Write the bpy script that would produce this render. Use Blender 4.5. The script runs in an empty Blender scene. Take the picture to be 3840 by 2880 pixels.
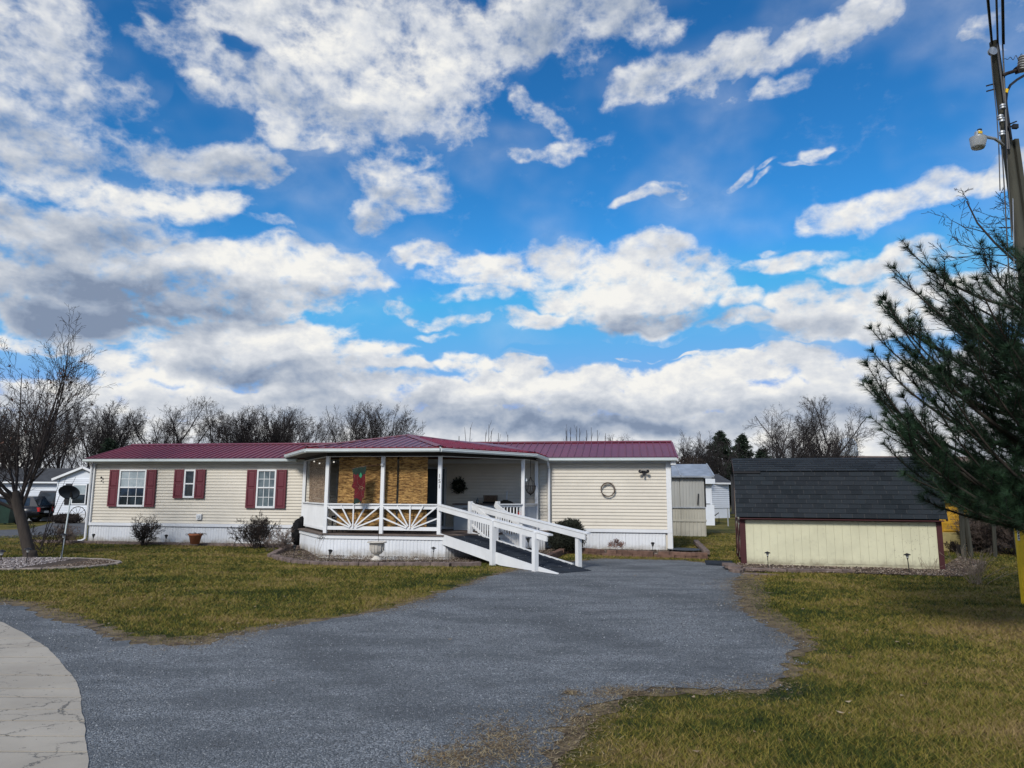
import bpy, math, random
import numpy as np
from mathutils import Matrix, Vector
R = math.radians
C = bpy.context.scene.collection
sc = bpy.context.scene

# ------------------------------------------------------------------ camera
H = 1.75; FP = 2665.0; PITCH = R(8.7); ROLL = 0.005
cd = bpy.data.cameras.new('camera'); cam = bpy.data.objects.new('camera', cd); C.objects.link(cam)
cd.sensor_width = 36; cd.lens = 36 * FP / 3840; cd.clip_end = 3000; cd.clip_start = 0.05
MC = Matrix.Rotation(math.pi / 2 + PITCH, 3, 'X') @ Matrix.Rotation(ROLL, 3, 'Z')
cam.matrix_world = Matrix.Translation((0, 0, H)) @ MC.to_4x4()
sc.camera = cam

# ------------------------------------------------------------------ colour management, sun
sc.view_settings.view_transform = 'Standard'; sc.view_settings.look = 'None'
sc.view_settings.exposure = 0.03; sc.view_settings.gamma = 1.0
sc.view_settings.use_curve_mapping = False
SUN_EL = R(37); SUN_AZ = R(205)          # azimuth clockwise from +Y: behind the camera, a little to the left
sd = bpy.data.lights.new('sun', 'SUN'); so = bpy.data.objects.new('sun', sd); C.objects.link(so)
sd.energy = 2.9; sd.angle = R(12); sd.color = (1.0, 0.95, 0.87)
sdir = Vector((math.sin(SUN_AZ) * math.cos(SUN_EL), math.cos(SUN_AZ) * math.cos(SUN_EL), math.sin(SUN_EL)))
so.rotation_euler = sdir.to_track_quat('Z', 'Y').to_euler()

# ------------------------------------------------------------------ world: sky + clouds laid out by compass direction
def ray(X, Y): return MC @ Vector((X - 1920, -(Y - 1440), -FP))
def azel(x, y):                           # photo position (in 2212-wide units) -> azimuth, elevation
    d = ray(x * 1.736, y * 1.736).normalized(); return math.atan2(d.x, d.y), math.asin(d.z)

class NT:
    def __init__(s, t): s.t = t; s.n = t.nodes; s.l = t.links
    def node(s, ty, **k):
        n = s.n.new(ty)
        for a, b in k.items(): setattr(n, a, b)
        return n
    def put(s, sock, v):
        if v is None: return
        if isinstance(v, bpy.types.NodeSocket): s.l.new(v, sock)
        else: sock.default_value = v
    def math(s, op, a, b=None, c=None, clamp=False):
        n = s.node('ShaderNodeMath', operation=op, use_clamp=clamp)
        s.put(n.inputs[0], a); s.put(n.inputs[1], b); s.put(n.inputs[2], c)
        return n.outputs[0]
    def vmath(s, op, a, b=None):
        n = s.node('ShaderNodeVectorMath', operation=op); s.put(n.inputs[0], a); s.put(n.inputs[1], b); return n.outputs[0]
    def comb(s, x, y, z):
        n = s.node('ShaderNodeCombineXYZ'); s.put(n.inputs[0], x); s.put(n.inputs[1], y); s.put(n.inputs[2], z); return n.outputs[0]
    def noise(s, vec, scale, detail=2, rough=0.5, dist=0.0, col=False):
        n = s.node('ShaderNodeTexNoise'); s.put(n.inputs['Vector'], vec); s.put(n.inputs['Scale'], scale)
        s.put(n.inputs['Detail'], detail); s.put(n.inputs['Roughness'], rough); s.put(n.inputs['Distortion'], dist)
        return n.outputs[1 if col else 0]
    def mix(s, f, a, b, mode='MIX'):
        n = s.node('ShaderNodeMix', data_type='RGBA', blend_type=mode); s.put(n.inputs[0], f)
        s.put(n.inputs[6], a); s.put(n.inputs[7], b); return n.outputs[2]
    def smooth(s, v, a, b, c=0.0, d=1.0):
        n = s.node('ShaderNodeMapRange', interpolation_type='SMOOTHSTEP'); s.put(n.inputs[0], v)
        for i, q in enumerate((a, b, c, d)): s.put(n.inputs[i + 1], q)
        return n.outputs[0]
    def ramp(s, v, stops):
        n = s.node('ShaderNodeValToRGB'); s.put(n.inputs[0], v); e = n.color_ramp.elements
        while len(e) < len(stops): e.new(0.5)
        for q, (p, c) in zip(e, stops): q.position = p; q.color = (*c, 1) if len(c) == 3 else c
        return n.outputs[0]

def c4(*c): return (c[0], c[1], c[2], 1)
world = bpy.data.worlds.new('World'); sc.world = world; world.use_nodes = True
w = NT(world.node_tree); w.n.clear()
tc = w.node('ShaderNodeTexCoord').outputs['Generated']
sx = w.node('ShaderNodeSeparateXYZ'); w.put(sx.inputs[0], tc)
az = w.math('ARCTAN2', sx.outputs[0], sx.outputs[1]); el = w.math('ARCSINE', sx.outputs[2])
ae = w.comb(az, el, 0.0)
wc = w.noise(ae, 9.0, 3, 0.55, 0.0, True)
wc2 = w.vmath('MULTIPLY', w.vmath('SUBTRACT', wc, (0.5, 0.5, 0.5)), (0.10, 0.075, 0.0))
aw = w.vmath('ADD', ae, wc2)
# x, y, rx, ry, rotation, weight      (+ cloud, - clear sky)
blobs = [
 (50,70,150,110,0,.95),(40,200,150,100,0,.9),(80,330,150,75,0,.95),(150,150,70,60,0,.55),(250,215,110,40,25,.42),(200,300,100,45,0,.5),(150,30,60,60,0,.5),(300,280,80,30,10,.38),
 (620,70,270,100,0,1.1),(500,60,120,90,0,1.0),(480,150,180,60,-12,.95),(620,190,230,70,-20,1.0),(880,130,230,130,0,1.1),(950,210,150,90,-20,.9),(700,250,150,60,-20,.8),(800,215,230,75,0,1.0),(990,130,120,90,0,1.0),
 (1150,50,230,85,5,1.05),(1330,45,160,50,0,1.0),(1430,50,90,30,0,.6),(1250,130,90,40,0,.45),
 (350,190,60,20,40,.4),(330,80,40,20,30,.4),(400,70,40,30,40,.3),(270,230,40,20,0,.4),
 (640,285,105,36,-6,1.1),(585,270,60,36,0,.9),(450,350,180,44,0,1.1),(540,335,90,42,0,.9),(830,375,90,55,0,1.05),(890,410,110,50,10,.95),(820,455,75,34,0,.9),(870,330,90,40,0,.5),(780,290,60,40,0,.4),
 (300,430,150,36,6,1.1),(450,440,110,32,5,1.1),(400,400,90,30,0,.6),(250,478,130,40,0,1.0),(110,490,150,52,0,1.1),(290,500,110,40,0,1.0),(590,488,60,18,0,.8),(640,500,50,15,0,.5),
 (440,555,110,40,0,1.1),(380,590,200,60,0,1.1),(700,555,130,45,0,1.1),(620,590,180,60,0,1.15),(780,590,90,34,-12,1.0),(200,620,240,70,0,1.15),(450,640,220,50,0,1.1),(60,560,150,60,0,1.0),(60,650,160,60,0,1.1),(200,690,170,34,0,1.1),(650,640,120,28,0,.9),
 (600,720,180,42,0,1.15),(480,720,90,40,0,1.1),(640,770,220,55,0,1.15),(830,770,100,38,-8,1.0),(420,780,150,55,0,1.05),(290,790,90,40,0,.9),(300,732,170,18,0,.8),(120,735,140,22,0,.8),
 (930,545,90,34,0,1.1),(1040,560,130,36,0,1.1),(960,590,60,20,0,.7),(1240,550,110,42,0,1.15),(1400,545,90,50,0,1.15),(1330,580,200,60,0,1.15),(1480,590,110,44,0,1.1),(1360,640,190,56,0,1.2),(1250,640,110,40,0,1.0),(1530,620,70,35,0,.95),(1600,655,60,28,0,.9),(1400,690,120,30,0,1.0),
 (1100,600,130,34,0,.9),(1040,640,90,25,0,.7),(1150,690,90,24,0,1.0),(1240,685,50,18,0,.8),(1020,700,50,15,0,.7),(860,662,55,16,0,.75),(930,690,70,18,-10,.7),(940,725,50,14,0,.65),(860,640,30,10,0,.5),
 (1420,165,130,48,8,1.1),(1350,195,70,34,10,.9),(1560,145,120,46,12,1.1),(1690,110,90,34,18,1.05),(1620,195,80,28,0,.45),(1700,180,70,18,12,.8),(1830,55,80,40,30,1.1),(1920,20,70,36,30,1.0),(1760,80,50,22,30,.8),
 (1140,225,60,30,-25,.85),(1200,262,60,28,-25,.9),(1120,350,65,20,0,.85),(1230,320,70,26,10,.9),(1190,345,60,24,0,.85),(1300,300,40,14,20,.5),
 (1395,415,75,17,6,.95),(1440,400,34,16,40,.8),(1590,375,46,14,14,.95),(1665,360,34,9,5,.75),(1640,385,40,9,5,.7),(1765,340,34,12,30,.85),(1740,362,40,8,0,.7),(1440,425,30,10,0,.5),
 (1790,475,60,28,10,1.0),(1890,455,120,34,6,1.1),(2010,425,90,32,10,1.05),(1840,490,60,16,0,.8),(2160,375,80,34,25,1.05),(2130,60,60,36,0,.5),(2190,40,70,50,0,.5),(2100,75,34,12,10,.7),
 (1640,575,60,20,8,.95),(1720,570,80,24,8,1.0),(1830,582,90,20,6,.95),(1950,560,110,26,4,1.0),(1650,545,30,12,0,.6),(1760,650,100,34,6,1.0),(1880,640,150,44,3,1.1),(1830,690,160,38,0,1.05),(1600,700,90,20,0,.8),(1730,730,140,16,0,.7),(2020,620,90,40,0,.9),(2120,640,140,60,0,1.0),
 (1650,790,150,44,0,1.15),(1720,790,120,44,0,1.1),(1850,810,130,44,0,1.1),(1480,820,150,38,0,1.1),(1300,830,200,44,0,1.1),(1130,830,150,50,0,1.1),(1000,780,100,26,0,.8),(1120,780,80,24,0,.9),(1000,860,160,45,0,1.1),(1400,870,300,45,0,1.15),(1750,870,260,40,0,1.15),
 (0,985,900,70,0,1.2),(1100,985,900,70,0,1.2),(2200,985,900,70,0,1.2),(600,880,360,48,0,1.2),(200,860,240,45,0,.9),(1000,920,500,34,0,1.2),(1700,920,500,34,0,1.2),(300,920,500,30,0,1.2),(2150,850,200,90,0,1.1),(720,830,200,40,0,1.0),(1350,773,50,7,0,.8),(1510,770,40,6,0,.75),(1430,768,30,5,0,.5),
]
holes = [(520,122,56,20,-12,-.8),(1180,150,40,26,0,-.5),(1000,250,40,20,0,-.3),(390,60,50,130,0,-.3),(1120,810,20,8,0,-.3),(1350,752,230,16,0,-.6),(900,770,60,14,0,-.4),(1600,740,120,14,0,-.5)]
def add_blobs(lst, vec, acc, mode='MAX', k0=1.28):
    for (x, y, rx, ry, rot, wt) in lst:
        a, e = azel(x, y); k = 1.736 / FP / 1.06
        n = w.node('ShaderNodeMapping', vector_type='TEXTURE'); w.put(n.inputs[0], vec)
        n.inputs[1].default_value = (a, e, 0); n.inputs[2].default_value = (0, 0, R(rot)); n.inputs[3].default_value = (rx * k * k0, ry * k * k0, 1)
        g = w.node('ShaderNodeTexGradient', gradient_type='SPHERICAL'); w.l.new(n.outputs[0], g.inputs[0])
        if mode == 'MAX':
            v = w.math('MULTIPLY', w.math('MINIMUM', g.outputs['Fac'], 0.5), wt * (0.80 if rx < 70 else 1.0))
            acc = v if acc is None else w.math('SMOOTH_MAX', acc, v, 0.10)
        else:
            acc = w.math('MULTIPLY_ADD', w.math('MINIMUM', g.outputs['Fac'], 0.6), wt, acc if acc is not None else 0.0)
    return acc
acc = add_blobs(blobs, aw, None)
acc = add_blobs(holes, aw, acc, 'SUM')
# beyond the frame the same broken cloud goes on
outw = w.math('MAXIMUM', w.smooth(w.math('ABSOLUTE', az), 0.66, 0.85), w.smooth(el, 0.62, 0.78))
generic = w.smooth(w.noise(w.comb(w.math('MULTIPLY', sx.outputs[0], 1.0), sx.outputs[1], w.math('MULTIPLY', sx.outputs[2], 2.2)), 2.1, 3, 0.5), 0.42, 0.62, 0.0, 0.6)
acc = w.math('MULTIPLY_ADD', outw, generic, acc)
lowf = w.smooth(el, 0.05, 0.5, 1.0, 0.0)
av = w.vmath('MULTIPLY', w.vmath('ADD', ae, w.vmath('MULTIPLY', wc2, (0.25, 0.25, 0.0))), (1.0, 1.45, 1.0))
def fbm(off, det):
    q = w.vmath('ADD', av, off) if off else av
    n = w.node('ShaderNodeTexNoise', noise_type='FBM'); w.put(n.inputs['Vector'], q); w.put(n.inputs['Scale'], 15.0); w.put(n.inputs['Detail'], det); w.put(n.inputs['Roughness'], 0.56); w.put(n.inputs['Lacunarity'], 2.1)
    return n.outputs[0]
f1 = fbm(None, 8); f2 = fbm((-0.004, 0.022, 0.0), 4); f3 = fbm(None, 4)
fm = w.noise(av, 5.5, 3, 0.5)
bil = w.math('ABSOLUTE', w.math('SUBTRACT', w.noise(av, 27.0, 4, 0.55), 0.5))
f1 = w.math('SUBTRACT', w.math('ADD', f1, 0.11), w.math('MULTIPLY', bil, 1.0))
dens = w.math('ADD', acc, w.math('MULTIPLY', w.math('SUBTRACT', f1, 0.5), w.smooth(acc, 0.0, 0.30, 0.30, 1.0)))
fine = w.noise(av, 55.0, 4, 0.65)
dens = w.math('ADD', dens, w.math('MULTIPLY', w.math('SUBTRACT', fine, 0.5), 0.24))
e1 = w.smooth(el, 0.08, 0.40, 0.46, 0.76)
alpha = w.smooth(dens, 0.12, e1)
veil = w.math('MULTIPLY', w.smooth(fm, 0.42, 0.75, 0.0, 0.26), w.smooth(acc, 0.0, 0.12))
alpha = w.math('MAXIMUM', alpha, veil)
thick = w.smooth(dens, 0.40, 0.95)
greys = [(60,60,180,70,0,.35),(60,300,190,60,0,1.1),(40,130,150,80,0,.3),(470,348,210,44,0,1.25),(880,415,140,44,0,1.0),(820,470,80,30,0,1.0),(1300,50,300,80,0,1.0),(1180,110,120,50,0,.7),(120,490,220,44,0,1.3),(300,505,140,34,0,1.1),
 (300,590,240,40,0,.8),(120,640,260,70,0,1.0),(420,650,300,45,0,1.5),(650,625,200,30,0,1.0),(200,690,220,36,0,2.1),(520,690,180,25,0,1.1),(60,570,150,44,0,1.1),(640,812,280,36,0,1.7),(480,800,160,30,0,.8),(830,790,110,26,0,.8),(420,745,70,25,0,.3),
 (1400,695,190,32,0,2.3),(1300,715,90,16,0,.9),(1180,640,100,30,0,.5),(1800,705,200,28,0,.8),(1450,905,800,36,0,1.3),(1150,880,150,30,0,.6),(760,880,400,40,0,1.0),(1250,930,400,26,0,1.5),(250,890,300,40,0,.7),(750,260,150,40,-10,.6),(560,210,120,40,0,.5),(500,60,120,80,0,.35),(1900,880,250,40,0,.5),(1080,500,80,20,0,.6),(1080,440,60,50,0,.5)]
gacc = add_blobs(greys, aw, None, 'SUM', 1.15)
whites = [(650,100,260,70,0,.5),(960,130,160,80,0,.5),(700,565,170,40,0,.8),(440,550,110,32,0,.8),(600,720,220,40,0,.9),(1340,610,220,70,0,.9),(1650,790,300,36,0,.5),(1140,830,200,34,0,.6),(1000,555,170,36,0,.7),(450,435,140,26,0,.7),(300,432,130,26,0,.6),(640,285,110,36,0,.9),(1890,455,200,34,0,.4),(880,380,80,26,0,.6),(500,352,80,12,0,.5)]
wacc = add_blobs(whites, aw, None, 'SUM', 1.15)
lit = w.math('ADD', w.math('MULTIPLY', w.math('SUBTRACT', f3, f2), 1.75), w.math('MULTIPLY', w.math('SUBTRACT', bil, 0.08), -0.15))
sh = w.math('ADD', w.math('ADD', w.math('MULTIPLY', thick, 0.26), w.math('MULTIPLY', gacc, 0.58)), w.smooth(el, 0.22, 0.50, 0.20, 0.28))
sh = w.math('ADD', sh, w.math('MULTIPLY', w.math('SUBTRACT', fm, 0.5), 1.15))
sh = w.math('SUBTRACT', sh, w.math('MULTIPLY', wacc, 0.55))
sh = w.math('MULTIPLY', w.math('SUBTRACT', sh, lit), 0.78, clamp=True)
cloud = w.ramp(sh, [(0.0, (.90, .89, .855)), (0.24, (.70, .725, .765)), (0.52, (.50, .545, .62)), (0.80, (.32, .385, .50)), (1.0, (.22, .28, .395))])
sky = w.node('ShaderNodeTexSky', sky_type='NISHITA', sun_disc=False)
sky.sun_elevation = SUN_EL; sky.sun_rotation = SUN_AZ; sky.dust_density = 0.2; sky.ozone_density = 3.0; sky.air_density = 1.0
hs = w.node('ShaderNodeHueSaturation'); w.put(hs.inputs['Color'], sky.outputs[0]); hs.inputs['Saturation'].default_value = 1.25; hs.inputs['Value'].default_value = 1.5; hs.inputs['Hue'].default_value = 0.5
gm = w.node('ShaderNodeGamma'); w.put(gm.inputs[0], w.vmath('MULTIPLY', hs.outputs[0], (0.1, 0.1, 0.1))); gm.inputs[1].default_value = 1.30
skyc = w.vmath('MULTIPLY', w.vmath('MINIMUM', w.vmath('MULTIPLY', gm.outputs[0], (0.78, 1.26, 1.16)), (0.27, 0.43, 0.82)), (10.0, 10.0, 10.0))
cl10 = w.vmath('MULTIPLY', cloud, (10.0, 10.0, 10.0))
fin = w.mix(alpha, skyc, cl10)
bg = w.node('ShaderNodeBackground'); w.put(bg.inputs[0], fin); bg.inputs[1].default_value = 0.1
wo = w.node('ShaderNodeOutputWorld'); w.l.new(bg.outputs[0], wo.inputs[0])
world.cycles.sampling_method = 'NONE'
sc.cycles.max_bounces = 5; sc.cycles.diffuse_bounces = 1; sc.cycles.glossy_bounces = 2; sc.cycles.transmission_bounces = 4

# ------------------------------------------------------------------ materials
_mats = {}
def mat(name, col, rough=0.7, var=0.12, scale=3.0, bump=0.0, bscale=60.0, metal=0.0, spec=0.4, col2=None, stretch=(1, 1, 1), dirt=0.0, emit=None):
    if name in _mats: return _mats[name]
    m = bpy.data.materials.new(name); m.use_nodes = True; t = NT(m.node_tree); b = t.n['Principled BSDF']
    b.inputs['Roughness'].default_value = rough; b.inputs['Metallic'].default_value = metal; b.inputs['Specular IOR Level'].default_value = spec
    g = t.node('ShaderNodeNewGeometry').outputs['Position']
    gv = t.vmath('MULTIPLY', g, stretch)
    n = t.noise(gv, scale, 5, 0.6)
    a = tuple(max(0, x * (1 - var)) for x in col); c = col2 if col2 else tuple(min(1, x * (1 + var)) for x in col)
    cc = t.mix(t.smooth(n, 0.3, 0.7), c4(*a), c4(*c))
    if dirt > 0:
        dn = t.noise(gv, scale * 5, 6, 0.7)
        cc = t.mix(t.smooth(dn, 0.52, 0.8, 0, dirt), cc, c4(.10, .085, .06))
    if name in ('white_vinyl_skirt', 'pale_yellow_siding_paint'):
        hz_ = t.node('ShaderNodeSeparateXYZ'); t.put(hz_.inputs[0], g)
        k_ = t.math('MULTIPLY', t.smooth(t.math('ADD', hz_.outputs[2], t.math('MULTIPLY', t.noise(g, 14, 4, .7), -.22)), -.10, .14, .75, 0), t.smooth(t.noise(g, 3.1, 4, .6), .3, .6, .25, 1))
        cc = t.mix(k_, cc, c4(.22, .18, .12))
    t.put(b.inputs['Base Color'], cc)
    if bump > 0:
        bn = t.node('ShaderNodeBump'); bn.inputs['Strength'].default_value = bump; bn.inputs['Distance'].default_value = 0.01
        t.put(bn.inputs['Height'], t.noise(gv, bscale, 4, 0.6)); t.l.new(bn.outputs[0], b.inputs['Normal'])
    if emit: b.inputs['Emission Color'].default_value = c4(*emit[:3]); b.inputs['Emission Strength'].default_value = emit[3]
    _mats[name] = m; return m

M_cream = mat('cream_vinyl', (.66, .61, .52), .55, .05, 1.2, .05, 40, dirt=.12)
M_white = mat('white_paint', (.76, .77, .78), .5, .05, 1.5, .06, 40, dirt=.12)
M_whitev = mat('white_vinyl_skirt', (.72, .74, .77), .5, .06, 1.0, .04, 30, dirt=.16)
M_gutter = mat('gutter_white', (.62, .68, .68), .35, .05, 2, 0, dirt=.1)
M_roof = mat('burgundy_metal', (.16, .018, .03), .32, .14, .6, .02, 20, spec=.5)
M_roofcap = mat('burgundy_metal_cap', (.15, .012, .02), .35, .1, .6, spec=.5)
M_shut = mat('burgundy_shutter', (.135, .030, .042), .5, .07, 2)
M_wood = mat('weathered_deck_wood', (.13, .10, .085), .8, .3, 3, .4, 50, stretch=(1, 1, 1))
M_porchshade = mat('porch_shade_dark', (.035, .032, .03), .8, .2, 3)  # near-black: porch shade put into the colour, the soffit itself is white
M_rampb = mat('ramp_roofing_felt', (.020, .026, .036), .85, .3, 4, .5, 80, spec=.2)
M_black = mat('black_plastic', (.012, .012, .014), .45, .2, 4)
M_blackcloth = mat('black_cover_cloth', (.010, .010, .011), .8, .3, 8, .3, 30, spec=.15)
M_iron = mat('dark_iron', (.03, .022, .018), .6, .3, 12, metal=.4)
M_green = mat('dark_green_plastic', (.012, .035, .025), .5, .2, 5)
M_grey = mat('galvanised_metal', (.42, .44, .46), .4, .15, 3, metal=.5)
M_terra = mat('terracotta', (.32, .115, .055), .8, .18, 8, .2, 60, dirt=.3)
M_urn = mat('cast_stone', (.58, .54, .48), .8, .15, 6, .3, 60, dirt=.3)
M_block = mat('concrete_block', (.16, .12, .105), .95, .35, 6, .8, 70, dirt=.3)
M_blockr = mat('red_concrete_block', (.15, .088, .066), .95, .35, 6, .8, 70, dirt=.3)
M_mulch = mat('mulch_soil', (.07, .05, .038), 1, .4, 12, 1, 60)
M_bark = mat('grey_brown_bark', (.045, .036, .030), .95, .3, 9, .8, 50, stretch=(1, 1, .25))
M_twig = mat('dark_twig_bark', (.024, .018, .016), .95, .3, 3)
M_fartwig = mat('far_twig_bark', (.030, .025, .025), .95, .25, .5)
M_bush = mat('shrub_twig', (.035, .026, .022), .95, .35, 8)
M_pinebark = mat('pine_bark', (.045, .035, .028), .95, .3, 8, .6, 40)
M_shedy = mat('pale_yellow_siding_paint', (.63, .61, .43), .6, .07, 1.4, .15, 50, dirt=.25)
M_shedr = mat('dark_red_trim_paint', (.055, .012, .014), .6, .15, 4)
M_pole = mat('weathered_pole_wood', (.055, .054, .042), .9, .35, 5, .8, 40, stretch=(1, 1, .15))
M_yellow = mat('yellow_guard_plastic', (.78, .50, .012), .45, .08, 5, dirt=.1)
M_ochre = mat('ochre_siding', (.60, .33, .03), .7, .15, 3, .1, 30)
M_nwhite = mat('neighbour_white_vinyl', (.70, .74, .80), .55, .05, 1)
M_nroof = mat('neighbour_dark_shingle', (.05, .053, .06), .9, .25, 3)
M_beige = mat('beige_metal_siding', (.40, .38, .32), .55, .1, 1.2, dirt=.2)
M_greyside = mat('grey_metal_siding', (.36, .36, .34), .5, .1, 1.0, stretch=(1, 1, .2), dirt=.2)
M_metroof = mat('grey_sheet_roof', (.30, .33, .37), .4, .22, 2, metal=.2)
M_asphalt = mat('asphalt', (.085, .088, .095), .95, .2, 2, .3, 90)
M_carp = mat('dark_car_paint', (.012, .013, .018), .25, .2, 2, spec=.6)
M_red = mat('red_plastic', (.45, .02, .02), .4, .1, 2)
M_brownbox = mat('brown_crate', (.12, .075, .045), .8, .2, 10)
M_evergreen = mat('evergreen_foliage', (.012, .020, .010), .9, .5, 5)
M_spruce = mat('far_evergreen_needles', (.018, .032, .018), .9, .5, 2)
M_boxw = mat('clipped_yew', (.014, .017, .010), .9, .5, 14)
M_needle = mat('pine_needles', (.017, .040, .018), .6, .5, 3, spec=.25)
M_deadleaf = mat('dead_leaf', (.085, .04, .025), .9, .4, 9)
M_stone = mat('pale_bed_stone', (.46, .42, .40), .9, .25, 30)
M_chip = mat('wood_and_stone_chips', (.20, .15, .12), .95, .5, 40)
M_strawm = mat('dry_stem', (.26, .20, .14), .95, .3, 20)
M_winter = mat('faded_flower_head', (.26, .15, .12), .9, .5, 60)
M_vine = mat('grapevine', (.20, .16, .13), .95, .3, 30)
M_storm = mat('storm_door_glass', (.06, .085, .10), .12, .2, 1, spec=.8)
M_offwhite = mat('offwhite_door', (.50, .53, .55), .5, .05, 2)
M_tan = mat('tan_roof', (.16, .11, .085), .9, .15, 1)
M_tower = mat('water_tower_paint', (.55, .60, .66), .5, .05, .3)

def blind_mat(name, a, b, s):
    m = bpy.data.materials.new(name); m.use_nodes = True; t = NT(m.node_tree); bs = t.n['Principled BSDF']; bs.inputs['Roughness'].default_value = .8
    p = t.node('ShaderNodeNewGeometry').outputs['Position']
    n = t.noise(t.vmath('MULTIPLY', p, (5, 5, 24)), 1.5, 5, .6, 0.8)
    n2 = t.noise(p, 2.2, 3, .5)
    c = t.ramp(n, [(.36, tuple(x * .22 for x in a)), (.47, a), (.58, b)])
    c = t.mix(t.smooth(n2, .35, .65, 0, .35), c, c4(*[x * .55 for x in a]))
    t.put(bs.inputs['Base Color'], c); return m
M_bamboo = blind_mat('bamboo_reeds', (.30, .155, .045), (.60, .37, .13), 1)
M_bamboo2 = blind_mat('pale_bamboo_reeds', (.30, .20, .13), (.52, .40, .28), 1)

def glass(name, a, b, rough=.06):
    m = bpy.data.materials.new(name); m.use_nodes = True; t = NT(m.node_tree); bs = t.n['Principled BSDF']; bs.inputs['Roughness'].default_value = rough
    bs.inputs['Specular IOR Level'].default_value = .7
    p = t.node('ShaderNodeNewGeometry').outputs['Position']
    t.put(bs.inputs['Base Color'], t.mix(t.smooth(t.noise(p, 3, 4, .6), .4, .6), c4(*a), c4(*b))); return m
M_gdark = glass('dark_window_pane', (.006, .010, .015), (.02, .032, .045))
M_gpale = glass('curtained_window_pane', (.30, .35, .36), (.38, .43, .44))
M_gmid = glass('slatted_window_pane', (.07, .10, .12), (.13, .17, .19))

def shingle_mat():
    m = bpy.data.materials.new('asphalt_shingle'); m.use_nodes = True; t = NT(m.node_tree); b = t.n['Principled BSDF']; b.inputs['Roughness'].default_value = .92; b.inputs['Specular IOR Level'].default_value = .25
    r = t.node('ShaderNodeObjectInfo').outputs['Random']
    p = t.node('ShaderNodeNewGeometry').outputs['Position']
    c = t.ramp(r, [(0, (.007, .011, .015)), (1, (.020, .027, .034))])
    n = t.noise(p, 1.3, 4, .6); g = t.noise(p, 220, 2, .6)
    c = t.mix(t.smooth(n, .35, .65, 0, .4), c, c4(.022, .024, .030))
    c = t.mix(t.smooth(g, .4, .7, 0, .2), c, c4(.07, .08, .09))
    t.put(b.inputs['Base Color'], c)
    bn = t.node('ShaderNodeBump'); bn.inputs['Strength'].default_value = .5; bn.inputs['Distance'].default_value = .006
    t.put(bn.inputs['Height'], g); t.l.new(bn.outputs[0], b.inputs['Normal']); return m
M_shingle = shingle_mat()

def patch_nodes(t, p):
    """colour of the winter lawn from place alone; shared by the turf sheet and its blades"""
    n1 = t.noise(t.vmath('MULTIPLY', p, (1, 1.6, 1)), .35, 4, .6); n2 = t.noise(p, 1.7, 5, .65); n3 = t.noise(p, 6.5, 3, .6)
    mixv = t.math('ADD', t.math('MULTIPLY', n1, 1.25), t.math('ADD', t.math('MULTIPLY', n2, .95), t.math('MULTIPLY', n3, .45)))
    mixv = t.math('SUBTRACT', mixv, .33)
    return mixv
def grass_mat(name, blades):
    m = bpy.data.materials.new(name); m.use_nodes = True; t = NT(m.node_tree); b = t.n['Principled BSDF']; b.inputs['Roughness'].default_value = .85; b.inputs['Specular IOR Level'].default_value = .2
    p = t.node('ShaderNodeNewGeometry').outputs['Position']
    v = patch_nodes(t, p)
    sp = t.node('ShaderNodeSeparateXYZ'); t.put(sp.inputs[0], p)
    # the ground under the pine and pole is browner
    dx = t.math('SUBTRACT', sp.outputs[0], 8.2); dy = t.math('SUBTRACT', sp.outputs[1], 9.6)
    d = t.math('SQRT', t.math('ADD', t.math('MULTIPLY', t.math('MULTIPLY', dx, dx), .16), t.math('MULTIPLY', t.math('MULTIPLY', dy, dy), .5)))
    v = t.math('ADD', v, t.smooth(d, 0.1, 1.6, .34, 0))
    if blades:
        at = t.node('ShaderNodeAttribute', attribute_name='rnd').outputs['Fac']
        v = t.math('ADD', v, t.math('MULTIPLY', t.math('SUBTRACT', at, .5), .55))
    k = 1.0 if blades else .7
    c = t.ramp(v, [(.68, (.032 * k, .050 * k, .010 * k)), (.88, (.120 * k, .122 * k, .020 * k)), (1.06, (.235 * k, .19 * k, .036 * k)), (1.24, (.27 * k, .19 * k, .085 * k)), (1.0, (.27 * k, .18 * k, .072 * k))][:4])
    cr = [n for n in t.n if n.type == 'VALTORGB'][-1]
    # the ramp only spans 0..1: rescale the value
    mr = t.node('ShaderNodeMapRange'); t.put(mr.inputs[0], v); mr.inputs[1].default_value = .6; mr.inputs[2].default_value = 1.4
    t.l.new(mr.outputs[0], cr.inputs[0])
    for e, pp in zip(cr.color_ramp.elements, (.20, .42, .61, .90)): e.position = pp
    t.put(b.inputs['Base Color'], c)
    if not blades:
        bn = t.node('ShaderNodeBump'); bn.inputs['Strength'].default_value = 1; bn.inputs['Distance'].default_value = .05
        hh = t.math('ADD', t.noise(p, 45, 5, .7), t.math('MULTIPLY', t.noise(p, 7, 3, .6), 1.2))
        t.put(bn.inputs['Height'], hh); t.l.new(bn.outputs[0], b.inputs['Normal'])
    return m
M_turf = grass_mat('turf', False); M_blade = grass_mat('grass_blade', True)

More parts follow.
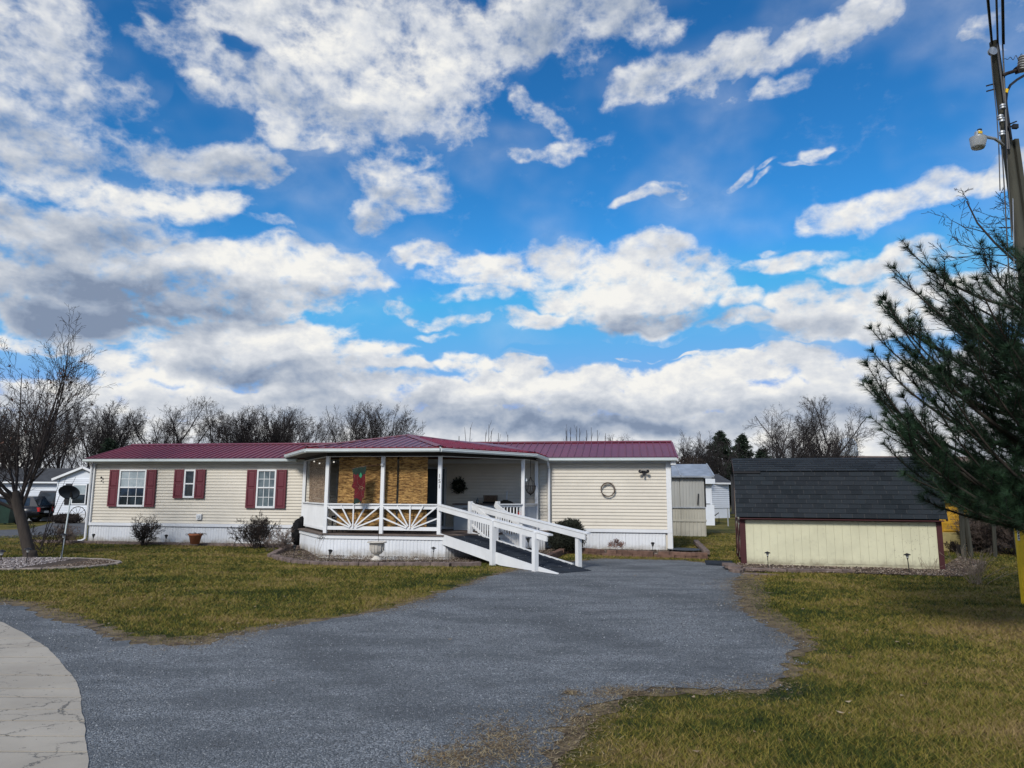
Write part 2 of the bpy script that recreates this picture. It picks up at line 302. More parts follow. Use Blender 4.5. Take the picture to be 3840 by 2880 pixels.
def gravel_mat():
    m = bpy.data.materials.new('grey_gravel'); m.use_nodes = True; t = NT(m.node_tree); b = t.n['Principled BSDF']; b.inputs['Roughness'].default_value = .9; b.inputs['Specular IOR Level'].default_value = .25
    p = t.node('ShaderNodeNewGeometry').outputs['Position']
    vo = t.node('ShaderNodeTexVoronoi'); t.put(vo.inputs['Vector'], p); vo.inputs['Scale'].default_value = 95
    sepc = t.node('ShaderNodeSeparateColor'); t.l.new(vo.outputs['Color'], sepc.inputs[0])
    c = t.ramp(sepc.outputs[0], [(0, (.075, .083, .092)), (.45, (.165, .180, .196)), (.85, (.27, .29, .31)), (1, (.42, .44, .46))])
    n1 = t.noise(t.vmath('MULTIPLY', p, (1, 2.2, 1)), .7, 5, .65); n2 = t.noise(p, 3.3, 5, .7)
    c = t.mix(t.smooth(n1, .40, .62, 0, .65), c, c4(.090, .100, .110), 'MIX')
    c = t.mix(t.smooth(n2, .55, .75, 0, .35), c, c4(.085, .08, .078))
    sx_ = t.node('ShaderNodeSeparateXYZ'); t.put(sx_.inputs[0], t.vmath('ADD', p, t.vmath('MULTIPLY', t.noise(p, .5, 3, .5, 0, True), (1.2, 1.2, 0))))
    wv = t.math('SINE', t.math('ADD', t.math('MULTIPLY', sx_.outputs[0], 1.7), t.math('MULTIPLY', sx_.outputs[1], 1.15)))
    c = t.mix(t.smooth(wv, .45, .98, 0, .38), c, c4(.078, .086, .095))
    t.put(b.inputs['Base Color'], c)
    bn = t.node('ShaderNodeBump'); bn.inputs['Strength'].default_value = 1; bn.inputs['Distance'].default_value = .012
    t.put(bn.inputs['Height'], t.math('SUBTRACT', 1.0, vo.outputs['Distance'])); t.l.new(bn.outputs[0], b.inputs['Normal']); return m
M_gravel = gravel_mat()
def rnd_mat(name, stops, rough=.9):
    m = bpy.data.materials.new(name); m.use_nodes = True; t = NT(m.node_tree); b = t.n['Principled BSDF']; b.inputs['Roughness'].default_value = rough; b.inputs['Specular IOR Level'].default_value = .25
    at = t.node('ShaderNodeAttribute', attribute_name='rnd').outputs['Fac']
    t.put(b.inputs['Base Color'], t.ramp(at, stops)); return m
M_stones = rnd_mat('loose_gravel_stone', [(0, (.05, .056, .063)), (.5, (.165, .18, .196)), (.93, (.31, .33, .35)), (1, (.55, .56, .56))])
M_chips = rnd_mat('bed_chips', [(0, (.045, .032, .025)), (.5, (.15, .105, .08)), (.85, (.32, .25, .19)), (1, (.48, .42, .36))])
M_rstones = rnd_mat('white_ring_stones', [(0, (.07, .055, .05)), (.45, (.22, .185, .175)), (1, (.55, .50, .49))])

def concrete_mat():
    m = bpy.data.materials.new('cracked_concrete'); m.use_nodes = True; t = NT(m.node_tree); b = t.n['Principled BSDF']; b.inputs['Roughness'].default_value = .9
    p = t.node('ShaderNodeNewGeometry').outputs['Position']
    wv = t.vmath('ADD', p, t.vmath('MULTIPLY', t.vmath('SUBTRACT', t.noise(p, 3.5, 5, .7, 0, True), (.5, .5, .5)), (.35, .35, 0)))
    vo = t.node('ShaderNodeTexVoronoi', feature='DISTANCE_TO_EDGE'); t.put(vo.inputs['Vector'], t.vmath('MULTIPLY', wv, (.8, 1.1, .8))); vo.inputs['Scale'].default_value = 2.1
    msk = t.smooth(t.noise(p, 1.1, 3, .5), .38, .50)
    crack = t.math('MULTIPLY', t.smooth(vo.outputs['Distance'], .002, .012, .85, 0), msk)
    n = t.noise(p, 1.2, 5, .6); f = t.noise(p, 60, 4, .7)
    c = t.mix(t.smooth(n, .3, .7), c4(.33, .295, .245), c4(.41, .37, .31))
    c = t.mix(t.smooth(f, .58, .75, 0, .5), c, c4(.24, .23, .21))
    pit = t.smooth(t.noise(p, 22, 3, .5), .68, .72)
    c = t.mix(t.math('MAXIMUM', crack, t.math('MULTIPLY', pit, .8)), c, c4(.10, .098, .09))
    t.put(b.inputs['Base Color'], c)
    bn = t.node('ShaderNodeBump'); bn.inputs['Strength'].default_value = .6; bn.inputs['Distance'].default_value = .01
    t.put(bn.inputs['Height'], t.math('SUBTRACT', t.math('MULTIPLY', f, .4), crack)); t.l.new(bn.outputs[0], b.inputs['Normal']); return m
M_conc = concrete_mat()

# ------------------------------------------------------------------ helpers
ID = Matrix.Identity(4)
FM = {}
HL = Vector((-14.667, 25.1055, 0)); HROT = R(-8.8975)
HF = Matrix.Translation(HL) @ Matrix.Rotation(HROT, 4, 'Z')          # house frame: x along the wall, y to the back, z up
SL = Vector((5.769, 18.22, 0)); SROT = R(-14.705)
SF = Matrix.Translation(SL) @ Matrix.Rotation(SROT, 4, 'Z')          # shed frame
def G(X, Y, z=0.0):                                                    # point of the ground seen at a place in the photo
    d = ray(X, Y); t = (z - H) / d.z; return Vector((d.x * t, d.y * t, z))
def onY(X, Y, y):
    d = ray(X, Y); t = y / d.y; return Vector((d.x * t, y, H + d.z * t))
def dip(x, y):                                                         # the lawn sinks a little in front of the porch
    q = HF.inverted() @ Vector((x, y, 0)); r = ((q.x - 11.4) / 4.3) ** 2 + ((q.y + 3.9) / 3.0) ** 2
    return -.11 * (1 - r) ** 2 if r < 1 else 0.0

def props(o, label=None, cat=None, group=None, kind=None):
    if label: o['label'] = label
    if cat: o['category'] = cat
    if group: o['group'] = group
    if kind: o['kind'] = kind
    return o
def thing(name, label, cat, F=ID, at=(0, 0, 0), group=None, rot=0):
    o = bpy.data.objects.new(name, None); C.objects.link(o); o.empty_display_size = .3
    Mx = F @ Matrix.Translation(at) @ Matrix.Rotation(rot, 4, 'Z'); o.matrix_world = Mx; FM[o.name] = Mx
    return props(o, label, cat, group)
def link(name, me, mt, parent=None, smooth=False):
    o = bpy.data.objects.new(name, me); C.objects.link(o)
    if mt and not me.materials: me.materials.append(mt)
    if parent: o.parent = parent; FM[o.name] = FM[parent.name]
    else: FM[o.name] = ID
    if smooth: me.polygons.foreach_set('use_smooth', [True] * len(me.polygons))
    return o
def rep(src, parent, off=(0, 0, 0), rotz=0.0, name=None):
    o = src.copy(); C.objects.link(o); o.parent = parent; o.location = Vector(src.location) + Vector(off)
    if rotz: o.rotation_euler = (0, 0, rotz)
    FM[o.name] = FM[parent.name]; return o
def copy_tree(root, mx, label=None, group=None):
    r = root.copy(); C.objects.link(r); r.matrix_world = mx; FM[r.name] = mx
    if label: r['label'] = label
    if group: r['group'] = group
    def rec(a, b):
        for ch in list(a.children):
            c = ch.copy(); C.objects.link(c); c.parent = b; FM[c.name] = mx; rec(ch, c)
    rec(root, r); return r

class MB:
    def __init__(s, F=ID): s.v = []; s.f = []; s.F = F
    def raw(s, v, f):
        n = len(s.v); s.v += [tuple(a) for a in v]; s.f += [tuple(i + n for i in q) for q in f]; return s
    def box(s, a, b):
        x0, y0, z0 = a; x1, y1, z1 = b
        return s.raw([(x0, y0, z0), (x1, y0, z0), (x1, y1, z0), (x0, y1, z0), (x0, y0, z1), (x1, y0, z1), (x1, y1, z1), (x0, y1, z1)],
                     [(0, 3, 2, 1), (4, 5, 6, 7), (0, 1, 5, 4), (1, 2, 6, 5), (2, 3, 7, 6), (3, 0, 4, 7)])
    def bar(s, p, q, w_, h_, up=(0, 0, 1), ends=None):
        p = Vector(p); q = Vector(q); d = (q - p).normalized(); u = Vector(up)
        if abs(d.dot(u)) > .98: u = Vector((0, 1, 0))
        a = d.cross(u).normalized(); b = a.cross(d).normalized()
        vs = [c + a * (w_ / 2 * i) + b * (h_ / 2 * j) for c in (p, q) for i, j in ((-1, -1), (1, -1), (1, 1), (-1, 1))]
        return s.raw(vs, [(0, 1, 2, 3), (7, 6, 5, 4), (0, 4, 5, 1), (1, 5, 6, 2), (2, 6, 7, 3), (3, 7, 4, 0)])
    def prism(s, poly, z0, z1):
        n = len(poly); zz = lambda z, i: z[i] if isinstance(z, (list, tuple)) else z
        vs = [(p[0], p[1], zz(z0, i)) for i, p in enumerate(poly)] + [(p[0], p[1], zz(z1, i)) for i, p in enumerate(poly)]
        return s.raw(vs, [tuple(range(n))[::-1], tuple(range(n, 2 * n))] + [(i, (i + 1) % n, n + (i + 1) % n, n + i) for i in range(n)])
    def tube(s, pts, r, n=6, cap=True):
        pts = [Vector(p) for p in pts]; m = len(pts); rr = r if isinstance(r, (list, tuple)) else [r] * m
        vs = []; ref = None
        for i, p in enumerate(pts):
            d = (pts[min(i + 1, m - 1)] - pts[max(i - 1, 0)]).normalized()
            if ref is None: ref = Vector((0, 0, 1)) if abs(d.z) < .9 else Vector((1, 0, 0))
            a = d.cross(ref).normalized(); b = d.cross(a).normalized(); ref = a.cross(d)
            if ref.length < 1e-4: ref = Vector((0, 0, 1))
            for k in range(n):
                t = 2 * math.pi * k / n; vs.append(p + (a * math.cos(t) + b * math.sin(t)) * rr[i])
        fs = [(i * n + k, i * n + (k + 1) % n, (i + 1) * n + (k + 1) % n, (i + 1) * n + k) for i in range(m - 1) for k in range(n)]
        if cap: fs += [tuple(range(n)), tuple(range((m - 1) * n, m * n))[::-1]]
        return s.raw(vs, fs)
    def lathe(s, prof, c=(0, 0, 0), n=16, sx=1.0, sy=1.0):
        vs = [(c[0] + r * sx * math.cos(2 * math.pi * k / n), c[1] + r * sy * math.sin(2 * math.pi * k / n), c[2] + z) for r, z in prof for k in range(n)]
        m = len(prof); fs = [(i * n + k, i * n + (k + 1) % n, (i + 1) * n + (k + 1) % n, (i + 1) * n + k) for i in range(m - 1) for k in range(n)]
        fs += [tuple(range(n))[::-1], tuple(range((m - 1) * n, m * n))]
        return s.raw(vs, fs)
    def build(s, name, mt, parent=None, smooth=False, label=None):
        Mx = (FM[parent.name].inverted() if parent else ID) @ s.F
        me = bpy.data.meshes.new(name); me.from_pydata([Mx @ Vector(v) for v in s.v], [], s.f); me.update()
        o = link(name, me, mt, parent, smooth)
        if label: o['label'] = label
        return o
def npmesh(name, V, Fc, mt, parent=None, rnd=None, kind=None, smooth=False):
    V = np.asarray(V, np.float32); Fc = np.asarray(Fc, np.int32); k = Fc.shape[1]
    if parent is not None:
        Mi = np.array(FM[parent.name].inverted()); V = V @ Mi[:3, :3].T.astype(np.float32) + Mi[:3, 3].astype(np.float32)
    me = bpy.data.meshes.new(name); me.vertices.add(len(V)); me.vertices.foreach_set('co', V.ravel())
    me.loops.add(Fc.size); me.loops.foreach_set('vertex_index', Fc.ravel())
    me.polygons.add(len(Fc)); me.polygons.foreach_set('loop_start', np.arange(0, Fc.size, k, dtype=np.int32))
    me.update(calc_edges=True)
    if rnd is not None:
        at = me.attributes.new('rnd', 'FLOAT', 'POINT'); at.data.foreach_set('value', np.asarray(rnd, np.float32))
    o = link(name, me, mt, parent, smooth)
    if kind: o['kind'] = kind
    return o

def segmesh(segs, n):
    """many tapered twigs (p0,p1,r0,r1) -> verts, quads"""
    S = np.array(segs, np.float64); p0 = S[:, 0:3]; p1 = S[:, 3:6]; r0 = S[:, 6]; r1 = S[:, 7]
    d = p1 - p0; d /= np.linalg.norm(d, axis=1)[:, None] + 1e-9
    ref = np.where(np.abs(d[:, 2:3]) < .9, np.array([[0, 0, 1.]]), np.array([[1., 0, 0]]))
    a = np.cross(d, ref); a /= np.linalg.norm(a, axis=1)[:, None]; b = np.cross(d, a)
    t = np.arange(n) * 2 * np.pi / n
    ring = a[:, None, :] * np.cos(t)[None, :, None] + b[:, None, :] * np.sin(t)[None, :, None]
    V = np.concatenate([p0[:, None] + ring * r0[:, None, None], p1[:, None] + ring * r1[:, None, None]], 1).reshape(-1, 3)
    k = np.arange(n); q = np.stack([k, (k + 1) % n, (k + 1) % n + n, k + n], 1)
    Fc = (np.arange(len(S)) * 2 * n)[:, None, None] + q[None]
    return V, Fc.reshape(-1, 4)

def grow(rng, p, d, length, rad, level, cfg, out):
    nseg = cfg['nseg'][level]; sl = length / nseg; cur = np.array(p, float); dr = np.array(d, float)
    r = rad; taper = cfg['taper'][level]; pts = [(cur.copy(), dr.copy(), r)]
    for i in range(nseg):
        dr = dr + rng.normal(0, cfg['wob'][level], 3) + np.array([0, 0, cfg['up'][level]])
        dr /= np.linalg.norm(dr); nx = cur + dr * sl; nr = rad * (1 - (1 - taper) * (i + 1) / nseg)
        out[level].append((*cur, *nx, r, nr)); cur = nx; r = nr; pts.append((cur.copy(), dr.copy(), r))
    if level + 1 >= len(cfg['nseg']): return
    k = cfg['kids'][level]; k = k if isinstance(k, int) else int(rng.integers(k[0], k[1] + 1))
    s0 = cfg['start'][level]
    for j in range(k):
        f = s0 + (1 - s0) * (j + rng.random() * .8) / k; f = min(f, .999); idx = f * nseg; i = int(idx)
        a, da, ra = pts[i]; b, db, rb = pts[min(i + 1, nseg)]; q = a + (b - a) * (idx - i); rr = ra + (rb - ra) * (idx - i)
        ang = R(cfg['ang'][level]) * rng.uniform(.7, 1.25)
        az_ = rng.random() * 6.283 if not cfg.get('golden') else j * 2.4 + rng.random() * .6
        ax = np.cross(db, [0.3, .2, 1.]); ax /= np.linalg.norm(ax) + 1e-9; bx = np.cross(db, ax)
        nd = db * math.cos(ang) + (ax * math.cos(az_) + bx * math.sin(az_)) * math.sin(ang)
        ln = length * cfg['ratio'][level] * (1 - .45 * (f - s0) / (1 - s0 + 1e-6)) * rng.uniform(.75, 1.2)
        grow(rng, q, nd, ln, rr * cfg['rr'][level], level + 1, cfg, out)
def bare_tree(name, label, cfg, at_, h, rad, seed, group=None, lean=(0, 0), split=1, m1=None, m2=None, stems=1, spread=0, minr=.004, cat='tree', names=('trunk', 'crown'), dome=None):
    rng = np.random.default_rng(seed); out = [[] for _ in cfg['nseg']]
    for s in range(stems):
        a = s * 6.283 / max(stems, 1) + rng.random(); sp = spread * (rng.uniform(.3, 1) if stems > 1 else 0)
        grow(rng, (rng.normal(0, .06) if stems > 1 else 0, rng.normal(0, .06) if stems > 1 else 0, -.05), np.array((math.cos(a) * sp + lean[0], math.sin(a) * sp + lean[1], 1.)) / 1.2, h * (rng.uniform(.7, 1) if stems > 1 else 1), rad, 0, cfg, out)
    if dome:                                              # the outermost twigs stop at a rounded crown
        zm = max(s[5] for l in out for s in l); rx, zc, rz = dome[0] * zm, dome[1] * zm, dome[2] * zm
        for k_ in range(2, len(out)): out[k_] = [s for s in out[k_] if (s[3] / rx) ** 2 + (s[4] / rx) ** 2 + ((s[5] - zc) / rz) ** 2 < (.80 + .28 * rng.random())]
    t = thing(name, label, cat, ID, at_, group)
    if cat == 'tree' or split:
        A = [s for l in out[:split] for s in l]; B = [s for l in out[split:] for s in l]
    for nm, S, n_, mt in ((names[0], A, 7, m1 or M_bark), (names[1], B, 3, m2 or M_twig)):
        S = [(*s[:6], max(s[6], minr), max(s[7], minr * .7)) for s in S]
        V, Fc = segmesh(S, n_); V = V + np.array(at_); npmesh(nm, V, Fc, mt, t)
    return t, out

def pip(poly, x, y):
    """vectorised point in polygon"""
    P = np.array(poly); ins = np.zeros(len(x), bool); j = len(P) - 1
    for i in range(len(P)):
        c = ((P[i, 1] > y) != (P[j, 1] > y)) & (x < (P[j, 0] - P[i, 0]) * (y - P[i, 1]) / (P[j, 1] - P[i, 1] + 1e-12) + P[i, 0]); ins ^= c; j = i
    return ins
def edgedist(poly, x, y):
    P = np.array(poly); d = np.full(len(x), 1e9)
    for i in range(len(P)):
        a = P[i - 1]; b = P[i]; ab = b - a; t = np.clip(((x - a[0]) * ab[0] + (y - a[1]) * ab[1]) / (ab @ ab + 1e-9), 0, 1)
        d = np.minimum(d, np.hypot(x - a[0] - ab[0] * t, y - a[1] - ab[1] * t))
    return d
def rough_poly(pts, step=.12, amp=.05, seed=1, keep=()):
    rng = np.random.default_rng(seed); o = []; n = len(pts)
    for i in range(n):
        a = np.array(pts[i][:2]); b = np.array(pts[(i + 1) % n][:2]); L = np.linalg.norm(b - a); k = max(1, int(L / step)); nn = np.array([-(b - a)[1], (b - a)[0]]) / (L + 1e-9)
        for j in range(k):
            t = j / k; s = amp * (rng.normal() if i not in keep else 0); o.append(tuple(a + (b - a) * t + nn * s))
    return o

exec_rng = random.Random(5)
# ------------------------------------------------------------------ the ground
xs = np.concatenate([[-1500, -300, -60, -20], np.arange(-12, 4.01, .25), [12, 30, 60, 300, 1500]])
ys = np.concatenate([[-300, -30, 4, 10], np.arange(13, 25.01, .25), [32, 45, 70, 300, 1800]])
V = [(x, y, dip(x, y)) for y in ys for x in xs]; nx = len(xs)
Fc = [(j * nx + i, j * nx + i + 1, (j + 1) * nx + i + 1, (j + 1) * nx + i) for j in range(len(ys) - 1) for i in range(nx - 1)]
npmesh('lawn', V, Fc, M_turf, None, None, 'structure', True)

def sheet(name, poly, z, mt, kind='structure', seed=1, step=.15, amp=.04, thick=0):
    P = rough_poly(poly, step, amp, seed) if amp else [tuple(p[:2]) for p in poly]
    mb = MB()
    if thick: mb.prism(P, z - thick, z)
    else: mb.raw([(x, y, z) for x, y in P], [tuple(range(len(P)))])
    o = mb.build(name, mt); o['kind'] = kind; return o, P
gp = [(-700,2262),(0,2265),(88,2278),(176,2326),(294,2344),(353,2379),(440,2405),(529,2422),(640,2424),(764,2416),(880,2390),(999,2361),(1150,2342),(1300,2316),(1420,2297),(1500,2278),(1620,2243),(1740,2200),(1830,2165),(1900,2148),(2020,2125),
      (2150,2108),(2250,2096),(2400,2099),(2560,2103),(2640,2112),(2760,2118),(2785,2135),(2770,2160),(2740,2200),(2765,2240),(2775,2285),(2830,2320),(2890,2355),(2975,2395),(2992,2420),(2950,2470),(2935,2520),(2885,2570),(2790,2592),(2690,2586),(2582,2580),(2460,2588),(2358,2594),(2300,2636),(2230,2650),(2166,2680),(2130,2740),(2090,2810),(2050,2880),(1990,3000),(1960,3300)]
GP = [G(*p) for p in gp] + [Vector((.2, 1.0, 0)), Vector((-.5, -3, 0)), Vector((-30, -3, 0))]
soil_poly = []
cx = Vector((0, 12, 0))
M_soil = mat('bare_soil_with_dead_grass', (.085, .058, .04), 1, .4, 5, 1, 70, col2=(.20, .15, .085))
sp = [(-700,2240),(0,2240),(150,2262),(294,2310),(420,2350),(529,2385),(764,2385),(999,2345),(1300,2306),(1500,2268),(1740,2190),(1900,2138),(2150,2100),(2640,2106),(2800,2116),(2860,2150),(2880,2230),(2900,2290),(2990,2345),(3060,2400),(3030,2450),(2990,2480),(2990,2530),(2900,2600),(2700,2604),(2460,2604),(2368,2618),(2330,2660),(2250,2680),(2210,2710),(2190,2780),(2140,2860),(2060,3000),(2010,3300)]
sheet('bare_soil', [G(*p) for p in sp] + [Vector((.4, 1.0, 0)), Vector((-.4, -3.2, 0)), Vector((-31, -3.2, 0))], .004, M_soil, seed=3, amp=.06, step=.12)
_, GPR = sheet('gravel_driveway', GP, .010, M_gravel, seed=4, amp=.05, step=.10)
conc = [(-600,2262),(-200,2290),(0,2333),(88,2379),(182,2438),(235,2497),(294,2573),(305,2655),(320,2755),(330,2880),(330,3100),(325,3400)]
CP = [G(*p) for p in conc]; CP = [Vector((-30, 12.0, 0))] + CP + [Vector((-1.75, -2.6, 0)), Vector((-30, -2.6, 0))]
# the street is cast in strips, each strip a slab of its own
def clip_half(poly, a, b, c, keep_ge):
    o = []
    for i in range(len(poly)):
        p = poly[i]; q = poly[(i + 1) % len(poly)]; fp = a * p[0] + b * p[1] - c; fq = a * q[0] + b * q[1] - c
        if not keep_ge: fp, fq = -fp, -fq
        if fp >= 0: o.append(p)
        if (fp > 0 > fq) or (fp < 0 < fq): t = fp / (fp - fq); o.append((p[0] + (q[0] - p[0]) * t, p[1] + (q[1] - p[1]) * t))
    return o
road = thing('concrete_street', None, None); road['kind'] = 'structure'
ey = np.array([p.y for p in CP[2:-2]] + [-2.6])[::-1]; ex_ = np.array([p.x for p in CP[2:-2]] + [-1.75])[::-1]
rngr = random.Random(2); XE = lambda y: float(np.interp(y, ey, ex_)) + .006 * math.sin(y * 9.1) + .003 * math.sin(y * 23)
cuts = [CP[2].y - .02] + [G(250, yy).y for yy in (2400, 2430, 2470, 2492, 2540, 2590, 2622, 2668, 2712, 2770, 2830)] + [4.3, 3.6, 2.8, 1.5, 0, -2.5]
tl = [0] + [rngr.uniform(-.03, .03) for _ in cuts[1:]]
for i in range(len(cuts) - 1):
    y1, y0 = cuts[i] - .012, cuts[i + 1] + .012; right = [(XE(y0 + (y1 - y0) * k / 6), y0 + (y1 - y0) * k / 6) for k in range(7)]; n_ = 10
    top = [(right[-1][0] + (-14 - right[-1][0]) * k / n_, y1 + tl[i] * k / n_ * 8 + rngr.uniform(-.006, 0)) for k in range(1, n_ + 1)]
    bot = [(-14 + (right[0][0] + 14) * k / n_, y0 + tl[i + 1] * (1 - k / n_) * 8 + rngr.uniform(0, .006)) for k in range(0, n_)]
    if i == 0: top = [(right[-1][0] - 2.2, y1 + .28), (-30, 13.6), (-30, y0 + tl[1] * 8)]; 
    MB().prism(right + top + bot, -.05, .016 + rngr.uniform(-.002, .002)).build('slab', M_conc, road)
CPR = [tuple(p[:2]) for p in CP]
MB().prism([(-14.01, -2.5), (-14.01, 9.2), (-30, 9.8), (-30, -2.5)], -.05, .014).build('slab', M_conc, road)
sheet('asphalt_street', [G(-900, 2017), G(100, 2016), G(318, 2011), G(322, 1957), G(195, 1960), G(110, 1984), G(0, 1988), G(-900, 1990)], .006, M_asphalt, amp=.05)

# ---- planting beds: soil sheets full of chips, with block edging
def chips(poly, n, z, size, mt, name, seed, parent=None, flat=.35, zfun=None, avoid=None):
    rng = np.random.default_rng(seed); P = np.array([tuple(p[:2]) for p in poly]); lo = P.min(0); hi = P.max(0)
    x = rng.uniform(lo[0], hi[0], n * 4); y = rng.uniform(lo[1], hi[1], n * 4); k = pip(P, x, y); x = x[k][:n]; y = y[k][:n]; m = len(x)
    s = rng.uniform(.4, 1, m) * size; zz = np.full(m, z) if zfun is None else np.array([zfun(a, b) for a, b in zip(x, y)]) + z
    base = np.array([(1, 0, 0), (-1, 0, 0), (0, 1, 0), (0, -1, 0), (0, 0, 1), (0, 0, -1)], float)
    V = base[None] * np.stack([s, s * rng.uniform(.4, .9, m), s * flat], 1)[:, None, :] * rng.uniform(.7, 1.2, (m, 6, 1))
    a = rng.uniform(0, 6.28, m); tl = rng.normal(0, .35, m); ca, sa = np.cos(a), np.sin(a); ct, st = np.cos(tl), np.sin(tl)
    X = V[..., 0] * ct[:, None] + V[..., 2] * st[:, None]; Z = -V[..., 0] * st[:, None] + V[..., 2] * ct[:, None]; Y = V[..., 1]
    V = np.stack([X * ca[:, None] - Y * sa[:, None] + x[:, None], X * sa[:, None] + Y * ca[:, None] + y[:, None], Z + zz[:, None] + s[:, None] * flat * .5], 2).reshape(-1, 3)
    f = np.array([(0, 2, 4), (2, 1, 4), (1, 3, 4), (3, 0, 4), (2, 0, 5), (1, 2, 5), (3, 1, 5), (0, 3, 5)])
    Fc = (np.arange(m) * 6)[:, None, None] + f[None]
    return npmesh(name, V, Fc.reshape(-1, 3), mt, parent, np.repeat(rng.random(m), 6), 'stuff')
def bed(name, poly, z=.02, mt=None, grid=.2, zf=dip):
    P = [tuple(p[:2]) for p in poly]; A = np.array(P); lo = A.min(0) - grid; hi = A.max(0) + grid
    X, Y = np.meshgrid(np.arange(lo[0], hi[0], grid / 2), np.arange(lo[1], hi[1], grid / 2)); ny_, nx_ = X.shape
    cxx = (X[:-1, :-1] + grid / 4).ravel(); cyy = (Y[:-1, :-1] + grid / 4).ravel(); ins = pip(P, cxx, cyy)
    rg = np.random.default_rng(len(P)); zz = np.array([zf(a, b) for a, b in zip(X.ravel(), Y.ravel())]) + z + rg.normal(0, .006, X.size)
    V = np.stack([X.ravel(), Y.ravel(), zz], 1); ii = np.arange(ins.size)[ins]; r_, c_ = ii // (nx_ - 1), ii % (nx_ - 1)
    Fc = np.stack([r_ * nx_ + c_, r_ * nx_ + c_ + 1, (r_ + 1) * nx_ + c_ + 1, (r_ + 1) * nx_ + c_], 1)
    npmesh(name, V, Fc, mt or M_mulch, None, None, 'structure')
def hpt(u, y, z=0): return HF @ Vector((u, y, z))
def spt(u, y, z=0): return SF @ Vector((u, y, z))
def edging(label, path, bw, bd, bh, mt, seed, F=ID, zf=dip, courses=1, sink=.02, jit=.015, name='garden_edging'):
    """blocks laid one by one along a path"""
    rg = random.Random(seed); p0 = path[0]
    t = thing(name, label, 'block edging', ID, (p0[0], p0[1], 0))
    meshes = []
    for v in range(5):
        mb = MB(); j = lambda a: rg.uniform(-a, a); b = .012
        x, y = bw / 2 - .004, bd / 2; top = [(-x + b, -y + b + j(.01)), (x - b, -y + b + j(.01)), (x - b, y - b), (-x + b, y - b)]; md = [(-x, -y + j(.01)), (x, -y + j(.01)), (x, y), (-x, y)]
        vs = [(a, c, 0) for a, c in md] + [(a, c, bh - b) for a, c in md] + [(a, c, bh + j(.004)) for a, c in top]
        mb.raw(vs, [(3, 2, 1, 0)] + [(i, (i + 1) % 4, 4 + (i + 1) % 4, 4 + i) for i in range(4)] + [(4 + i, 4 + (i + 1) % 4, 8 + (i + 1) % 4, 8 + i) for i in range(4)] + [(8, 9, 10, 11)])
        me = bpy.data.meshes.new('block'); me.from_pydata(mb.v, [], mb.f); me.update(); me.materials.append(mt); meshes.append(me)
    for c in range(courses):
        off = (c % 2) * .5
        for i in range(len(path) - 1):
            a = Vector(path[i][:2]); b = Vector(path[i + 1][:2]); L = (b - a).length; n = max(1, round(L / bw)); an = math.atan2((b - a).y, (b - a).x)
            for k in range(n):
                f = (k + .5 + (off if k < n - 1 or n == 1 else 0) * .98) / n
                if f > 1: continue
                q = a + (b - a) * f; o = bpy.data.objects.new('block', rg.choice(meshes)); C.objects.link(o); o.parent = t
                o.location = (q.x - p0[0] + rg.uniform(-jit, jit) * .5, q.y - p0[1] + rg.uniform(-jit, jit), zf(q.x, q.y) - sink + c * (bh - .002) + rg.uniform(-.006, .004)); o.rotation_euler = (rg.uniform(-.03, .03), rg.uniform(-.03, .03), an + rg.uniform(-.05, .05) * (jit / .015)); o.scale = (L / n / bw, 1, 1)
    return t
noz = lambda x, y: 0.0
# bed along the left wing
b1 = [hpt(-1.5, 0.2), hpt(-1.5, -.55), hpt(1, -.62), hpt(4.5, -.62), hpt(7.3, -.75), hpt(8.4, -.95), hpt(8.6, .3)]
bed('planting_bed', b1, .03); chips(b1, 5200, .035, .028, M_chips, 'bark_chips', 1)
edging('long low row of grey blocks edging the bed under the three shuttered windows', [hpt(-1.6, -.6), hpt(1, -.7), hpt(4.5, -.70), hpt(7.2, -.82), hpt(8.3, -1.0)], .24, .16, .10, M_block, 1)
# bed round the porch
pe = [hpt(8.0, -1.25), G(1000, 2088), G(1040, 2098), G(1087, 2107), G(1155, 2113), G(1300, 2118), G(1450, 2120), G(1578, 2124), G(1687, 2130), G(1800, 2128)]
pe = [Vector((p.x, p.y + .35, 0)) for p in pe]
b2 = pe + [hpt(14.6, -3.4), hpt(14.0, -2.6), hpt(9.5, -2.6), hpt(8.3, -.6)]
bed('planting_bed', b2, .004); chips(b2, 5200, .004, .026, M_chips, 'bark_chips', 2)
edging('curved row of brown blocks edging the bed in front of the white porch skirting', pe, .25, .17, .11, M_block, 2, sink=.01)
# bed right of the steps, two courses
pr = [G(2040, 2112), G(2110, 2078), G(2172, 2074), G(2260, 2084), G(2450, 2090), G(2655, 2096)]
b3 = pr + [hpt(20.5, .8), hpt(15.6, .2), hpt(14.9, -.6)]
bed('planting_bed', b3, .05, zf=noz); chips(b3, 3600, .055, .028, M_chips, 'bark_chips', 3)
edging('two course reddish block wall edging the bed right of the ramp', pr, .27, .17, .095, M_blockr, 3, zf=noz, courses=2, sink=.02)
edging('short row of grey blocks running back beside the far end of the house', [G(2652, 2090), G(2610, 2045)], .24, .16, .10, M_block, 13, zf=noz, courses=1, sink=-.08)
MB().lathe([(.55, .10), (.42, .085), (.05, .07)], tuple(G(2570, 2072)), 14).build('dark_liner', M_black)['kind'] = 'structure'
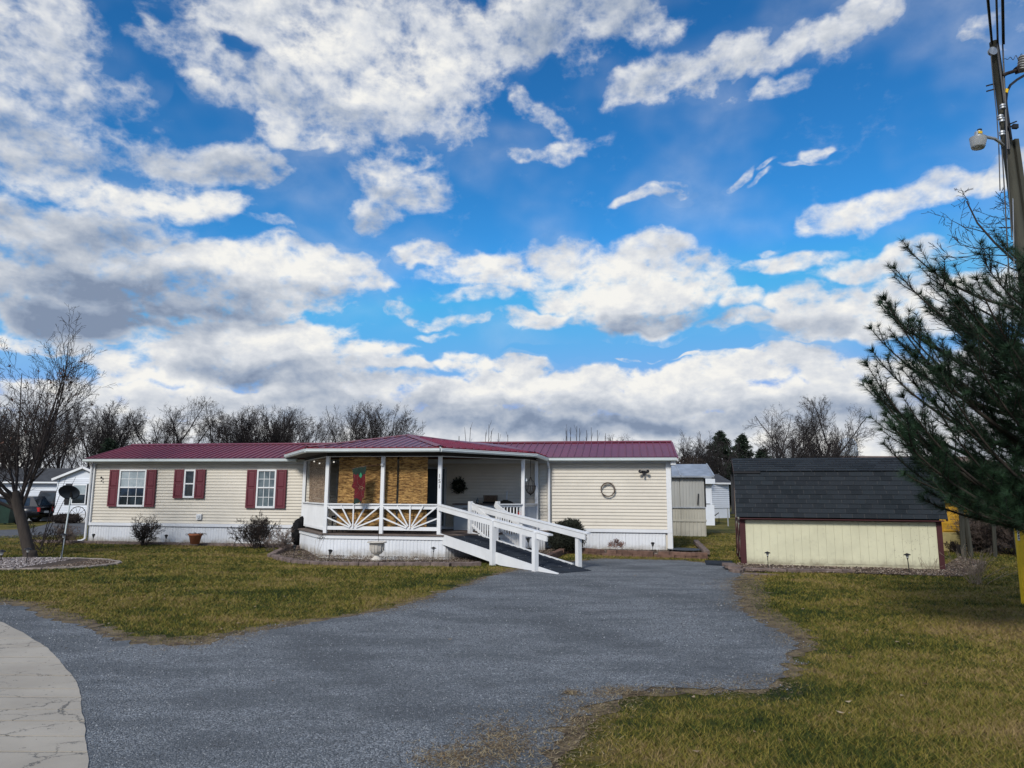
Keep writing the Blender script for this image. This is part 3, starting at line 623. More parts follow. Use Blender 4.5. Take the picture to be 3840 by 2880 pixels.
# bed in front of the shed
ps = [G(2762, 2150), G(2785, 2141), G(2840, 2143), G(2950, 2147), G(3080, 2147), G(3200, 2150)]
b4 = [G(2770, 2140), G(2800, 2146), G(2950, 2148), G(3200, 2152), G(3400, 2160), G(3600, 2165), G(3680, 2150), G(3700, 2110), G(3600, 2090), spt(4.5, .3), spt(-.1, .3)]
bed('planting_bed', b4, .02, zf=noz); chips(b4, 4200, .025, .035, M_chips, 'stone_chips', 4)
edging('row of brown blocks along the foot of the yellow shed', ps, .26, .16, .10, M_block, 4, zf=noz)
edging('lower course of blocks at the left corner of the yellow shed', [G(2785, 2152), G(2845, 2156), G(2920, 2158)], .24, .12, .05, M_block, 5, zf=noz)
st_ = thing('stone_step', 'small stack of flat stones at the left front corner of the shed', 'stone step', ID, tuple(G(2765, 2145)))
for k, (dx, dy, z, a) in enumerate([(-.03, .0, .0, .1), (-.0, .12, .06, -.1), (.0, .42, .05, .15), (.03, .72, .06, 0)]):
    MB(Matrix.Translation(G(2765, 2145)) @ Matrix.Translation((dx, dy, z)) @ Matrix.Rotation(a - .25, 4, 'Z')).prism([(-.16, -.12), (.13, -.13), (.16, .1), (.02, .15), (-.15, .12)], 0, .065).build('stone', M_block, st_)
# ring round the tree on the left
rc = G(60, 2116); ring = []
for k in range(26):
    a = k / 26 * 6.283; ring.append(Vector((rc.x + 2.35 * math.cos(a) * (1 if math.cos(a) > 0 else 1.2), rc.y + 1.35 * math.sin(a), 0)))
ring = [p for p in ring]; 
bed('tree_ring_bed', ring, .03, zf=noz); chips([p for p in ring if p.x < rc.x + 1.25], 5200, .035, .04, M_rstones, 'white_stones', 6); chips([p for p in ring if p.x > rc.x + 1.0], 900, .035, .03, M_chips, 'bark_chips', 7)
edging('oval ring of flat pale blocks round the leaning tree', ring + [ring[0]], .38, .13, .045, mat('pale_flat_block', (.26, .22, .19), .95, .3, 6, .6, 60), 6, zf=noz, sink=.0, jit=.03)

# ---- blades of the lawn, thinning with distance from where one stands; loose stones of the drive
HQ = [(HF @ Vector(p))[:2] for p in ((-.1, 4.4, 0), (-.1, 0, 0), (19.9, 0, 0), (19.9, 4.4, 0))]
DQ = [(HF @ Vector(p))[:2] for p in ((8, 0, 0), (8.3, -.9, 0), (10.1, -3.25, 0), (13.5, -3.25, 0), (17, -7, 0), (17.9, -6, 0), (16, -1.5, 0), (16, 0, 0))]
SQ = [(SF @ Vector(p))[:2] for p in ((0, 0, 0), (4.53, 0, 0), (4.53, 2.44, 0), (0, 2.44, 0))]
def polar(n, r0, r1, half, dens_r, rng, cy=0.0):
    # radial density falls as 1/r^2 beyond dens_r
    t = rng.random(n); A = (dens_r ** 2 - r0 ** 2) / 2; B = dens_r ** 2 * math.log(r1 / dens_r); s = t * (A + B)
    r = np.where(s < A, np.sqrt(r0 ** 2 + 2 * s), dens_r * np.exp((s - A) / dens_r ** 2))
    a = rng.uniform(-half, half, n); return r * np.sin(a), r * np.cos(a), r
rng = np.random.default_rng(8)
N = 900000
x, y, r = polar(N, 3.6, 34, R(45), 7.0, rng)
warp = .10 * np.sin(x * 5.1 + y * 3.3) + .08 * np.sin(x * 11.7 - y * 9.1) + rng.normal(0, .05, N)
out = ~pip(GPR, x + warp, y + warp * .8)
ed = np.full(N, 9.0); sel = np.where(out)[0]; ed[sel] = edgedist([tuple(p[:2]) for p in GP], x[sel], y[sel])
keep = out & (rng.random(N) < np.clip(.12 + ed * 1.6, 0, 1) )
for P in (HQ, DQ, SQ, b1, b2, b3, b4, ring, CPR): keep &= ~pip([tuple(p[:2]) for p in P], x, y)
x, y, r, ed = x[keep], y[keep], r[keep], ed[keep]; m = len(x)
z = np.array([dip(a, b) for a, b in zip(x, y)])
tall = .8 + .5 * np.sin(x * 1.9 + 1.3 * np.sin(y * 1.4)) * np.sin(y * 2.3)
h = rng.uniform(.012, .042, m) * (.7 + .5 * tall) * np.clip(.45 + ed, .5, 1.1)
wd = .0028 * np.clip(r / 7, 1, 3.2) * rng.uniform(.7, 1.4, m); a = rng.uniform(0, 6.283, m); ln = rng.uniform(.4, 1.9, m) * h; la = rng.uniform(0, 6.283, m)
dx, dy = np.cos(a) * wd, np.sin(a) * wd
V = np.stack([np.stack([x - dx, y - dy, z], 1), np.stack([x + dx, y + dy, z], 1), np.stack([x + np.cos(la) * ln, y + np.sin(la) * ln, z + h], 1)], 1).reshape(-1, 3)
npmesh('lawn_grass', V, np.arange(m * 3).reshape(-1, 3), M_blade, None, np.repeat(rng.random(m), 3), 'stuff')['label'] = 'short winter lawn, olive green with straw and brown patches'
# stones
N = 150000
x, y, r = polar(N, 3.6, 17, R(43), 6.0, rng)
k = pip(rough_poly(GP, .15, .16, 12), x, y) & ~pip(CPR, x - .02, y); x, y, r = x[k], y[k], r[k]; m = len(x)
s = rng.uniform(.003, .0078, m) * np.clip(r / 7, 1, 1.5) * np.where(rng.random(m) < .01, 1.7, 1)
base = np.array([(1, .1, 0), (-.5, .87, 0), (-.5, -.87, .1), (.1, 0, 1)], float)
V = base[None] * s[:, None, None] * rng.uniform(.6, 1.3, (m, 4, 3)); V[..., 2] *= .8; V[:, :, 0] += x[:, None]; V[:, :, 1] += y[:, None]; V[:, :, 2] += .010
f = np.array([(0, 1, 3), (1, 2, 3), (2, 0, 3)])
npmesh('loose_gravel', V.reshape(-1, 3), ((np.arange(m) * 4)[:, None, None] + f[None]).reshape(-1, 3), M_stones, None, np.repeat(rng.random(m) ** 1.3, 4), 'stuff')
# fallen leaves, dead thatch at the drive's edge
n = 420; x, y, r = polar(n, 5, 24, R(40), 12, rng); V = []; Fc = []; rr = []
for i in range(n):
    if pip(HQ, x[i:i+1], y[i:i+1])[0] or pip(DQ, x[i:i+1], y[i:i+1])[0] or pip(SQ, x[i:i+1], y[i:i+1])[0]: continue
    if pip(GPR, x[i:i+1], y[i:i+1])[0] and rng.random() < .9: continue
    s_ = rng.uniform(.015, .035); a_ = rng.random() * 6.28; c = len(V); zz = dip(x[i], y[i]) + .03
    for px_, py_, pz_ in ((-1, 0, .2), (0, -.55, 0), (1, 0, .4), (0, .6, .1)):
        V.append((x[i] + s_ * (px_ * math.cos(a_) - py_ * math.sin(a_)), y[i] + s_ * (px_ * math.sin(a_) + py_ * math.cos(a_)), zz + s_ * pz_))
    Fc += [(c, c + 1, c + 2), (c, c + 2, c + 3)]; q = rng.random(); rr += [q] * 4
M_fleaf = rnd_mat('fallen_leaf', [(0, (.05, .028, .015)), (.6, (.14, .08, .04)), (1, (.38, .30, .20))])
npmesh('fallen_leaves', V, Fc, M_fleaf, None, rr, 'stuff')
n = 26000; V = []; E_ = np.array([tuple(p[:2]) for p in GP[8:-4]]); L_ = np.linalg.norm(np.diff(E_, axis=0), axis=1)
wsel = L_ / L_.sum(); i = rng.choice(len(L_), n, p=wsel); t_ = rng.random(n)[:, None]; q = E_[i] * (1 - t_) + E_[i + 1] * t_
cl = np.sin(q[:, 0] * 3.1 + 1) + np.sin(q[:, 1] * 2.3) ; q = q + rng.normal(0, .12, (n, 2)) * (1 + .5 * cl[:, None]); kk = (cl + rng.normal(0, .7, n) > -.2) & ~pip([tuple(p[:2]) for p in b3], q[:, 0], q[:, 1]) & ~pip(DQ, q[:, 0], q[:, 1]); q = q[kk]
pt = np.array([tuple(G(2150 + rng.normal(0, 50), 2700 + rng.normal(0, 60))[:2]) for _ in range(500)] + [tuple(G(1880 + rng.normal(0, 70), 2790 + rng.normal(0, 50))[:2]) for _ in range(1500)] + [tuple(G(1700 + rng.normal(0, 80), 2850 + rng.normal(0, 30))[:2]) for _ in range(1000)]+ [tuple(G(2320 + rng.normal(0, 60), 2600 + rng.normal(0, 12))[:2]) for _ in range(700)] + [tuple(G(2140 + rng.normal(0, 14), 2603 + rng.normal(0, 5))[:2]) for _ in range(200)])
q = np.concatenate([q, pt]); m = len(q); a = rng.uniform(0, 6.28, m); l = rng.uniform(.02, .07, m); wd = .003
d = np.stack([np.cos(a), np.sin(a)], 1); nn = np.stack([-d[:, 1], d[:, 0]], 1) * wd
V = np.stack([np.c_[q - nn, np.full(m, .014)], np.c_[q + nn, np.full(m, .014)], np.c_[q + d * l[:, None], rng.uniform(.012, .03, m)]], 1).reshape(-1, 3)
M_thatch = rnd_mat('dead_thatch', [(0, (.07, .045, .025)), (.5, (.20, .14, .08)), (1, (.42, .34, .20))])
npmesh('dead_grass_thatch', V, np.arange(m * 3).reshape(-1, 3), M_thatch, None, np.repeat(rng.random(m), 3), 'stuff')
# ------------------------------------------------------------------ the mobile home
LEN = 19.8; DEP = 4.27
home = thing('mobile_home', 'long cream mobile home with burgundy metal roof, burgundy shutters and white skirting', 'house', HF, (0, 0, 0))
def hb(): return MB(HF)
hb().box((.03, .05, .05), (LEN - .03, DEP, 2.78)).build('wall', M_cream, home)
g = hb()
for uu in (.03, LEN - .03): g.raw([(uu, .04, 2.78), (uu, DEP, 2.78), (uu, DEP / 2, 3.44)], [(0, 1, 2)])
g.build('gable', M_cream, home)
def lap(u0, u1, pitch):                                  # one course of dutch lap vinyl, 2 m steep joints left square
    m = hb(); p = [(0, .0), (-.017, .001), (-.019, .008), (-.010, pitch * .55), (-.004, pitch * .66), (-.001, pitch)]
    vs = [(u, y + .045, z) for u in (u0, u1) for y, z in p]; n = len(p)
    return m.raw(vs, [(i, i + 1, n + i + 1, n + i)[::-1] for i in range(n - 1)] + [tuple(range(n)), tuple(range(2 * n - 1, n - 1, -1))])
Z0 = .665; PIT = .1005
for u0, u1 in ((.07, 7.98), (7.985, 15.97), (16.13, LEN - .14)):
    first = None
    for k in range(20):
        if first is None: first = lap(u0, u1, PIT).build('siding_board', M_cream, home); first.location = (0, 0, Z0)
        else: rep(first, home, (0, 0, k * PIT))
hb().box((.0, -.02, 2.675), (LEN, .03, 2.79)).build('frieze_board', M_white, home)
for a_, b_ in ((0, 4), (4, 8), (8, 12), (12, 16), (16, LEN)): hb().box((a_ + .003, -.035, .565), (b_ - .003, .03, .662)).build('skirt_trim', M_whitev, home)
sk = hb()
for k in range(4):                                       # one ribbed skirting panel, 0.4 m
    x = k * .1; sk.raw([(x, .02, .02), (x + .035, .02, .02), (x + .045, .012, .02), (x + .09, .012, .02), (x + .1, .02, .02), (x, .02, .57), (x + .035, .02, .57), (x + .045, .012, .57), (x + .09, .012, .57), (x + .1, .02, .57)], [(i, i + 1, i + 6, i + 5) for i in range(4)])
s0 = sk.build('skirt_panel', M_whitev, home)
for k in range(1, 49):
    if .4 * k + .4 < LEN: rep(s0, home, (.4 * k + .003 * (k % 3), 0, 0))
for a_, b_ in ((0, .075), (LEN - .14, LEN + .01)): hb().box((a_, -.03, .0 if b_ > 1 else .6), (b_, .05, 2.70)).build('corner_post', M_white, home)
hb().box((LEN - .005, .05, .05), (LEN + .03, DEP, 2.7)).build('end_wall', M_cream, home)
# roof: ribbed metal panels
EY, EZ, RY, RZ = -.26, 2.84, 2.13, 3.485
rd = Vector((0, RY - EY, RZ - EZ)).normalized(); rn = Vector((0, -rd.z, rd.y)); RL = (Vector((0, RY, RZ)) - Vector((0, EY, EZ))).length
def roofpanel(w_, name, base, back=False):
    m = hb(); prof = []
    k = 0; x = 0
    while x < w_ - .01: prof += [(x, .0), (x + .012, .028), (x + .030, .028), (x + .045, 0), (x + .13, .0)]; x += .2295
    prof.append((w_, 0)); prof = [(min(a, w_), b) for a, b in prof]
    o = Vector(base); vs = [o + Vector((a, 0, 0)) + rn * b + rd * s for s in (0, RL) for a, b in prof]; n = len(prof)
    m.raw(vs, [(i, i + 1, n + i + 1, n + i) for i in range(n - 1)]); m.raw([o + rd * 0 - rn * .02, o + Vector((w_, 0, 0)) - rn * .02, o + Vector((w_, 0, 0)), o], [(0, 1, 2, 3)])
    return m.build(name, M_roof, home)
p0 = roofpanel(.918, 'roof_panel', (-.16, EY, EZ))
for k in range(1, 22):
    if -.16 + .918 * (k + 1) < LEN + .3: rep(p0, home, (.918 * k, 0, 0))
hb().raw([(-.16, RY, RZ), (LEN + .17, RY, RZ), (LEN + .17, DEP + .25, 2.84), (-.16, DEP + .25, 2.84)], [(0, 1, 2, 3)]).build('rear_roof', M_roof, home)
hb().raw([(-.18, RY - .16, RZ - .02), (LEN + .2, RY - .16, RZ - .02), (LEN + .2, RY, RZ + .045), (-.18, RY, RZ + .045), (LEN + .2, RY + .16, RZ - .02), (-.18, RY + .16, RZ - .02)], [(0, 1, 2, 3), (3, 2, 4, 5)]).build('ridge_cap', M_roofcap, home)
for uu in (-.165, LEN + .155): hb().raw([(uu, EY, EZ - .09), (uu, RY, RZ - .09), (uu, RY, RZ + .03), (uu, EY, EZ + .03), (uu + .025, EY, EZ - .09), (uu + .025, RY, RZ - .09), (uu + .025, RY, RZ + .03), (uu + .025, EY, EZ + .03)], [(0, 1, 2, 3), (7, 6, 5, 4), (3, 2, 6, 7), (0, 4, 5, 1)]).build('rake_trim', M_roofcap, home)
hb().box((-.14, -.22, 2.775), (LEN + .14, 0.02, 2.80)).build('soffit', M_white, home)
def gutter(F, a, b, parent, top=None, name='gutter'):
    a = Vector(a); b = Vector(b); d = (b - a).normalized(); o = d.cross(Vector((0, 0, 1))); m = MB(F)
    prof = [(0, -.0), (.085, 0), (.095, -.012), (.085, -.028), (.088, -.06), (.062, -.095), (.0, -.10)]
    vs = [p + o * x + Vector((0, 0, z)) for p in (a, b) for x, z in prof]; n = len(prof)
    m.raw(vs, [(i, i + 1, n + i + 1, n + i)[::-1] for i in range(n - 1)] + [tuple(range(n)), tuple(range(2 * n - 1, n - 1, -1))])
    return m.build(name, M_gutter, parent)
gutter(HF, (-.2, -.235, 2.83), (7.7, -.235, 2.83), home)
gutter(HF, (15.95, -.235, 2.83), (LEN + .18, -.235, 2.83), home)
hb().box((-.16, -.27, 2.835), (LEN + .16, -.245, 2.865)).build('drip_edge', mat('dark_drip_edge', (.045, .012, .025), .5), home)
hb().box((LEN + .0, -.2, 2.62), (LEN + .15, .35, 2.76)).build('eave_return', M_white, home)
dsp = hb().tube([(.0, -.20, 2.76), (-.03, -.12, 2.66), (-.02, -.07, 2.55), (-.02, -.07, .12), (-.07, -.16, .05), (-.16, -.24, .04)], .04, 8).build('downspout', M_white, home)
hb().tube([(16.02, -.22, 2.74), (16.04, -.17, 2.62), (16.05, -.07, 2.5), (16.05, -.07, .35)], .042, 8).build('downspout', M_white, home)

def sash_window(u0, u1, z0, z1, rail, cols, rows, top_m, bot_m, low_rows=None):
    f = hb(); y0, y1 = -.035, .03; t = .055
    f.box((u0, y0, z0), (u0 + t, y1, z1)); f.box((u1 - t, y0, z0), (u1, y1, z1)); f.box((u0 + t, y0, z1 - t), (u1 - t, y1, z1)); f.box((u0 + t, y0 - .01, z0), (u1 - t, y1, z0 + t + .01))
    wnd = f.build('window', M_white, home)
    hb().box((u0 + t, -.022, rail - .022), (u1 - t, .02, rail + .022)).build('sash_rail', M_white, wnd)
    for (a, b, mt, yo) in ((rail + .022, z1 - t, top_m, .002), (z0 + t + .01, rail - .022, bot_m, .010)):
        hb().box((u0 + t, yo, a), (u1 - t, .018, b)).build('glass_pane', mt, wnd)
        if cols > 1:
            mu = hb()
            for i in range(1, cols): x = u0 + t + (u1 - u0 - 2 * t) * i / cols; mu.box((x - .009, yo - .008, a), (x + .009, yo - .001, b))
            for j in range(1, rows): z = a + (b - a) * j / rows; mu.box((u0 + t, yo - .010, z - .009), (u1 - t, yo - .0015, z + .009))
            mu.build('glazing_bar', M_white, wnd)
    return wnd
def shutter(u0, u1, z0, z1):
    m = hb(); y0 = -.045; t = .055; m.box((u0, -.025, z0), (u1, .02, z1))
    mid = z0 + (z1 - z0) * .52
    for a, b in ((u0, u0 + t), (u1 - t, u1)): m.box((a, y0, z0), (b, -.024, z1))
    for a, b in ((z0, z0 + t), (z1 - t, z1), (mid - .03, mid + .03)): m.box((u0 + t, y0 + .001, a), (u1 - t, -.024, b))
    for a, b in ((z0 + t, mid - .03), (mid + .03, z1 - t)):
        k = .028; x0, x1, c0, c1 = u0 + t + .006, u1 - t - .006, a + .006, b - .006
        m.raw([(x0, -.026, c0), (x1, -.026, c0), (x1, -.026, c1), (x0, -.026, c1), (x0 + k, y0 + .003, c0 + k), (x1 - k, y0 + .003, c0 + k), (x1 - k, y0 + .003, c1 - k), (x0 + k, y0 + .003, c1 - k)], [(4, 5, 6, 7), (0, 1, 5, 4), (1, 2, 6, 5), (2, 3, 7, 6), (3, 0, 4, 7)])
    return m.build('shutter', M_shut, home)
sash_window(1.05, 2.08, 1.21, 2.48, 1.87, 3, 2, M_gpale, M_gdark)
shutter(.68, 1.04, 1.21, 2.475); shutter(2.09, 2.45, 1.21, 2.475)
sash_window(3.51, 3.92, 1.52, 2.48, 2.0, 1, 1, M_gdark, M_gdark)
shutter(3.14, 3.50, 1.51, 2.485); shutter(3.93, 4.28, 1.51, 2.485)
sash_window(6.18, 6.87, 1.20, 2.48, 1.88, 3, 2, M_gmid, M_gmid)
shutter(5.82, 6.17, 1.20, 2.475); shutter(6.88, 7.23, 1.20, 2.475)
v_ = hb().box((4.06, -.03, .80), (4.24, .02, .98)).build('dryer_vent', M_white, home); hb().box((4.11, -.055, .85), (4.20, -.031, .94)).build('vent_flap', M_offwhite, v_)
# wall seen under the porch: a small window at the left, the storm door, its trim
sash_window(9.0, 9.62, 1.45, 2.42, 1.95, 1, 1, M_gmid, M_gdark)
dr = hb().box((11.95, -.03, .64), (12.72, .02, 2.56)).build('door_frame', M_offwhite, home)
hb().box((12.0, -.045, .70), (12.66, -.031, 2.50)).build('storm_door', M_storm, dr)
hb().box((12.06, -.052, .74), (12.6, -.046, .95)).build('kick_panel', M_offwhite, dr)
hb().bar((12.05, -.07, 1.55), (12.05, -.07, 1.68), .02, .02).build('handle', M_grey, dr)
hb().tube([(.5 + 0, 0, 0), (.51, 0, 0)], .01).v  # no-op shape kept local

# ------------------------------------------------------------------ the porch: deck, skirting, posts, rails and its own hipped roof
ZD = .60
c0, c1, c2, c3, c4_ = (8.05, -.05), (8.25, -.95), (9.93, -3.22), (13.55, -3.22), (16.0, -.75)
c5 = (16.0, -.05)
porch = thing('porch', 'white porch with sunburst railings, ribbed skirting and burgundy hipped roof on the cream home', 'porch', HF, (12, -1.6, 0))
def zg(q): p = HF @ Vector((q[0], q[1], 0)); return dip(p.x, p.y)
deck = [c0, c1, c2, c3, c4_, c5]
# deck boards run along the house, cut to the outline
def clipx(poly, y0, y1):
    P = clip_half(clip_half(poly, 0, 1, y0, True), 0, 1, y1, False); return P
yy = -3.30; k = 0
over = [(8.0, -.04), (8.18, -.98), (9.90, -3.29), (13.6, -3.29), (16.06, -.78), (16.06, -.04)]
while yy < -.05:
    P = clipx(over, yy + .004, min(yy + .139, -.04))
    if len(P) > 2: MB(HF).prism(P, ZD - .035, ZD - .002 * (k % 3)).build('deck_board', M_wood, porch)
    yy += .14; k += 1
MB(HF).prism([(8.1, -.06), (8.3, -.97), (9.95, -3.15), (13.5, -3.15), (15.9, -.75), (15.9, -.06)], .3, ZD - .04).build('deck_frame', M_porchshade, porch)
def skirt_run(a, b, zt=ZD - .02, tag='skirt_panel', z0=None):
    a = Vector((*a, 0)); b = Vector((*b, 0)); d = (b - a); L = d.length; d.normalize(); o = Vector((d.y, -d.x, 0)); n = max(1, round(L / .4)); wl = L / n
    for i in range(n):
        m = MB(HF); pr = []
        for k in range(4): x = wl * (i + k / 4); w4 = wl / 4; pr += [(x, 0), (x + w4 * .35, 0), (x + w4 * .45, .008), (x + w4 * .9, .008)]
        pr.append((wl * (i + 1) - .002, 0)); zb = [zg(a + d * x) - .02 if z0 is None else z0 for x, _ in pr]
        vs = [a + d * x + o * y + Vector((0, 0, zb[j])) for j, (x, y) in enumerate(pr)] + [a + d * x + o * y + Vector((0, 0, zt - .1)) for x, y in pr]; q = len(pr)
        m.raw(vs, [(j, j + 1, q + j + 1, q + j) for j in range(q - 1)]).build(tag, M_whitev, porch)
    m = MB(HF); m.bar(a + o * .012 + Vector((0, 0, zt - .06)), b + o * .012 + Vector((0, 0, zt - .06)), .045, .12); m.build('skirt_trim', M_white, porch)
for a, b in ((c1, c2), (c2, c3), (c3, c4_)): skirt_run(a, b)
skirt_run(c0, c1)
# posts
P1, P2, P3, P4 = (8.03, -.32), (10.0, -3.08), (11.64, -3.05), (13.30, -3.05)
dv = Vector((2.1, -2.05 * -1, 0)); 
P5 = (15.36, -1.02); P6 = (15.66, -.10)
def post(p, z0=ZD, z1=2.76, w_=.105, rot=0, parent=porch, name='post'):
    m = MB(HF @ Matrix.Translation((p[0], p[1], 0)) @ Matrix.Rotation(rot, 4, 'Z')); h_ = w_ / 2; b = .006
    m.prism([(-h_ + b, -h_), (h_ - b, -h_), (h_, -h_ + b), (h_, h_ - b), (h_ - b, h_), (-h_ + b, h_), (-h_, h_ - b), (-h_, -h_ + b)], z0, z1); return m.build(name, M_white, parent)
for p in (P1, P2, P3, P4, P5, P6): po = post(p)
# header, thin white line, ceiling with the shade in its colour, fascia and gutters
E0, E1, E2, E3, E4 = Vector((7.35, -.32, 2.955)), Vector((9.55, -3.55, 2.945)), Vector((13.42, -3.55, 2.945)), Vector((15.72, -1.0, 2.92)), Vector((15.98, -.32, 2.83))
ring_p = [P1, P2, P4, P5, P6]
for a, b in zip(ring_p[:-1], ring_p[1:]):
    MB(HF).bar((*a, 2.805), (*b, 2.805), .09, .09).build('header_beam', M_porchshade, porch)
    MB(HF).bar((*a, 2.752), (*b, 2.752), .095, .014).build('header_trim', M_white, porch)
MB(HF).prism([(7.4, .0), (7.4, -.33), (9.58, -3.52), (13.4, -3.52), (15.68, -.98), (15.95, -.3), (15.95, .0)], 2.852, 2.862).build('ceiling', M_porchshade, porch)
EE = [E0, E1, E2, E3, E4]
AP = Vector((11.55, -.45, 3.56)); 
for a, b in zip(EE[:-1], EE[1:]):
    gutter(HF, a, b, porch)
    MB(HF).bar(a - Vector((0, 0, .02)), b - Vector((0, 0, .02)), .03, .12).build('fascia', M_white, porch)
def roofface(a, b, apex):
    up = Vector((0, 0, .045)); a = a + up; b = b + up; d = (b - a); L = d.length; d.normalize(); s = (apex - a).dot(d); foot = a + d * s; hv = apex - foot
    n = d.cross(hv).normalized(); n = n if n.z > 0 else -n; m = MB(HF); out_ = -hv.normalized() * .07
    m.raw([a + out_, b + out_, apex], [(0, 1, 2)]); m.raw([a + out_, b + out_, b + out_ - n * .03, a + out_ - n * .03], [(0, 1, 2, 3)])
    x = .12
    while x < L - .05:
        t = x / s if x < s else (L - x) / (L - s); t = max(0, min(1, t)) if s > 0 else 0
        if s <= 0: t = (L - x) / (L - s)
        p = a + d * x + out_; q = a + d * x + hv * (t * .98); w0, w1, hh = d * .024, d * .010, n * .026
        m.raw([p - w0, p - w1 + hh, p + w1 + hh, p + w0, q - w0, q - w1 + hh, q + w1 + hh, q + w0], [(0, 1, 5, 4), (1, 2, 6, 5), (2, 3, 7, 6), (0, 3, 2, 1)]); x += .2295
    return m.build('roof_panel', M_roof, porch)
for a, b in zip(EE[:-1], EE[1:]): roofface(a, b, AP)
MB(HF).raw([AP, E0 + Vector((0, 0, .045)), Vector((8.6, 1.6, 3.34)), Vector((11.55, 2.0, 3.56)), E4 + Vector((0, 0, .045)), Vector((14.6, 1.6, 3.34))], [(0, 3, 2, 1), (0, 4, 5, 3)]).build('roof_saddle', M_roof, porch)
for e in (E1, E2, E3):
    a = e + Vector((0, 0, .055)); d = (AP + Vector((0, 0, .012)) - a).normalized(); sd_ = d.cross(Vector((0, 0, 1))).normalized() * .13; u_ = Vector((0, 0, .03))
    q = AP + Vector((0, 0, .012)); MB(HF).raw([a - sd_, a + u_, a + sd_, q - sd_ * .9, q + u_, q + sd_ * .9], [(0, 1, 4, 3), (1, 2, 5, 4)]).build('hip_cap', M_roofcap, porch)
MB(HF).raw([(11.42, -.45, 3.57), (11.68, -.45, 3.57), (11.68, 2.1, 3.57), (11.42, 2.1, 3.57), (11.55, -.45, 3.61), (11.55, 2.1, 3.61)], [(0, 4, 5, 3), (4, 1, 2, 5)]).build('ridge_cap', M_roofcap, porch)
# sunburst rails
RT, RB = 1.42, .70
def sun_rail(a, b):
    a = Vector((a[0], a[1], 0)); b = Vector((b[0], b[1], 0)); d = (b - a).normalized(); a = a + d * .055; b = b - d * .055; L = (b - a).length
    P = lambda x, z, o=0: a + d * x + Vector((0, -o, z))
    MB(HF).bar(P(0, RT - .01), P(L, RT - .01), .12, .035).build('cap_rail', M_white, porch)
    MB(HF).bar(P(0, RT - .085), P(L, RT - .085), .036, .11).build('top_rail', M_white, porch)
    MB(HF).bar(P(0, RB + .045), P(L, RB + .045), .038, .10).build('bottom_rail', M_white, porch)
    for tx, tz in ((.0, RB + .33), (.0, RT - .06), (.26, RT - .045), (.5, RT - .04), (.74, RT - .045), (1., RT - .06), (1., RB + .33)):
        p = P(L * .5, RB + .03, .034); q = P(L * tx, tz, .034); u = (q - p).normalized(); p = p + u * (.10 if tx not in (.5,) else .02)
        MB(HF).bar(p, q, .038, .030 if tx == .5 else .034, up=(0, 1, 0)).build('spoke', M_white, porch)
sun_rail(P2, P3); sun_rail(P3, P4)
def bal_rail(a, b, gap, parent=porch, top=RT - .01, bot=RB - .02, w_=.034):
    a = Vector((a[0], a[1], 0)); b = Vector((b[0], b[1], 0)); d = (b - a).normalized(); a = a + d * .05; b = b - d * .05; L = (b - a).length; z = Vector((0, 0, 1))
    MB(HF).bar(a + z * top, b + z * top, .11, .035).build('cap_rail', M_white, parent)
    MB(HF).bar(a + z * (top - .05), b + z * (top - .05), .038, .06).build('top_rail', M_white, parent)
    MB(HF).bar(a + z * (bot + .02), b + z * (bot + .02), .038, .07).build('bottom_rail', M_white, parent)
    n = int(L / gap); first = None
    for i in range(n):
        q = a + d * (L * (i + .5) / n)
        if first is None: first = MB(HF).bar(q + z * (bot + .0), q + z * (top - .03), w_, w_).build('baluster', M_white, parent); q0 = q
        else: rep(first, parent, q - q0)
bal_rail(P1, P2, .082); bal_rail(P5, P6, .085)
# newels at the opening
pd = (Vector((*P5, 0)) - Vector((*P4, 0))).normalized()           # along the slanted side
pv = Vector((-pd.y, pd.x, 0)); pv = pv if pv.y < 0 else -pv         # outwards, the way the ramp goes
NA = Vector((*P4, 0)) + pd * 1.02; NB = NA + pd * .95
post(NA, ZD, 1.50, .11, math.atan2(pd.y, pd.x)); post(NB, ZD, 1.50, .11, math.atan2(pd.y, pd.x))
bal_rail(NB, P5, .11)

# house number on the corner post: 1 5 1
def text_obj(s, size, F, mt, parent, name, depth=.004):
    cu = bpy.data.curves.new('t', 'FONT'); cu.body = s; cu.size = size; cu.extrude = depth; cu.align_x = 'CENTER'
    o = bpy.data.objects.new('t', cu); C.objects.link(o); bpy.context.view_layer.update()
    me = bpy.data.meshes.new_from_object(o.evaluated_get(bpy.context.evaluated_depsgraph_get())); bpy.data.objects.remove(o)
    Mx = FM[parent.name].inverted() @ F; me.transform(Mx); me.materials.clear(); return link(name, me, mt, parent)
M_num = mat('dark_number', (.10, .10, .11), .5)
for i, ch in enumerate('151'):
    text_obj(ch, .155, HF @ Matrix.Translation((P4[0], P4[1] - .058, 2.155 - i * .145)) @ Matrix.Rotation(math.pi / 2, 4, 'X'), M_num, porch, 'house_number')

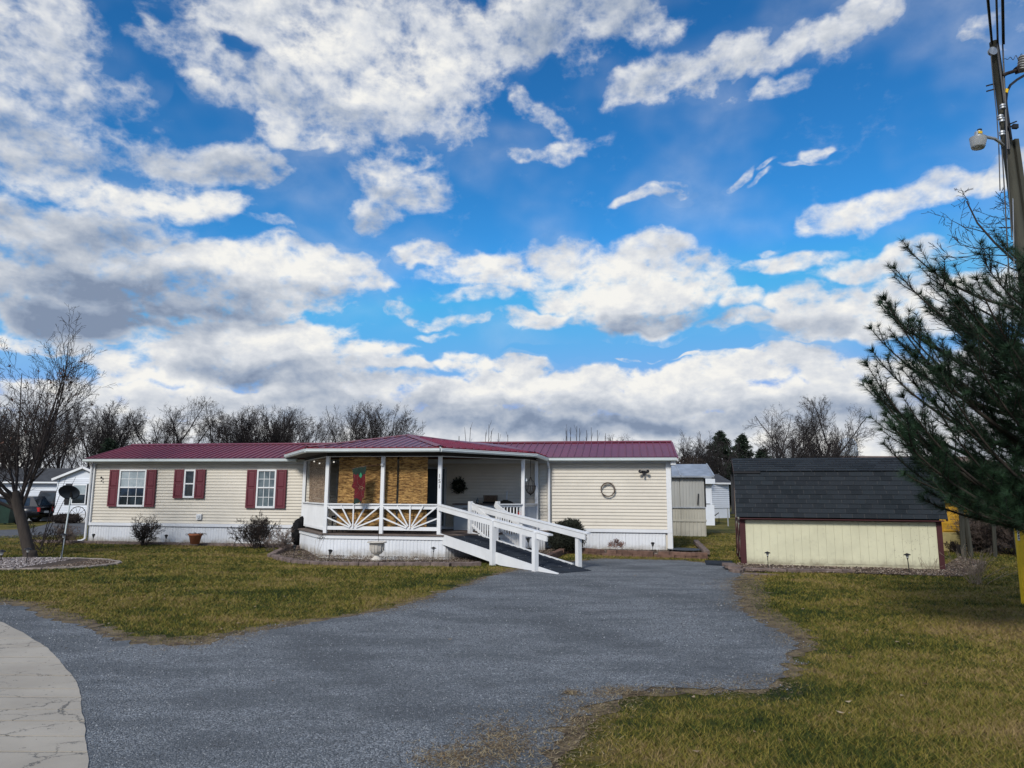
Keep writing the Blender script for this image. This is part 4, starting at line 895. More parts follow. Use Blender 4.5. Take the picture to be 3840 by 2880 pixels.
# ------------------------------------------------------------------ the ramp and the steps
ramp = thing('wheelchair_ramp', 'white sided ramp with dark decking sloping from the porch to the gravel', 'ramp', HF, (15.2, -4.8, 0))
RLn = 5.1; ztop = lambda t: ZD * (1 - t / RLn) + .012
A4 = Vector((*P4, 0)) - pv * .0; rp = lambda t, s, z: A4 + pv * t + pd * s + Vector((0, 0, z))
W = .96
def rb(): return MB(HF)
n = 38
for i in range(n):
    t0 = .10 + (RLn - .12) * i / n; t1 = .10 + (RLn - .12) * (i + 1) / n - .006; z0, z1 = ztop(t0), ztop(t1); b = .008 if i % 2 else 0
    rb().raw([rp(t0, .05, z0 - .03), rp(t1, .05, z1 - .03), rp(t1, W + .1, z1 - .03), rp(t0, W + .1, z0 - .03), rp(t0, .05, z0 + b), rp(t1, .05, z1 + b - .006), rp(t1, W + .1, z1 + b - .006), rp(t0, W + .1, z0 + b)],
             [(0, 3, 2, 1), (4, 5, 6, 7), (0, 1, 5, 4), (1, 2, 6, 5), (2, 3, 7, 6), (3, 0, 4, 7)]).build('ramp_board', M_rampb, ramp)
for s in (0.0, W + .12):
    m = rb(); ts = [0, 1, 2, 3, 3.8, 4.4, 4.9, RLn + .08]; th = .27
    lo = [max(ztop(t) - th + .03, .012) for t in ts]; hi = [ztop(t) + .03 if t < 5 else .035 for t in ts]; vs = []
    if s > .5: ts, lo, hi = ts[:6], lo[:6], hi[:6]
    for t, l, h_ in zip(ts, lo, hi): vs += [rp(t, s - .02, l), rp(t, s + .02, l), rp(t, s + .02, h_), rp(t, s - .02, h_)]
    fs = [(0, 1, 2, 3), tuple(4 * (len(ts) - 1) + k for k in (3, 2, 1, 0))]
    for i in range(len(ts) - 1):
        a = 4 * i; fs += [(a, a + 4, a + 5, a + 1), (a + 1, a + 5, a + 6, a + 2), (a + 2, a + 6, a + 7, a + 3), (a + 3, a + 7, a + 4, a)]
    m.raw(vs, fs).build('stringer', M_white, ramp)
hz = lambda t: 1.40 - .118 * t
for s, t0, t1, ps in ((-.02, .06, 4.95, (2.75, 4.45)), (W + .14, 1.15 - 1.1, 4.95, (2.35, 4.55))):
    rb().bar(rp(t0, s, hz(t0) + .015), rp(t1, s, hz(t1) + .015), .13, .035).build('hand_rail', M_white, ramp)
    rb().bar(rp(t0, s - .035, hz(t0) - .075), rp(t1 - .08, s - .035, hz(t1 - .08) - .075), .036, .125).build('rail_board', M_white, ramp)
    for tp in ps:
        q = rp(tp, s - (.05 if s < .5 else -.03), 0); m = MB(HF @ Matrix.Translation(q) @ Matrix.Rotation(math.atan2(pd.y, pd.x), 4, 'Z')); h_ = .055
        m.prism([(-h_, -h_), (h_, -h_), (h_, h_), (-h_, h_)], -.03, hz(tp) - .0 - .003).build('post', M_white, ramp)
rg = random.Random(4); m = MB(HF)
for i in range(46):
    t = rg.uniform(.3, 4.9); s = rg.uniform(.1, W); q = rp(t, s, ztop(t) + .012); a = rg.random() * 6.28; l = rg.uniform(.008, .024)
    m.raw([q + Vector((math.cos(a) * l, math.sin(a) * l, 0)), q + Vector((-math.sin(a) * l * .5, math.cos(a) * l * .5, .004)), q - Vector((math.cos(a) * l, math.sin(a) * l, 0)), q + Vector((math.sin(a) * l * .5, -math.cos(a) * l * .5, .002))], [(0, 1, 2, 3)])
o = m.build('paint_flakes', mat('paint_flake', (.6, .6, .58), .8), ramp); o['kind'] = 'stuff'

steps = thing('porch_steps', 'white railed wooden steps between the ramp and the porch corner', 'steps', HF, tuple(NA + pd * .4 + pv * .6 - Vector((0, 0, 0))))
sp_ = lambda t, s, z: NA + pv * t + pd * s + Vector((0, 0, z))
for i in range(4):
    z = ZD - .15 * (i + 1) + .03; t = .05 + .29 * i
    m = rb(); m.raw([sp_(t + a, s, z + b) for b in (-.035, 0) for a, s in ((0, .08), (.32, .08), (.32, .78), (0, .78))], [(0, 1, 2, 3), (7, 6, 5, 4), (0, 4, 5, 1), (1, 5, 6, 2), (2, 6, 7, 3), (3, 7, 4, 0)]).build('tread', M_wood, steps)
    m = rb(); m.raw([sp_(t + .0 + a, s, z - .035 - b) for b in (.12, 0) for a, s in ((0, .08), (.02, .08), (.02, .78), (0, .78))], [(0, 1, 2, 3), (7, 6, 5, 4), (0, 4, 5, 1), (1, 5, 6, 2), (2, 6, 7, 3), (3, 7, 4, 0)]).build('riser', M_porchshade, steps)
for s in (.04, .82):
    rb().bar(sp_(.0, s, ZD - .12), sp_(1.22, s, -.0), .04, .20).build('stringer', M_white, steps)
    rb().bar(sp_(.05, s, 1.40), sp_(1.22, s, .88), .05, .13).build('hand_rail', M_white, steps)
    rb().bar(sp_(.05, s, .84), sp_(1.22, s, .30), .036, .06).build('bottom_rail', M_white, steps)
    for i in range(9):
        t = .14 + i * .115; rb().bar(sp_(t, s, .80 - t * .46), sp_(t, s, 1.36 - t * .445), .034, .034).build('baluster', M_white, steps)
    q = sp_(1.24, s, 0); m = MB(HF @ Matrix.Translation(q) @ Matrix.Rotation(math.atan2(pd.y, pd.x), 4, 'Z')); m.prism([(-.05, -.05), (.05, -.05), (.05, .05), (-.05, .05)], 0, .98).build('post', M_white, steps)
# ------------------------------------------------------------------ things on and around the porch
def blind(label, a, b, zb, zt, mt, group=None, seed=0):
    rg = random.Random(seed); a = Vector((*a, 0)); b = Vector((*b, 0)); L = (b - a).length; an = math.atan2((b - a).y, (b - a).x)
    F = HF @ Matrix.Translation(a) @ Matrix.Rotation(an, 4, 'Z'); t = thing('bamboo_blind', label, 'blind', HF, (a.x, a.y, zb), group)
    m = MB(F); n = int((zt - zb) / .014)
    for i in range(n):
        z = zb + (zt - zb) * i / n; k = 4; xs_ = [L * j / k for j in range(k + 1)]; w_ = [rg.uniform(-.003, .003) for _ in xs_]; yo = .012 * math.sin(z * 3 + seed) 
        for j in range(k): m.raw([(xs_[j], yo + w_[j], z + w_[j]), (xs_[j + 1], yo + w_[j + 1], z + w_[j + 1]), (xs_[j + 1], yo - .006 + w_[j + 1], z + .008 + w_[j + 1]), (xs_[j], yo - .006 + w_[j], z + .008 + w_[j]), (xs_[j], yo + w_[j], z + .0142), (xs_[j + 1], yo + w_[j + 1], z + .0142)], [(0, 1, 2, 3), (3, 2, 5, 4)])
    o = m.build('reeds', mt, t); o['kind'] = 'stuff'
    MB(F).box((0, -.012, zt - .01), (L, .03, zt + .03)).build('head_rail', mt, t)
    for x in (.12, L * .5, L - .12): MB(F).bar((x, -.012, zb - .02), (x, -.012, zt), .004, .004).build('cord', mt, t)
    return t
blind('widest bamboo roll blind hanging behind the poinsettia flag', (10.27, -2.93), (12.0, -2.9), .76, 2.74, M_bamboo, seed=1)
blind('bamboo roll blind beside the storm door, right of the middle post', (12.06, -2.9), (12.90, -2.9), .78, 2.74, M_bamboo, seed=2)
blind('pale pinkish bamboo blind on the slanted left side of the porch', (8.28, -.52), (9.86, -2.80), 1.40, 2.70, M_bamboo2, seed=3)

# flag with a red flower
F = HF @ Matrix.Translation((11.64 - .775, -3.42, 2.455)) @ Matrix.Rotation(R(4), 4, 'Z')
fl = thing('garden_flag', 'dark green flag with a red poinsettia on a pole from the middle porch post', 'flag', HF, (11.2, -3.4, 1.5))
S_ = 1 / 548.0; fx = lambda x, y, o=0: ((x - 1030) * S_, -.012 * math.sin((y - 640) * .012) - .02 * math.sin((x - 1030) * .025) - o, -(y - 655) * S_)
cloth = [(1030,690),(1140,668),(1245,655),(1240,760),(1238,900),(1232,1000),(1225,1080),(1232,1150),(1205,1120),(1190,1200),(1172,1222),(1165,1195),(1130,1215),(1080,1228),(1078,1150),(1070,1110),(1078,1040),(1075,1000),(1040,975),(1026,950),(1055,905),(1050,800),(1040,740)]
def patch(pts, mt, name, off, grid=14):
    xs_ = [p[0] for p in pts]; ys_ = [p[1] for p in pts]; m = MB(F); vs = []; idx = {}
    GX = np.arange(min(xs_), max(xs_) + grid, grid); GY = np.arange(min(ys_), max(ys_) + grid, grid)
    fs = []
    for i in range(len(GX) - 1):
        for j in range(len(GY) - 1):
            cx_, cy_ = np.array([GX[i] + grid / 2]), np.array([GY[j] + grid / 2])
            if pip(pts, cx_, cy_)[0]:
                q = []
                for a, b in ((i, j + 1), (i + 1, j + 1), (i + 1, j), (i, j)):
                    if (a, b) not in idx: idx[(a, b)] = len(vs); vs.append(fx(GX[a], GY[b], off))
                    q.append(idx[(a, b)])
                fs.append(tuple(q))
    return m.raw(vs, fs).build(name, mt, fl)
patch(cloth, mat('flag_dark_green_cloth', (.005, .022, .014), .8, .2, 12), 'cloth', 0, 10)
petals = [(1050,790),(1060,765),(1100,790),(1125,765),(1165,830),(1215,765),(1240,775),(1236,980),(1222,1075),(1230,1145),(1205,1110),(1188,1190),(1165,1165),(1120,1130),(1080,1145),(1072,1110),(1080,1045),(1076,1000),(1042,972),(1030,950),(1058,905)]
patch(petals, mat('flag_red_petal', (.10, .0015, .006), .75, .25, 14), 'petals', .004, 8)
patch([(1168, 745), (1188, 795), (1168, 832), (1142, 795)], mat('flag_leaf_green', (.03, .26, .12), .7), 'leaf', .008, 5)
M_line = mat('flag_pale_line', (.28, .20, .16), .8)
m = MB(F)
for l in ([(1165,970),(1120,900),(1115,860),(1130,800)],[(1170,960),(1210,900),(1225,860)],[(1160,985),(1120,960),(1060,940)],[(1160,1000),(1130,1060),(1085,1090)],[(1175,1005),(1190,1080),(1200,1110)],[(1180,990),(1225,1040)],[(1062,770),(1080,840),(1060,900)]):
    for p, q in zip(l[:-1], l[1:]): m.bar(fx(*p, .008), fx(*q, .008), .0022, .002)
m.build('petal_lines', M_line, fl)
m = MB(F); rg = random.Random(3)
for i in range(16): q = Vector(fx(1178 + rg.uniform(-38, 38), 975 + rg.uniform(-22, 26), .010)); m.raw([q + Vector((-.007, 0, 0)), q + Vector((0, 0, -.006)), q + Vector((.007, 0, .002)), q + Vector((0, 0, .007))], [(0, 1, 2, 3)])
m.build('flower_centre', mat('flag_yellow', (.45, .42, .22), .8), fl)
MB(HF).tube([(11.63, -3.12, 2.52), (11.25, -3.36, 2.47), (10.86, -3.44, 2.39)], .010, 6).build('flag_pole', mat('flag_pole_brown', (.06, .025, .02), .5), fl)
MB(HF).box((11.60, -3.16, 2.49), (11.67, -3.10, 2.56)).build('bracket', M_white, fl)

# wreath by the door, cabinet, crate, bottle, broom, grill, red bin, chair, hanging basket
def wreath(name, label, F, r, tr, n, mt, leafy, seed, extra=0):
    rg = np.random.default_rng(seed); t = thing(name, label, 'wreath', F); segs = []
    for k in range(n):
        a0 = rg.random() * 6.28; al = rg.uniform(1.2, 3.5); rr = r + rg.normal(0, tr * .45); yo = rg.normal(0, tr * .4); st = 14; pts = []
        ph = rg.random() * 6
        for j in range(st + 1): a = a0 + al * j / st; q = rr + tr * .4 * math.sin(a * 3 + ph); pts.append((q * math.cos(a), yo + tr * .3 * math.cos(a * 2.3 + ph), q * math.sin(a)))
        for p, q in zip(pts[:-1], pts[1:]): segs.append((*p, *q, .004, .004))
    V, Fc = segmesh(segs, 3); V = (np.array(F)[:3, :3] @ V.T).T + np.array(F)[:3, 3]; npmesh('vines', V, Fc, mt, t)
    if leafy:
        m = 900; a = rg.uniform(0, 6.28, m); q = r + rg.normal(0, tr, m); c = np.stack([q * np.cos(a), rg.normal(0, tr * .5, m) - .02, q * np.sin(a)], 1); s = .022
        V = (c[:, None] + rg.normal(0, s, (m, 3, 3))).reshape(-1, 3); V = (np.array(F)[:3, :3] @ V.T).T + np.array(F)[:3, 3]; npmesh('leaves', V, np.arange(m * 3).reshape(-1, 3), M_evergreen, t, None, 'stuff')
    return t
wreath('evergreen_wreath', 'dark evergreen wreath on the shaded wall right of the storm door', HF @ Matrix.Translation((13.15, -.06, 1.96)), .16, .05, 30, M_iron, True, 1)
wreath('grapevine_wreath', 'bare grey grapevine ring on the cream wall right of the porch', HF @ Matrix.Translation((17.88, -.05, 1.86)) @ Matrix.Rotation(.4, 4, 'Y'), .205, .022, 46, M_vine, False, 2)
cb = thing('storage_cabinet', 'white two door cabinet with dark worktop against the porch wall', 'cabinet', HF, (13.9, -.35, ZD))
MB(HF).box((13.12, -.58, ZD), (14.62, -.06, 1.36)).build('carcass', M_offwhite, cb)
MB(HF).box((13.08, -.62, 1.365), (14.66, -.05, 1.41)).build('worktop', M_wood, cb)
for a in (13.15, 13.90): MB(HF).box((a, -.60, ZD + .06), (a + .68, -.582, 1.17)).build('door', M_offwhite, cb); 
for a in (13.15, 13.90): MB(HF).box((a, -.60, 1.19), (a + .68, -.582, 1.34)).build('drawer', M_offwhite, cb); MB(HF).bar((a + .27, -.615, 1.27), (a + .41, -.615, 1.27), .015, .02).build('handle', M_iron, cb)
bx_ = thing('wicker_basket', 'brown woven basket on a dark tray on the porch cabinet', 'basket', HF, (14.25, -.3, 1.41))
MB(HF).box((14.0, -.45, 1.411), (14.6, -.15, 1.47)).build('tray', M_blackcloth, bx_)
m = MB(HF)
for i in range(9): z = 1.472 + i * .022; o = .004 * (i % 2) + .002 * i; m.box((14.04 - o, -.44 - o, z), (14.42 + o, -.16 + o, z + .019))
m.build('basket_body', M_brownbox, bx_); props(MB(HF).lathe([(.04, 0), (.045, .02), (.04, .10), (.015, .14), (.016, .18)], (13.82, -.34, 1.411), 12).build('glass_jar', M_gmid, None, True), 'small clear jar on the porch cabinet left of the basket', 'jar')
br = thing('broom', 'upright dark broom leaning on the wall behind the covered grill', 'broom', HF, (14.72, -.2, ZD))
MB(HF).bar((14.7, -.22, ZD + .2), (14.72, -.07, 1.80), .028, .028).build('broom_handle', M_grey, br); MB(HF).box((14.55, -.28, ZD), (14.85, -.18, ZD + .22)).build('brush', M_blackcloth, br)
gr = thing('covered_grill', 'round kettle grill under a black cover on the porch', 'grill', HF, (14.78, -.75, ZD))
MB(HF).lathe([(.27, 0), (.29, .15), (.30, .45), (.34, .62), (.335, .72), (.27, .83), (.16, .90), (.05, .925), (.0, .93)], (14.78, -.75, ZD), 20).build('cover', M_blackcloth, gr, True)
MB(HF).bar((14.70, -.75, 1.525), (14.86, -.75, 1.525), .02, .02).build('handle', M_black, gr)
rb_ = thing('red_fuel_can', 'red plastic can on the porch floor behind the balusters', 'fuel can', HF, (15.0, -.5, ZD))
MB(HF).prism([(15.08, -.66), (15.32, -.66), (15.34, -.42), (15.08, -.40)], ZD + .28, ZD + .55).build('can_body', M_red, rb_); MB(HF).box((15.02, -.70, ZD), (15.38, -.36, ZD + .278)).build('stool', M_wood, rb_)
MB(HF).bar((15.14, -.54, ZD + .58), (15.28, -.54, ZD + .58), .03, .02).build('handle', M_red, rb_)
for nm, lb, p, r_ in (('patio_chair', 'black slatted patio chair behind the left porch railing', (9.95, -1.75), 0),):
    ch = thing(nm, lb, 'chair', HF, (*p, ZD)); X, Y = p
    MB(HF).box((X - .24, Y - .24, ZD + .40), (X + .24, Y + .24, ZD + .44)).build('seat', M_black, ch)
    for a in (-.22, .22):
        for b in (-.22, .22): MB(HF).bar((X + a, Y + b, ZD), (X + a, Y + b, ZD + (.40 if b < 0 else .92)), .03, .03).build('leg', M_black, ch)
        MB(HF).bar((X + a, Y - .24, ZD + .62), (X + a, Y + .22, ZD + .62), .04, .025).build('arm', M_black, ch)
    for k in range(4): MB(HF).box((X - .21, Y + .20, ZD + .52 + k * .11), (X + .21, Y + .225, ZD + .58 + k * .11)).build('slat', M_black, ch)
kt = thing('small_table', 'low black side table with white cups behind the left sunburst rail', 'table', HF, (10.2, -2.45, ZD))
MB(HF).box((10.02, -2.7, ZD + .36), (10.38, -2.35, ZD + .39)).build('table_top', M_black, kt)
for a in (10.04, 10.36):
    for b in (-2.68, -2.37): MB(HF).bar((a, b, ZD), (a, b, ZD + .36), .025, .025).build('leg', M_black, kt)
MB(HF).lathe([(.03, 0), (.04, .09), (.035, .09)], (10.12, -2.6, ZD + .391), 10).build('cup', M_white, kt); MB(HF).lathe([(.05, 0), (.06, .05), (.055, .05)], (10.26, -2.5, ZD + .391), 10).build('cup', M_white, kt)
lt = MB(HF)
sl = thing('string_lights', 'short string of clear bulbs under the left porch eave', 'string lights', HF, (9.4, -2.2, 2.6))
pts = [(8.9, -1.6, 2.70), (9.3, -2.1, 2.62), (9.7, -2.5, 2.66), (10.05, -2.8, 2.63), (10.4, -2.6, 2.66)]
MB(HF).tube(pts, .004, 4).build('wire', M_black, sl)
for p in pts: MB(HF).lathe([(.0, -.045), (.022, -.03), (.024, -.012), (.01, 0)], p, 8).build('bulb', mat('clear_bulb', (.8, .8, .75), .2, .02, 1, emit=(1, .95, .85, .8)), sl, True)
hbk = thing('hanging_basket', 'brown wire basket hanging between the two right porch posts', 'hanging planter', HF, (15.30, -.55, 1.9))
o = Vector((15.57, -.88, 1.86)); m = MB(HF)
for k in range(18):
    a = k * 6.283 / 18; m.tube([o + Vector((.16 * math.cos(a), .16 * math.sin(a), .10)), o + Vector((.15 * math.cos(a), .15 * math.sin(a), .0)), o + Vector((.10 * math.cos(a), .10 * math.sin(a), -.10)), o + Vector((.02 * math.cos(a), .02 * math.sin(a), -.16))], .0055, 4)
m.build('basket_wires', M_iron, hbk); m = MB(HF)
m.tube([o + Vector((.165 * math.cos(a * .3142), .165 * math.sin(a * .3142), .10)) for a in range(21)], .010, 5); m.build('rim', M_iron, hbk)
for k in range(4): a = k * 1.57 + .6; MB(HF).tube([o + Vector((.16 * math.cos(a), .16 * math.sin(a), .10)), o + Vector((.11 * math.cos(a), .11 * math.sin(a), .22)), o + Vector((.03 * math.cos(a), .03 * math.sin(a), .30)), o + Vector((.02 * math.cos(a), .02 * math.sin(a), .36))], .006, 4).build('arm', M_iron, hbk)
MB(HF).tube([o + Vector((0, 0, .34)), o + Vector((0, 0, .92))], .008, 5).build('chain', M_iron, hbk); MB(HF).lathe([(.0, -.2), (.02, -.17), (.012, -.155), (.02, -.14)], tuple(o), 8).build('finial', M_iron, hbk)
m = MB(HF); rg = random.Random(9)
for i in range(14): q = o + Vector((-.15 + rg.uniform(-.04, .04), -.06 + rg.uniform(-.03, .03), .24 + rg.uniform(-.04, .05))); m.raw([q, q + Vector((.03, 0, .02)), q + Vector((.01, .01, .045)), q + Vector((-.02, 0, .02))], [(0, 1, 2, 3)])
m.build('silk_flower', M_offwhite, hbk)

# security light, garden hose hook on the left wall
sec = thing('security_light', 'black twin head security light high on the cream wall near the right corner', 'light', HF, (19.0, -.05, 2.4))
MB(HF).box((18.93, -.07, 2.36), (19.05, -.01, 2.45)).build('mount', M_black, sec)
MB(HF).lathe([(.025, -.09), (.03, -.07), (.03, .0), (.02, .01)], (18.99, -.11, 2.37), 10).build('sensor', M_black, sec)
for s in (-1, 1):
    F2 = HF @ Matrix.Translation((18.99 + s * .10, -.12, 2.41)) @ Matrix.Rotation(R(70), 4, 'X') @ Matrix.Rotation(R(25 * s), 4, 'Y')
    MB(F2).lathe([(.02, -.06), (.035, -.03), (.052, .05), (.045, .055)], (0, 0, 0), 12).build('lamp_head', M_black, sec, True); MB(HF).bar((18.99, -.06, 2.41), (18.99 + s * .10, -.11, 2.41), .02, .02).build('arm', M_black, sec)
hk = thing('wall_hook', 'small black hook with a tag on the far left of the cream wall', 'hook', HF, (.42, -.02, 2.15))
MB(HF).lathe([(.0, -.04), (.03, -.02), (.03, .02), (.0, .05)], (.36, -.03, 2.20), 8).build('hook', M_black, hk); MB(HF).lathe([(.0, -.03), (.032, -.01), (.0, .03)], (.38, -.03, 2.09), 8).build('tag', M_black, hk)

# potted things
urn = thing('garden_urn', 'pale fluted stone urn on a pedestal in front of the porch skirting', 'urn', ID, tuple(G(1412, 2098)))
U = G(1412, 2098); U.z = dip(U.x, U.y) + .05
MB(ID).lathe([(.15, .02), (.15, .07), (.09, .11), (.06, .16), (.07, .19)], tuple(U), 20).build('foot', M_urn, urn, True)
MB(ID).lathe([(.07, .19), (.13, .21), (.17, .27), (.185, .36), (.185, .46), (.20, .48)], tuple(U), 20).build('bowl', M_urn, urn, True)
MB(ID).lathe([(.20, .475), (.255, .49), (.26, .51), (.225, .525), (.19, .50), (.18, .47), (.0, .465)], tuple(U), 24).build('rim', M_urn, urn, True)
m = MB(ID)
for k in range(14): a = k * 6.283 / 14; m.tube([(U.x + .188 * math.cos(a), U.y + .188 * math.sin(a), U.z + .28), (U.x + .192 * math.cos(a), U.y + .192 * math.sin(a), U.z + .46)], .010, 5)
m.build('fluting', M_urn, urn); MB(ID).tube([(U.x + .03, U.y, U.z + .48), (U.x + .03, U.y, U.z + .93)], .005, 4).build('stake', M_iron, urn)
tp = G(730, 2049); pot = thing('terracotta_pot', 'terracotta pot of withered plants on the block edging under the long wall', 'plant pot', ID, tuple(tp))
MB(ID).lathe([(.135, .08), (.19, .33), (.205, .335), (.215, .40), (.195, .40), (.18, .37), (0, .36)], tuple(tp), 20).build('pot', M_terra, pot, True)
rg = np.random.default_rng(2); segs = []
for k in range(60): a = rg.random() * 6.28; q = .18 * math.sqrt(rg.random()); b = np.array([tp.x + q * math.cos(a), tp.y + q * math.sin(a), .38]); c = b + rg.normal(0, .045, 3) * (1, 1, .5) + (.05 * math.cos(a), .05 * math.sin(a), .02); d = c + (.03 * math.cos(a), .03 * math.sin(a), -.05); segs += [(*b, *c, .006, .005), (*c, *d, .005, .003)]
V, Fc = segmesh(segs, 3); npmesh('withered_plant', V, Fc, M_bush, pot)
bk = G(1990, 2086); bt = thing('black_bucket', 'black pot at the foot of the porch steps', 'bucket', ID, tuple(bk)); MB(ID).lathe([(.10, 0), (.125, .19), (.135, .195), (.135, .22), (.12, .22), (.11, .17), (0, .16)], tuple(bk), 16).build('pot', M_black, bt, True)
MB(ID).lathe([(0.0, .165), (.11, .168), (0, .17)], tuple(bk), 12).build('soil', M_mulch, bt)

# path lights
def path_light(label, p, h, tilt, kind, z=0.0, sc_=1.0):
    t = thing('path_light', label, 'path light', ID, (p.x, p.y, z), 'solar path lights along the beds')
    F2 = Matrix.Translation((p.x, p.y, z)) @ Matrix.Rotation(tilt, 4, 'Y') @ Matrix.Scale(sc_, 4)
    MB(F2).tube([(0, 0, -.02), (0, 0, h - .10)], .009, 6).build('stake', M_black, t)
    if kind == 0:
        MB(F2).lathe([(.075, 0), (.06, .018), (.02, .035), (.0, .045)], (0, 0, h - .045), 12).build('cap', M_black, t); MB(F2).lathe([(.018, 0), (.035, .06), (.034, .061)], (0, 0, h - .105), 10).build('lens', mat('frosted_lens', (.55, .56, .54), .3, .05, 1), t); MB(F2).lathe([(.012, -.03), (.02, 0)], (0, 0, h - .105), 8).build('socket', M_black, t)
    else:
        MB(F2).lathe([(.06, 0), (.065, .012), (.035, .035), (.0, .04)], (0, 0, h - .04), 6).build('cap', M_black, t); MB(F2).lathe([(.022, 0), (.042, .065)], (0, 0, h - .105), 6).build('lens', mat('dim_lens', (.12, .13, .13), .3, .1, 1), t); MB(F2).lathe([(.015, -.03), (.026, 0)], (0, 0, h - .105), 6).build('socket', M_black, t)
        m = MB(F2)
        for k in range(6): a = k * 1.047; m.bar((.024 * math.cos(a), .024 * math.sin(a), h - .105), (.045 * math.cos(a), .045 * math.sin(a), h - .04), .006, .006)
        m.build('cage', M_black, t)
for lb, (X, Y), h, tl, kd, s in (
    ('black path light by the downspout at the left end of the house', (348, 2038), .30, 0, 1, 1), ('black path light in the bed between the first bare shrub and the terracotta pot', (621, 2041), .30, .0, 1, 1),
    ('tilted black path light just right of the terracotta pot', (876, 2050), .31, .35, 1, 1), ('black path light in the mulch at the left corner of the porch skirting', (1101, 2083), .33, .06, 1, 1),
    ('black caged path light left of the stone urn', (1231, 2098), .34, .16, 1, 1), ('path light with clear lens right of the stone urn', (1622, 2108), .42, .05, 0, 1),
    ('black path light standing in the pot by the steps', (1985, 2086), .36, -.12, 1, 1), ('black path light beside the dried flowers on the block wall', (2448, 2074), .30, .02, 1, 1),
    ('path light at the left end of the yellow shed wall', (2881, 2136), .40, 0, 0, 1), ('path light at the right end of the yellow shed wall', (3410, 2148), .40, -.05, 0, 1.05),
    ('path light in front of the leaning tree trunk', (97, 2120), .36, .04, 0, 1.1), ('tall stacked lantern light under the satellite dish', (227, 2108), .62, .03, 0, 1.1), ('path light cut by the left edge, in the white stones', (3, 2108), .22, 0, 0, 1.3)):
    p = G(X, Y); path_light(lb, p, h, tl, kd, dip(p.x, p.y) + .02 + (.13 if 'pot by' in lb else 0), s)

# shrubs
BUSH = dict(nseg=[5, 4, 3, 2], taper=[.5, .5, .5, .4], wob=[.10, .16, .2, .25], up=[.02, .03, .03, .0], kids=[(8, 10), (5, 7), (3, 4), 0], start=[.2, .2, .2], ang=[38, 42, 45], ratio=[.5, .5, .5], rr=[.6, .6, .6])
def shrub(name, label, p, h, stems, spread, seed, mt=None, cfg=BUSH, z=0, rad=.011, minr=.0042, group=None):
    return bare_tree(name, label, cfg, (p.x, p.y, z), h, rad, seed, group, m1=mt or M_bush, m2=mt or M_bush, stems=stems, spread=spread, minr=minr, cat='shrub', names=('stems', 'twigs'))
shrub('bare_shrub', 'round leafless shrub under the largest shuttered window', G(538, 2046), .95, 15, .95, 11)
shrub('bare_shrub', 'denser round leafless shrub under the window nearest the porch', G(960, 2057), 1.02, 22, 1.0, 12)
shrub('thin_bare_shrub', 'wispy pale leafless shrub between the round shrub and the porch corner', G(1050, 2068), .75, 8, .9, 13, mat('pale_twig', (.16, .12, .10), .95, .3, 6))
shrub('dry_ornamental_grass', 'clump of thin pale stems near the yellow guard at the right', G(3660, 2190), .85, 26, .75, 14, M_strawm, dict(BUSH, kids=[2, 1, 0, 0], ang=[18, 20, 20]), rad=.006)
shrub('thin_bare_shrub', 'sparse twiggy bush behind the satellite dish post', G(240, 2042), .75, 10, 1.2, 15, mat('pale_twig', (.16, .12, .10), .95, .3, 6))
shrub('thin_bare_shrub', 'sparse grey twiggy bush at the foot of the leaning tree', G(170, 2080), 1.0, 5, .9, 16, M_bush)
shrub('dry_flower_stems', 'few dry stems in the stones at the right end of the yellow shed', G(3500, 2150), .5, 6, .6, 17, M_strawm, dict(BUSH, kids=[1, 0, 0, 0]), rad=.004)
# dried flower head by the skirting
df = thing('dried_hydrangea', 'single dried flower head on thin stems at the left of the porch skirting', 'dried flower', ID, tuple(G(1185, 2095))); q = G(1185, 2095)
segs = [(q.x + a * .3, q.y, 0, q.x + a, q.y, .25, .005, .004) for a in (-.05, .03, .10)] + [(q.x + a, q.y, .25, q.x + a * 1.4 + .04, q.y, .5, .004, .003) for a in (-.05, .03, .10)]
V, Fc = segmesh(segs, 3); npmesh('stems', V, Fc, M_strawm, df)
rg = np.random.default_rng(3); c = np.array([q.x + .12, q.y, .55]) + rg.normal(0, 1, (130, 3)) * (.05, .05, .045); V = (c[:, None] + rg.normal(0, .012, (130, 3, 3))).reshape(-1, 3); npmesh('flower_head', V, np.arange(390).reshape(-1, 3), M_bush, df, None)
df = thing('dried_flower_clump', 'clump of faded pink brown flowers on the red block wall', 'dried flowers', ID, tuple(G(2312, 2072))); q = G(2312, 2072)
for k, (dx, dz, sx_) in enumerate(((-.17, .10, .08), (.0, .17, .09), (.15, .10, .09), (.02, .06, .16))):
    c = np.array([q.x + dx, q.y, .14 + dz]) + rg.normal(0, .5, (260, 3)) * (sx_, .08, .08); V = (c[:, None] + rg.normal(0, .014, (260, 3, 3))).reshape(-1, 3); npmesh('flower_head', V, np.arange(780).reshape(-1, 3), M_winter if k != 1 else mat('faded_head_dark', (.12, .06, .05), .9, .5, 60), df)
